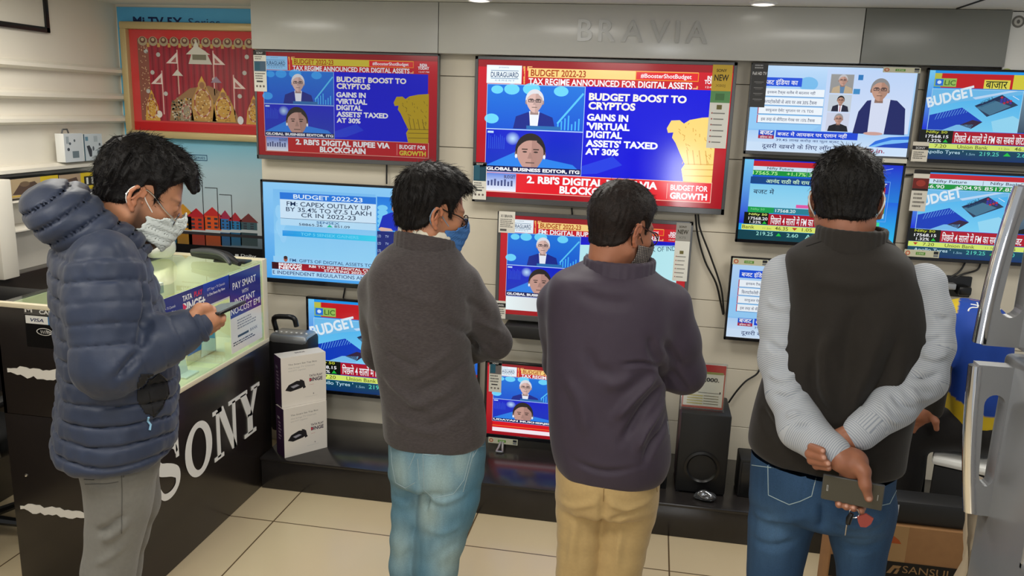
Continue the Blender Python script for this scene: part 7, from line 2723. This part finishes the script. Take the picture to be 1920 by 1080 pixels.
s1 = sleeve('left_sleeve', [shL, L1, L2, elL, W(1506, 804, -.165), W(1543, 836, -.205), wrL], [.060, .055, .054, .053, .053, .043, .037],
            [([(1440, 640), (1465, 655), (1498, 650)], .010, -.005), ([(1440, 700), (1470, 712), (1505, 690)], .010, .005), ([(1450, 740), (1480, 745), (1515, 725)], .009, -.005), ([(1475, 780), (1500, 775), (1535, 760)], .009, .005), ([(1490, 800), (1520, 800), (1550, 785)], .008, -.004), ([(1440, 560), (1460, 575), (1490, 570)], .012, .004), ([(1500, 530), (1490, 590), (1492, 640)], .008, -.004)], 31)
R1 = W(1744, 590, -.01); R2 = W(1749, 650, -.04)
s2 = sleeve('right_sleeve', [shR, R1, R2, elR, elR*.5+wrR*.5, wrR], [.054, .048, .045, .049, .048, .041],
            [([(1755, 590), (1768, 600), (1780, 595)], .009, -.005), ([(1730, 660), (1750, 670), (1778, 660)], .010, .006), ([(1705, 700), (1730, 710), (1765, 700)], .010, -.006), ([(1700, 725), (1720, 745), (1750, 745)], .009, .005), ([(1670, 735), (1690, 760), (1720, 770)], .009, -.006), ([(1650, 750), (1665, 780), (1690, 795)], .008, .005), ([(1720, 640), (1745, 640), (1770, 630)], .009, -.005)], 41)
def cuff(parent, w0, w1, r):
    d = (w1-w0)/np.linalg.norm(w1-w0)
    A = [w1-d*.045, w1+d*.004]
    F = Fld(np.min(A, 0)-.07, np.max(A, 0)+.07, .004)
    F.cap(A[0], A[1], r+.004, r+.001, k=0)
    g = np.stack(np.meshgrid(*F.ax, indexing='ij'), -1)
    F.d = np.maximum(F.d, np.maximum((g-A[1])@d, (A[0]-g)@d)).astype(np.float32)
    return garment(P, 'cuff', F, M['stripe'], parent=parent, it=2, col=lambda V: np.stack([(V-w1)@np.cross(d, [0, 0, 1])]*3, 1))
cuff(s1, W(1543, 836, -.205), wrL, .038)
cuff(s2, elR, wrR, .042)
# hands
dL = (wrL-elL)/np.linalg.norm(wrL-elL)
dR = (wrR-elR)/np.linalg.norm(wrR-elR)
HY = -.235
kn = [W(1597, 902, HY+.012), W(1607, 905, HY+.008), W(1617, 905, HY+.004), W(1625, 903, HY)]
prims = [
    ([wrL-dL*.03, wrL+dL*.02, W(1598, 868, -.232)], [.029, .029, .030], .012),
    ([W(1592, 862, -.228), W(1590, 890, -.22)], [.024, .018], .02),
    ([W(1606, 866, -.228), W(1616, 893, -.215)], [.024, .016], .02),
    # thumb over the phone
    ([W(1607, 868, -.245), W(1619, 884, -.258), W(1622, 908, -.268), W(1629, 934, -.266)], [.018, .0150, .0122, .0098], .012),
    # fingers pass behind the phone, tips curl round its lower edge
    ([W(1585, 886, -.222), W(1578, 912, -.212), W(1573, 938, -.216), W(1573, 946, -.238)], [.0120, .0105, .0098, .0090], .005),
    ([W(1594, 890, -.218), W(1590, 918, -.208), W(1587, 944, -.212), W(1587, 950, -.238)], [.0124, .0110, .0100, .0092], .005),
    ([W(1604, 892, -.215), W(1603, 920, -.206), W(1601, 948, -.210), W(1600, 953, -.238)], [.0122, .0108, .0098, .0090], .005),
    ([W(1614, 892, -.212), W(1616, 922, -.206), W(1616, 952, -.210), W(1615, 959, -.236)], [.0112, .0096, .0088, .0080], .005),
]
A = np.concatenate([np.array(q[0]) for q in prims])
hand_field(P, A.min(0)-.035, A.max(0)+.035, prims, SKIN4, nails=[(W(1630, 936, -.276), .007), (W(1573, 944, -.247), .006), (W(1587, 948, -.247), .006), (W(1600, 951, -.247), .006)])
# right hand reaches under the left wrist, fingers curl round it
B_ = wrR+dR*.03
prims = [
    ([wrR-dR*.03, wrR+dR*.015, W(1568, 832, -.182)], [.028, .028, .027], .012),
    ([W(1585, 822, -.180), W(1545, 836, -.182)], [.024, .020], .02),
    ([W(1588, 838, -.180), W(1552, 858, -.182)], [.022, .018], .02),
    ([W(1548, 832, -.186), W(1524, 835, -.205), W(1523, 839, -.245), W(1541, 845, -.272)], [.0125, .0112, .0105, .0092], .005),
    ([W(1546, 842, -.186), W(1519, 846, -.205), W(1518, 851, -.245), W(1543, 858, -.275)], [.0128, .0115, .0106, .0094], .005),
    ([W(1548, 852, -.186), W(1522, 858, -.205), W(1522, 863, -.245), W(1551, 869, -.276)], [.0124, .0112, .0104, .0092], .005),
    ([W(1552, 862, -.186), W(1531, 869, -.205), W(1531, 873, -.240), W(1553, 877, -.268)], [.0114, .0100, .0092, .0082], .005),
]
A = np.concatenate([np.array(q[0]) for q in prims])
hand_field(P, A.min(0)-.035, A.max(0)+.035, prims, SKIN4, nails=[(W(1544, 845, -.281), .0065), (W(1546, 858, -.284), .0065), (W(1554, 869, -.284), .0065), (W(1555, 877, -.276), .006)])
H4 = dict(base=.009, top=.007, front=.004, back=.005, clump=.16, strands=6000, len=.017, lift=.16, mess=.30, curl=.3, wid=.0011, comb=(.0, .03, .02), seed=11, nape=-.072, grav=.04, fade=.02)
O, R = make_head(P, 1586, 377, .048, math.radians(2), math.radians(-16), math.radians(-3), SKIN4, (13, 10, 8), H4, neck=W(1593, 470, .03), nr=.050)
mk = mask_mesh(P, O, R, M['white'], top=-.016, bot=-.122)
ear_loops(P, O, R, M['white'], mk, r=.002)
# jeans
F = Fld((-.34, -.28, -.01), (.32, .28, 1.0), .008)
pv = P.rows([(840, 1412, 1692, .14), (880, 1409, 1684, .15), (915, 1407, 1683, .15), (945, 1405, 1680, .14), (965, 1406, 1676, .12)])
F.loft(pv, k=.03, rnd=.03)
legs4 = leg_prims(P, F, [(955, 1404, 1540), (985, 1403, 1524), (1020, 1402, 1515), (1050, 1402, 1506), (1076, 1402, 1500)], [(955, 1542, 1682), (985, 1549, 1674), (1020, 1558, 1664), (1050, 1567, 1658), (1076, 1571, 1655)], .0, .0, k=.02)
cen = [(W(1450, 1000, -.1), .05), (W(1620, 1000, -.1), .05)]
je = garment(P, 'jeans', F, M['denim_d'], folds=[([(1410, 955), (1460, 975), (1520, 960)], .014, .006), ([(1560, 965), (1610, 985), (1665, 965)], .014, .006), ([(1540, 940), (1542, 970), (1535, 990)], .012, -.008), ([(1410, 1010), (1450, 1025), (1495, 1010)], .012, -.005), ([(1575, 1015), (1615, 1030), (1655, 1015)], .012, -.005), ([(1640, 870), (1660, 890), (1680, 895)], .010, .005)], noise=[(9, .005, 3), (24, .002, 5)], col=dcol((42, 68, 98), (74, 104, 136), cen))
P.lines(je, [[(1440, 873), (1441, 928), (1462, 938), (1480, 946), (1500, 940), (1522, 930), (1534, 880)], [(1640, 878), (1645, 905)], [(1650, 948), (1668, 944), (1680, 920)], [(1410, 872), (1470, 880), (1535, 876)], [(1664, 872), (1672, 900)], [(1548, 1000), (1560, 1060)]], .0012, M['stitch'], 'stitching', .0006)
coarse_body(P, [shL, shR], [[shL, elL, wrL], [shR, elR, wrR]], [], legs4, SKIN4, trs)
finish_body(P, M['skin'])
for l in legs4:
    shoe(P, l[-1], (0, 1), M['shoe_d'], M['sole'])
# phone in his hand
ex = W(1650, 908, -.236)-W(1552, 889, -.236); ex /= np.linalg.norm(ex)
ey = W(1552, 889, -.236)-W(1543, 934, -.228); ey -= ex*(ey@ex); ey /= np.linalg.norm(ey)
ez = np.cross(ex, ey)
ph = phone_box('mobile_phone', W(1598, 922, -.238), ex, ey, ez, .137, .069, .009, M['grey'], 'grey mobile phone held behind the back of the man in the vest')
mb = MB(); mb.box((-.0665, -.0325, .0042), (.0665, .0325, .0048), mat('phone_glass', (70, 68, 60), .15)); o = mb.build('screen'); o.parent = ph
mb = MB()
def pl_(x0, y0, x1, y1, m, z=.0053): mb.box((x0, y0, .0046), (x1, y1, z), m, .0008, seg=1)
pl_(-.058, -.008, -.0535, .008, M['silver']); pl_(-.0567, -.0065, -.0548, .0065, M['grey'], .0056)
pl_(.055, -.008, .0575, .008, M['silver'])
o = mb.build('button'); o.parent = ph
# keys hanging from his fingers
wm = Matrix.Translation((P.c[0], P.c[1], 0)) @ Matrix.Rotation(P.ang, 4, 'Z')
t = bpy.data.objects.new('key_ring', None); COL.objects.link(t); t.matrix_world = wm
tag(t, 'bunch of keys with a red leather tag dangling below the grey phone', 'keys')
mb = MB(); kc = W(1602, 962, -.245)
mb.tube([kc+.011*np.array([math.cos(a), .25*math.sin(a), math.sin(a)]) for a in np.linspace(0, 2*PI, 20, endpoint=False)], .0012, M['metal'], 6, closed=True)
o = mb.build('ring'); o.parent = t
mb = MB(); mb.tube([W(1597, 963, -.246), W(1592, 972, -.247), W(1590, 982, -.247)], [.0055, .0075, .006], M['black'], 10); o = mb.build('key_fob'); o.parent = t
mb = MB(); mb.tube([W(1588, 984, -.247), W(1585, 1004, -.247)], [.0022, .0016], M['metal'], 6); o = mb.build('key_blade'); o.parent = t
mb = MB()
P4 = [W(a, b, -.246) for a, b in ((1607, 968), (1616, 966), (1624, 963), (1638, 972), (1633, 982), (1624, 988), (1613, 987), (1609, 978))]
nrm = np.array([0, -.003, 0])
k = len(P4)
mb.add([p+nrm for p in P4]+[p-nrm for p in P4], [list(range(k))[::-1], list(range(k, 2*k))]+[[i, (i+1) % k, k+(i+1) % k, k+i] for i in range(k)], mat('red_leather', (150, 62, 52), .6))
o = mb.build('leather_tag'); o.parent = t

# ------------------------------------------------------------------ 5: person in the blue shirt, seated behind
P = Person(1825, 650, 3.22, 'person in a blue and yellow shirt seated behind the refrigerator handles, hand on knee')
W = P.W
def jcol(V):
    zc = W(1820, 738, 0)[2]
    b, y = lin((22, 62, 150)), lin((196, 168, 30))
    arc = V[:, 2]+.9*(V[:, 0]-W(1850, 745, 0)[0])**2
    m_ = (V[:, 2] < zc-.10*np.clip(V[:, 0]*4, -.3, .3)).astype(float)
    m_ = np.maximum(m_, ((V[:, 0] < W(1797, 570, 0)[0]) & (V[:, 2] > W(1800, 571, 0)[2]-.01)).astype(float))[:, None]
    return b*(1-m_)+y*m_
M['jersey'] = attr_mat('blue_yellow_jersey', .7, .3, bump=.15, bscale=400)
F = Fld((-.30, -.28, .66), (.36, .30, 1.38), .008)
trs = P.rows([(566, 1782, 1862, .09, .02), (580, 1762, 1890, .13, .02), (610, 1752, 1900, .15), (660, 1756, 1905, .155), (710, 1764, 1905, .155), (760, 1770, 1900, .155), (792, 1772, 1896, .16)])
F.loft(trs, k=.03, rnd=.03)
sh_, el_, wr_ = W(1775, 612, -.10), W(1752, 715, -.20), W(1748, 768, -.185)
F.cap(sh_, W(1762, 665, -.165), .07, .062, k=.03)
js = garment(P, 'jersey', F, M['jersey'], noise=[(9, .007, 3), (22, .003, 4)], col=jcol)
tr = P.bvh(js)
v, f, sz = text_mesh('Jo', .02)
mb = MB()
for q in (([(1815, 584), (1818, 579), (1824, 577), (1832, 577), (1838, 573)],), ([(1820, 571), (1836, 574), (1842, 577), (1838, 582)],), ([(1856, 586), (1862, 581), (1868, 578)],), ([(1868, 588), (1875, 580), (1880, 576)],), ([(1832, 568), (1834, 576)],)):
    H_ = [P.hit(tr, a, b, .001) for a, b in q[0]]
    H_ = [x for x in H_ if x is not None]
    if len(H_) > 1:
        mb.tube(H_, .0028, M['white'], 5, smooth_path=3)
if mb.v:
    o = mb.build('shirt_lettering'); o.parent = js; o['label'] = 'white shirt lettering'
F = Fld((-.40, -.36, .70), (.1, .2, 1.22), .006)
F.chain([W(1762, 665, -.165), el_, wr_], [.05, .05, .038], k=.02)
garment(P, 'undersleeve', F, M['vest'], noise=[(20, .003, 2)])
M['black_tr'] = fabric('black_trousers', (24, 22, 22), .8, .2, 500, .05, 60)
F = Fld((-.50, -.30, -.01), (.34, .32, .98), .009)
hp0 = W(1832, 800, -.06)
hp1 = W(1832, 800, .09)
kn0, kn1 = W(1702, 812, -.11), W(1706, 812, .045)
F.chain([hp0, kn0, kn0+[.03, 0, -.40], kn0+[.02, 0, -kn0[2]+.09]], [.095, .072, .055, .045], k=.03)
F.chain([hp1, kn1, kn1+[.04, 0, -.40], kn1+[.03, 0, -kn1[2]+.09]], [.095, .072, .055, .045], k=.03)
F.ell((hp0+hp1)/2+[.02, 0, .0], (.12, .16, .10), k=.04)
garment(P, 'trousers', F, M['black_tr'], noise=[(10, .006, 2)])
H5 = dict(base=.014, top=.014, strands=2500, len=.025, seed=21)
O, R = make_head(P, 1722, 612, .05, math.radians(85), math.radians(-35), 0, SKIN4, (20, 16, 13), H5, neck=W(1775, 620, .02))
prims = [
    ([wr_+[0, 0, .03], wr_, W(1732, 778, -.195)], [.026, .026, .026], .01),
    ([W(1742, 770, -.20), W(1718, 782, -.20)], [.022, .017], .014), ([W(1745, 780, -.185), W(1722, 790, -.19)], [.02, .016], .014),
    ([W(1722, 778, -.20), W(1708, 778, -.205), W(1700, 786, -.205)], [.011, .010, .0085], .005),
    ([W(1722, 784, -.20), W(1706, 787, -.205), W(1699, 796, -.205)], [.0112, .010, .0085], .005),
    ([W(1724, 790, -.195), W(1710, 795, -.20), W(1704, 804, -.20)], [.011, .0098, .0085], .005),
    ([W(1728, 793, -.19), W(1717, 801, -.195), W(1713, 809, -.195)], [.010, .009, .0078], .005),
    ([W(1746, 776, -.205), W(1754, 790, -.215), W(1756, 804, -.212)], [.014, .012, .0095], .008),
]
A = np.concatenate([np.array(q[0]) for q in prims])
hand_field(P, A.min(0)-.035, A.max(0)+.035, prims, SKIN4)
generic_hand(P, kn1+[.08, .0, .08], (-1, 0, -.2), (0, 0, -1), SKIN4, .4, 1)
coarse_body(P, [sh_, sh_+[.0, .28, 0]], [[sh_, el_, wr_], [sh_+[.02, .26, 0], kn1+[.12, 0, .16], kn1+[.08, 0, .09]]], [], [[hp0, kn0, kn0+[.02, 0, -kn0[2]+.08]], [hp1, kn1, kn1+[.03, 0, -kn1[2]+.08]]], SKIN4, trs)
finish_body(P, M['skin'])
shoe(P, kn0+[.02, 0, 0], (-1, -.1), M['shoe_d'], M['sole']); shoe(P, kn1+[.03, 0, 0], (-1, .1), M['shoe_d'], M['sole'])
# stool
sc_ = P.c+P.u*((hp0[0]+.03))+P.v*.0
zt = float(hp0[2]-.115)
t = empty('stool', (sc_[0], sc_[1], 0), 'white topped stool under the person in the blue and yellow shirt', 'stool', None, P.ang)
mb = MB(); mb.box((-.16, -.17, zt-.035), (.17, .18, zt), M['white'], .015); o = mb.build('seat'); o.parent = t
mb = MB(); mb.box((-.15, -.16, .14), (.16, .17, zt-.036), M['blackm'], .01); o = mb.build('drawer_box'); o.parent = t
for a in (-1, 1):
    for b in (-1, 1):
        mb = MB(); mb.tube([(a*.13, b*.14, .15), (a*.14, b*.15, .0)], .013, M['black'], 8); o = mb.build('leg'); o.parent = t
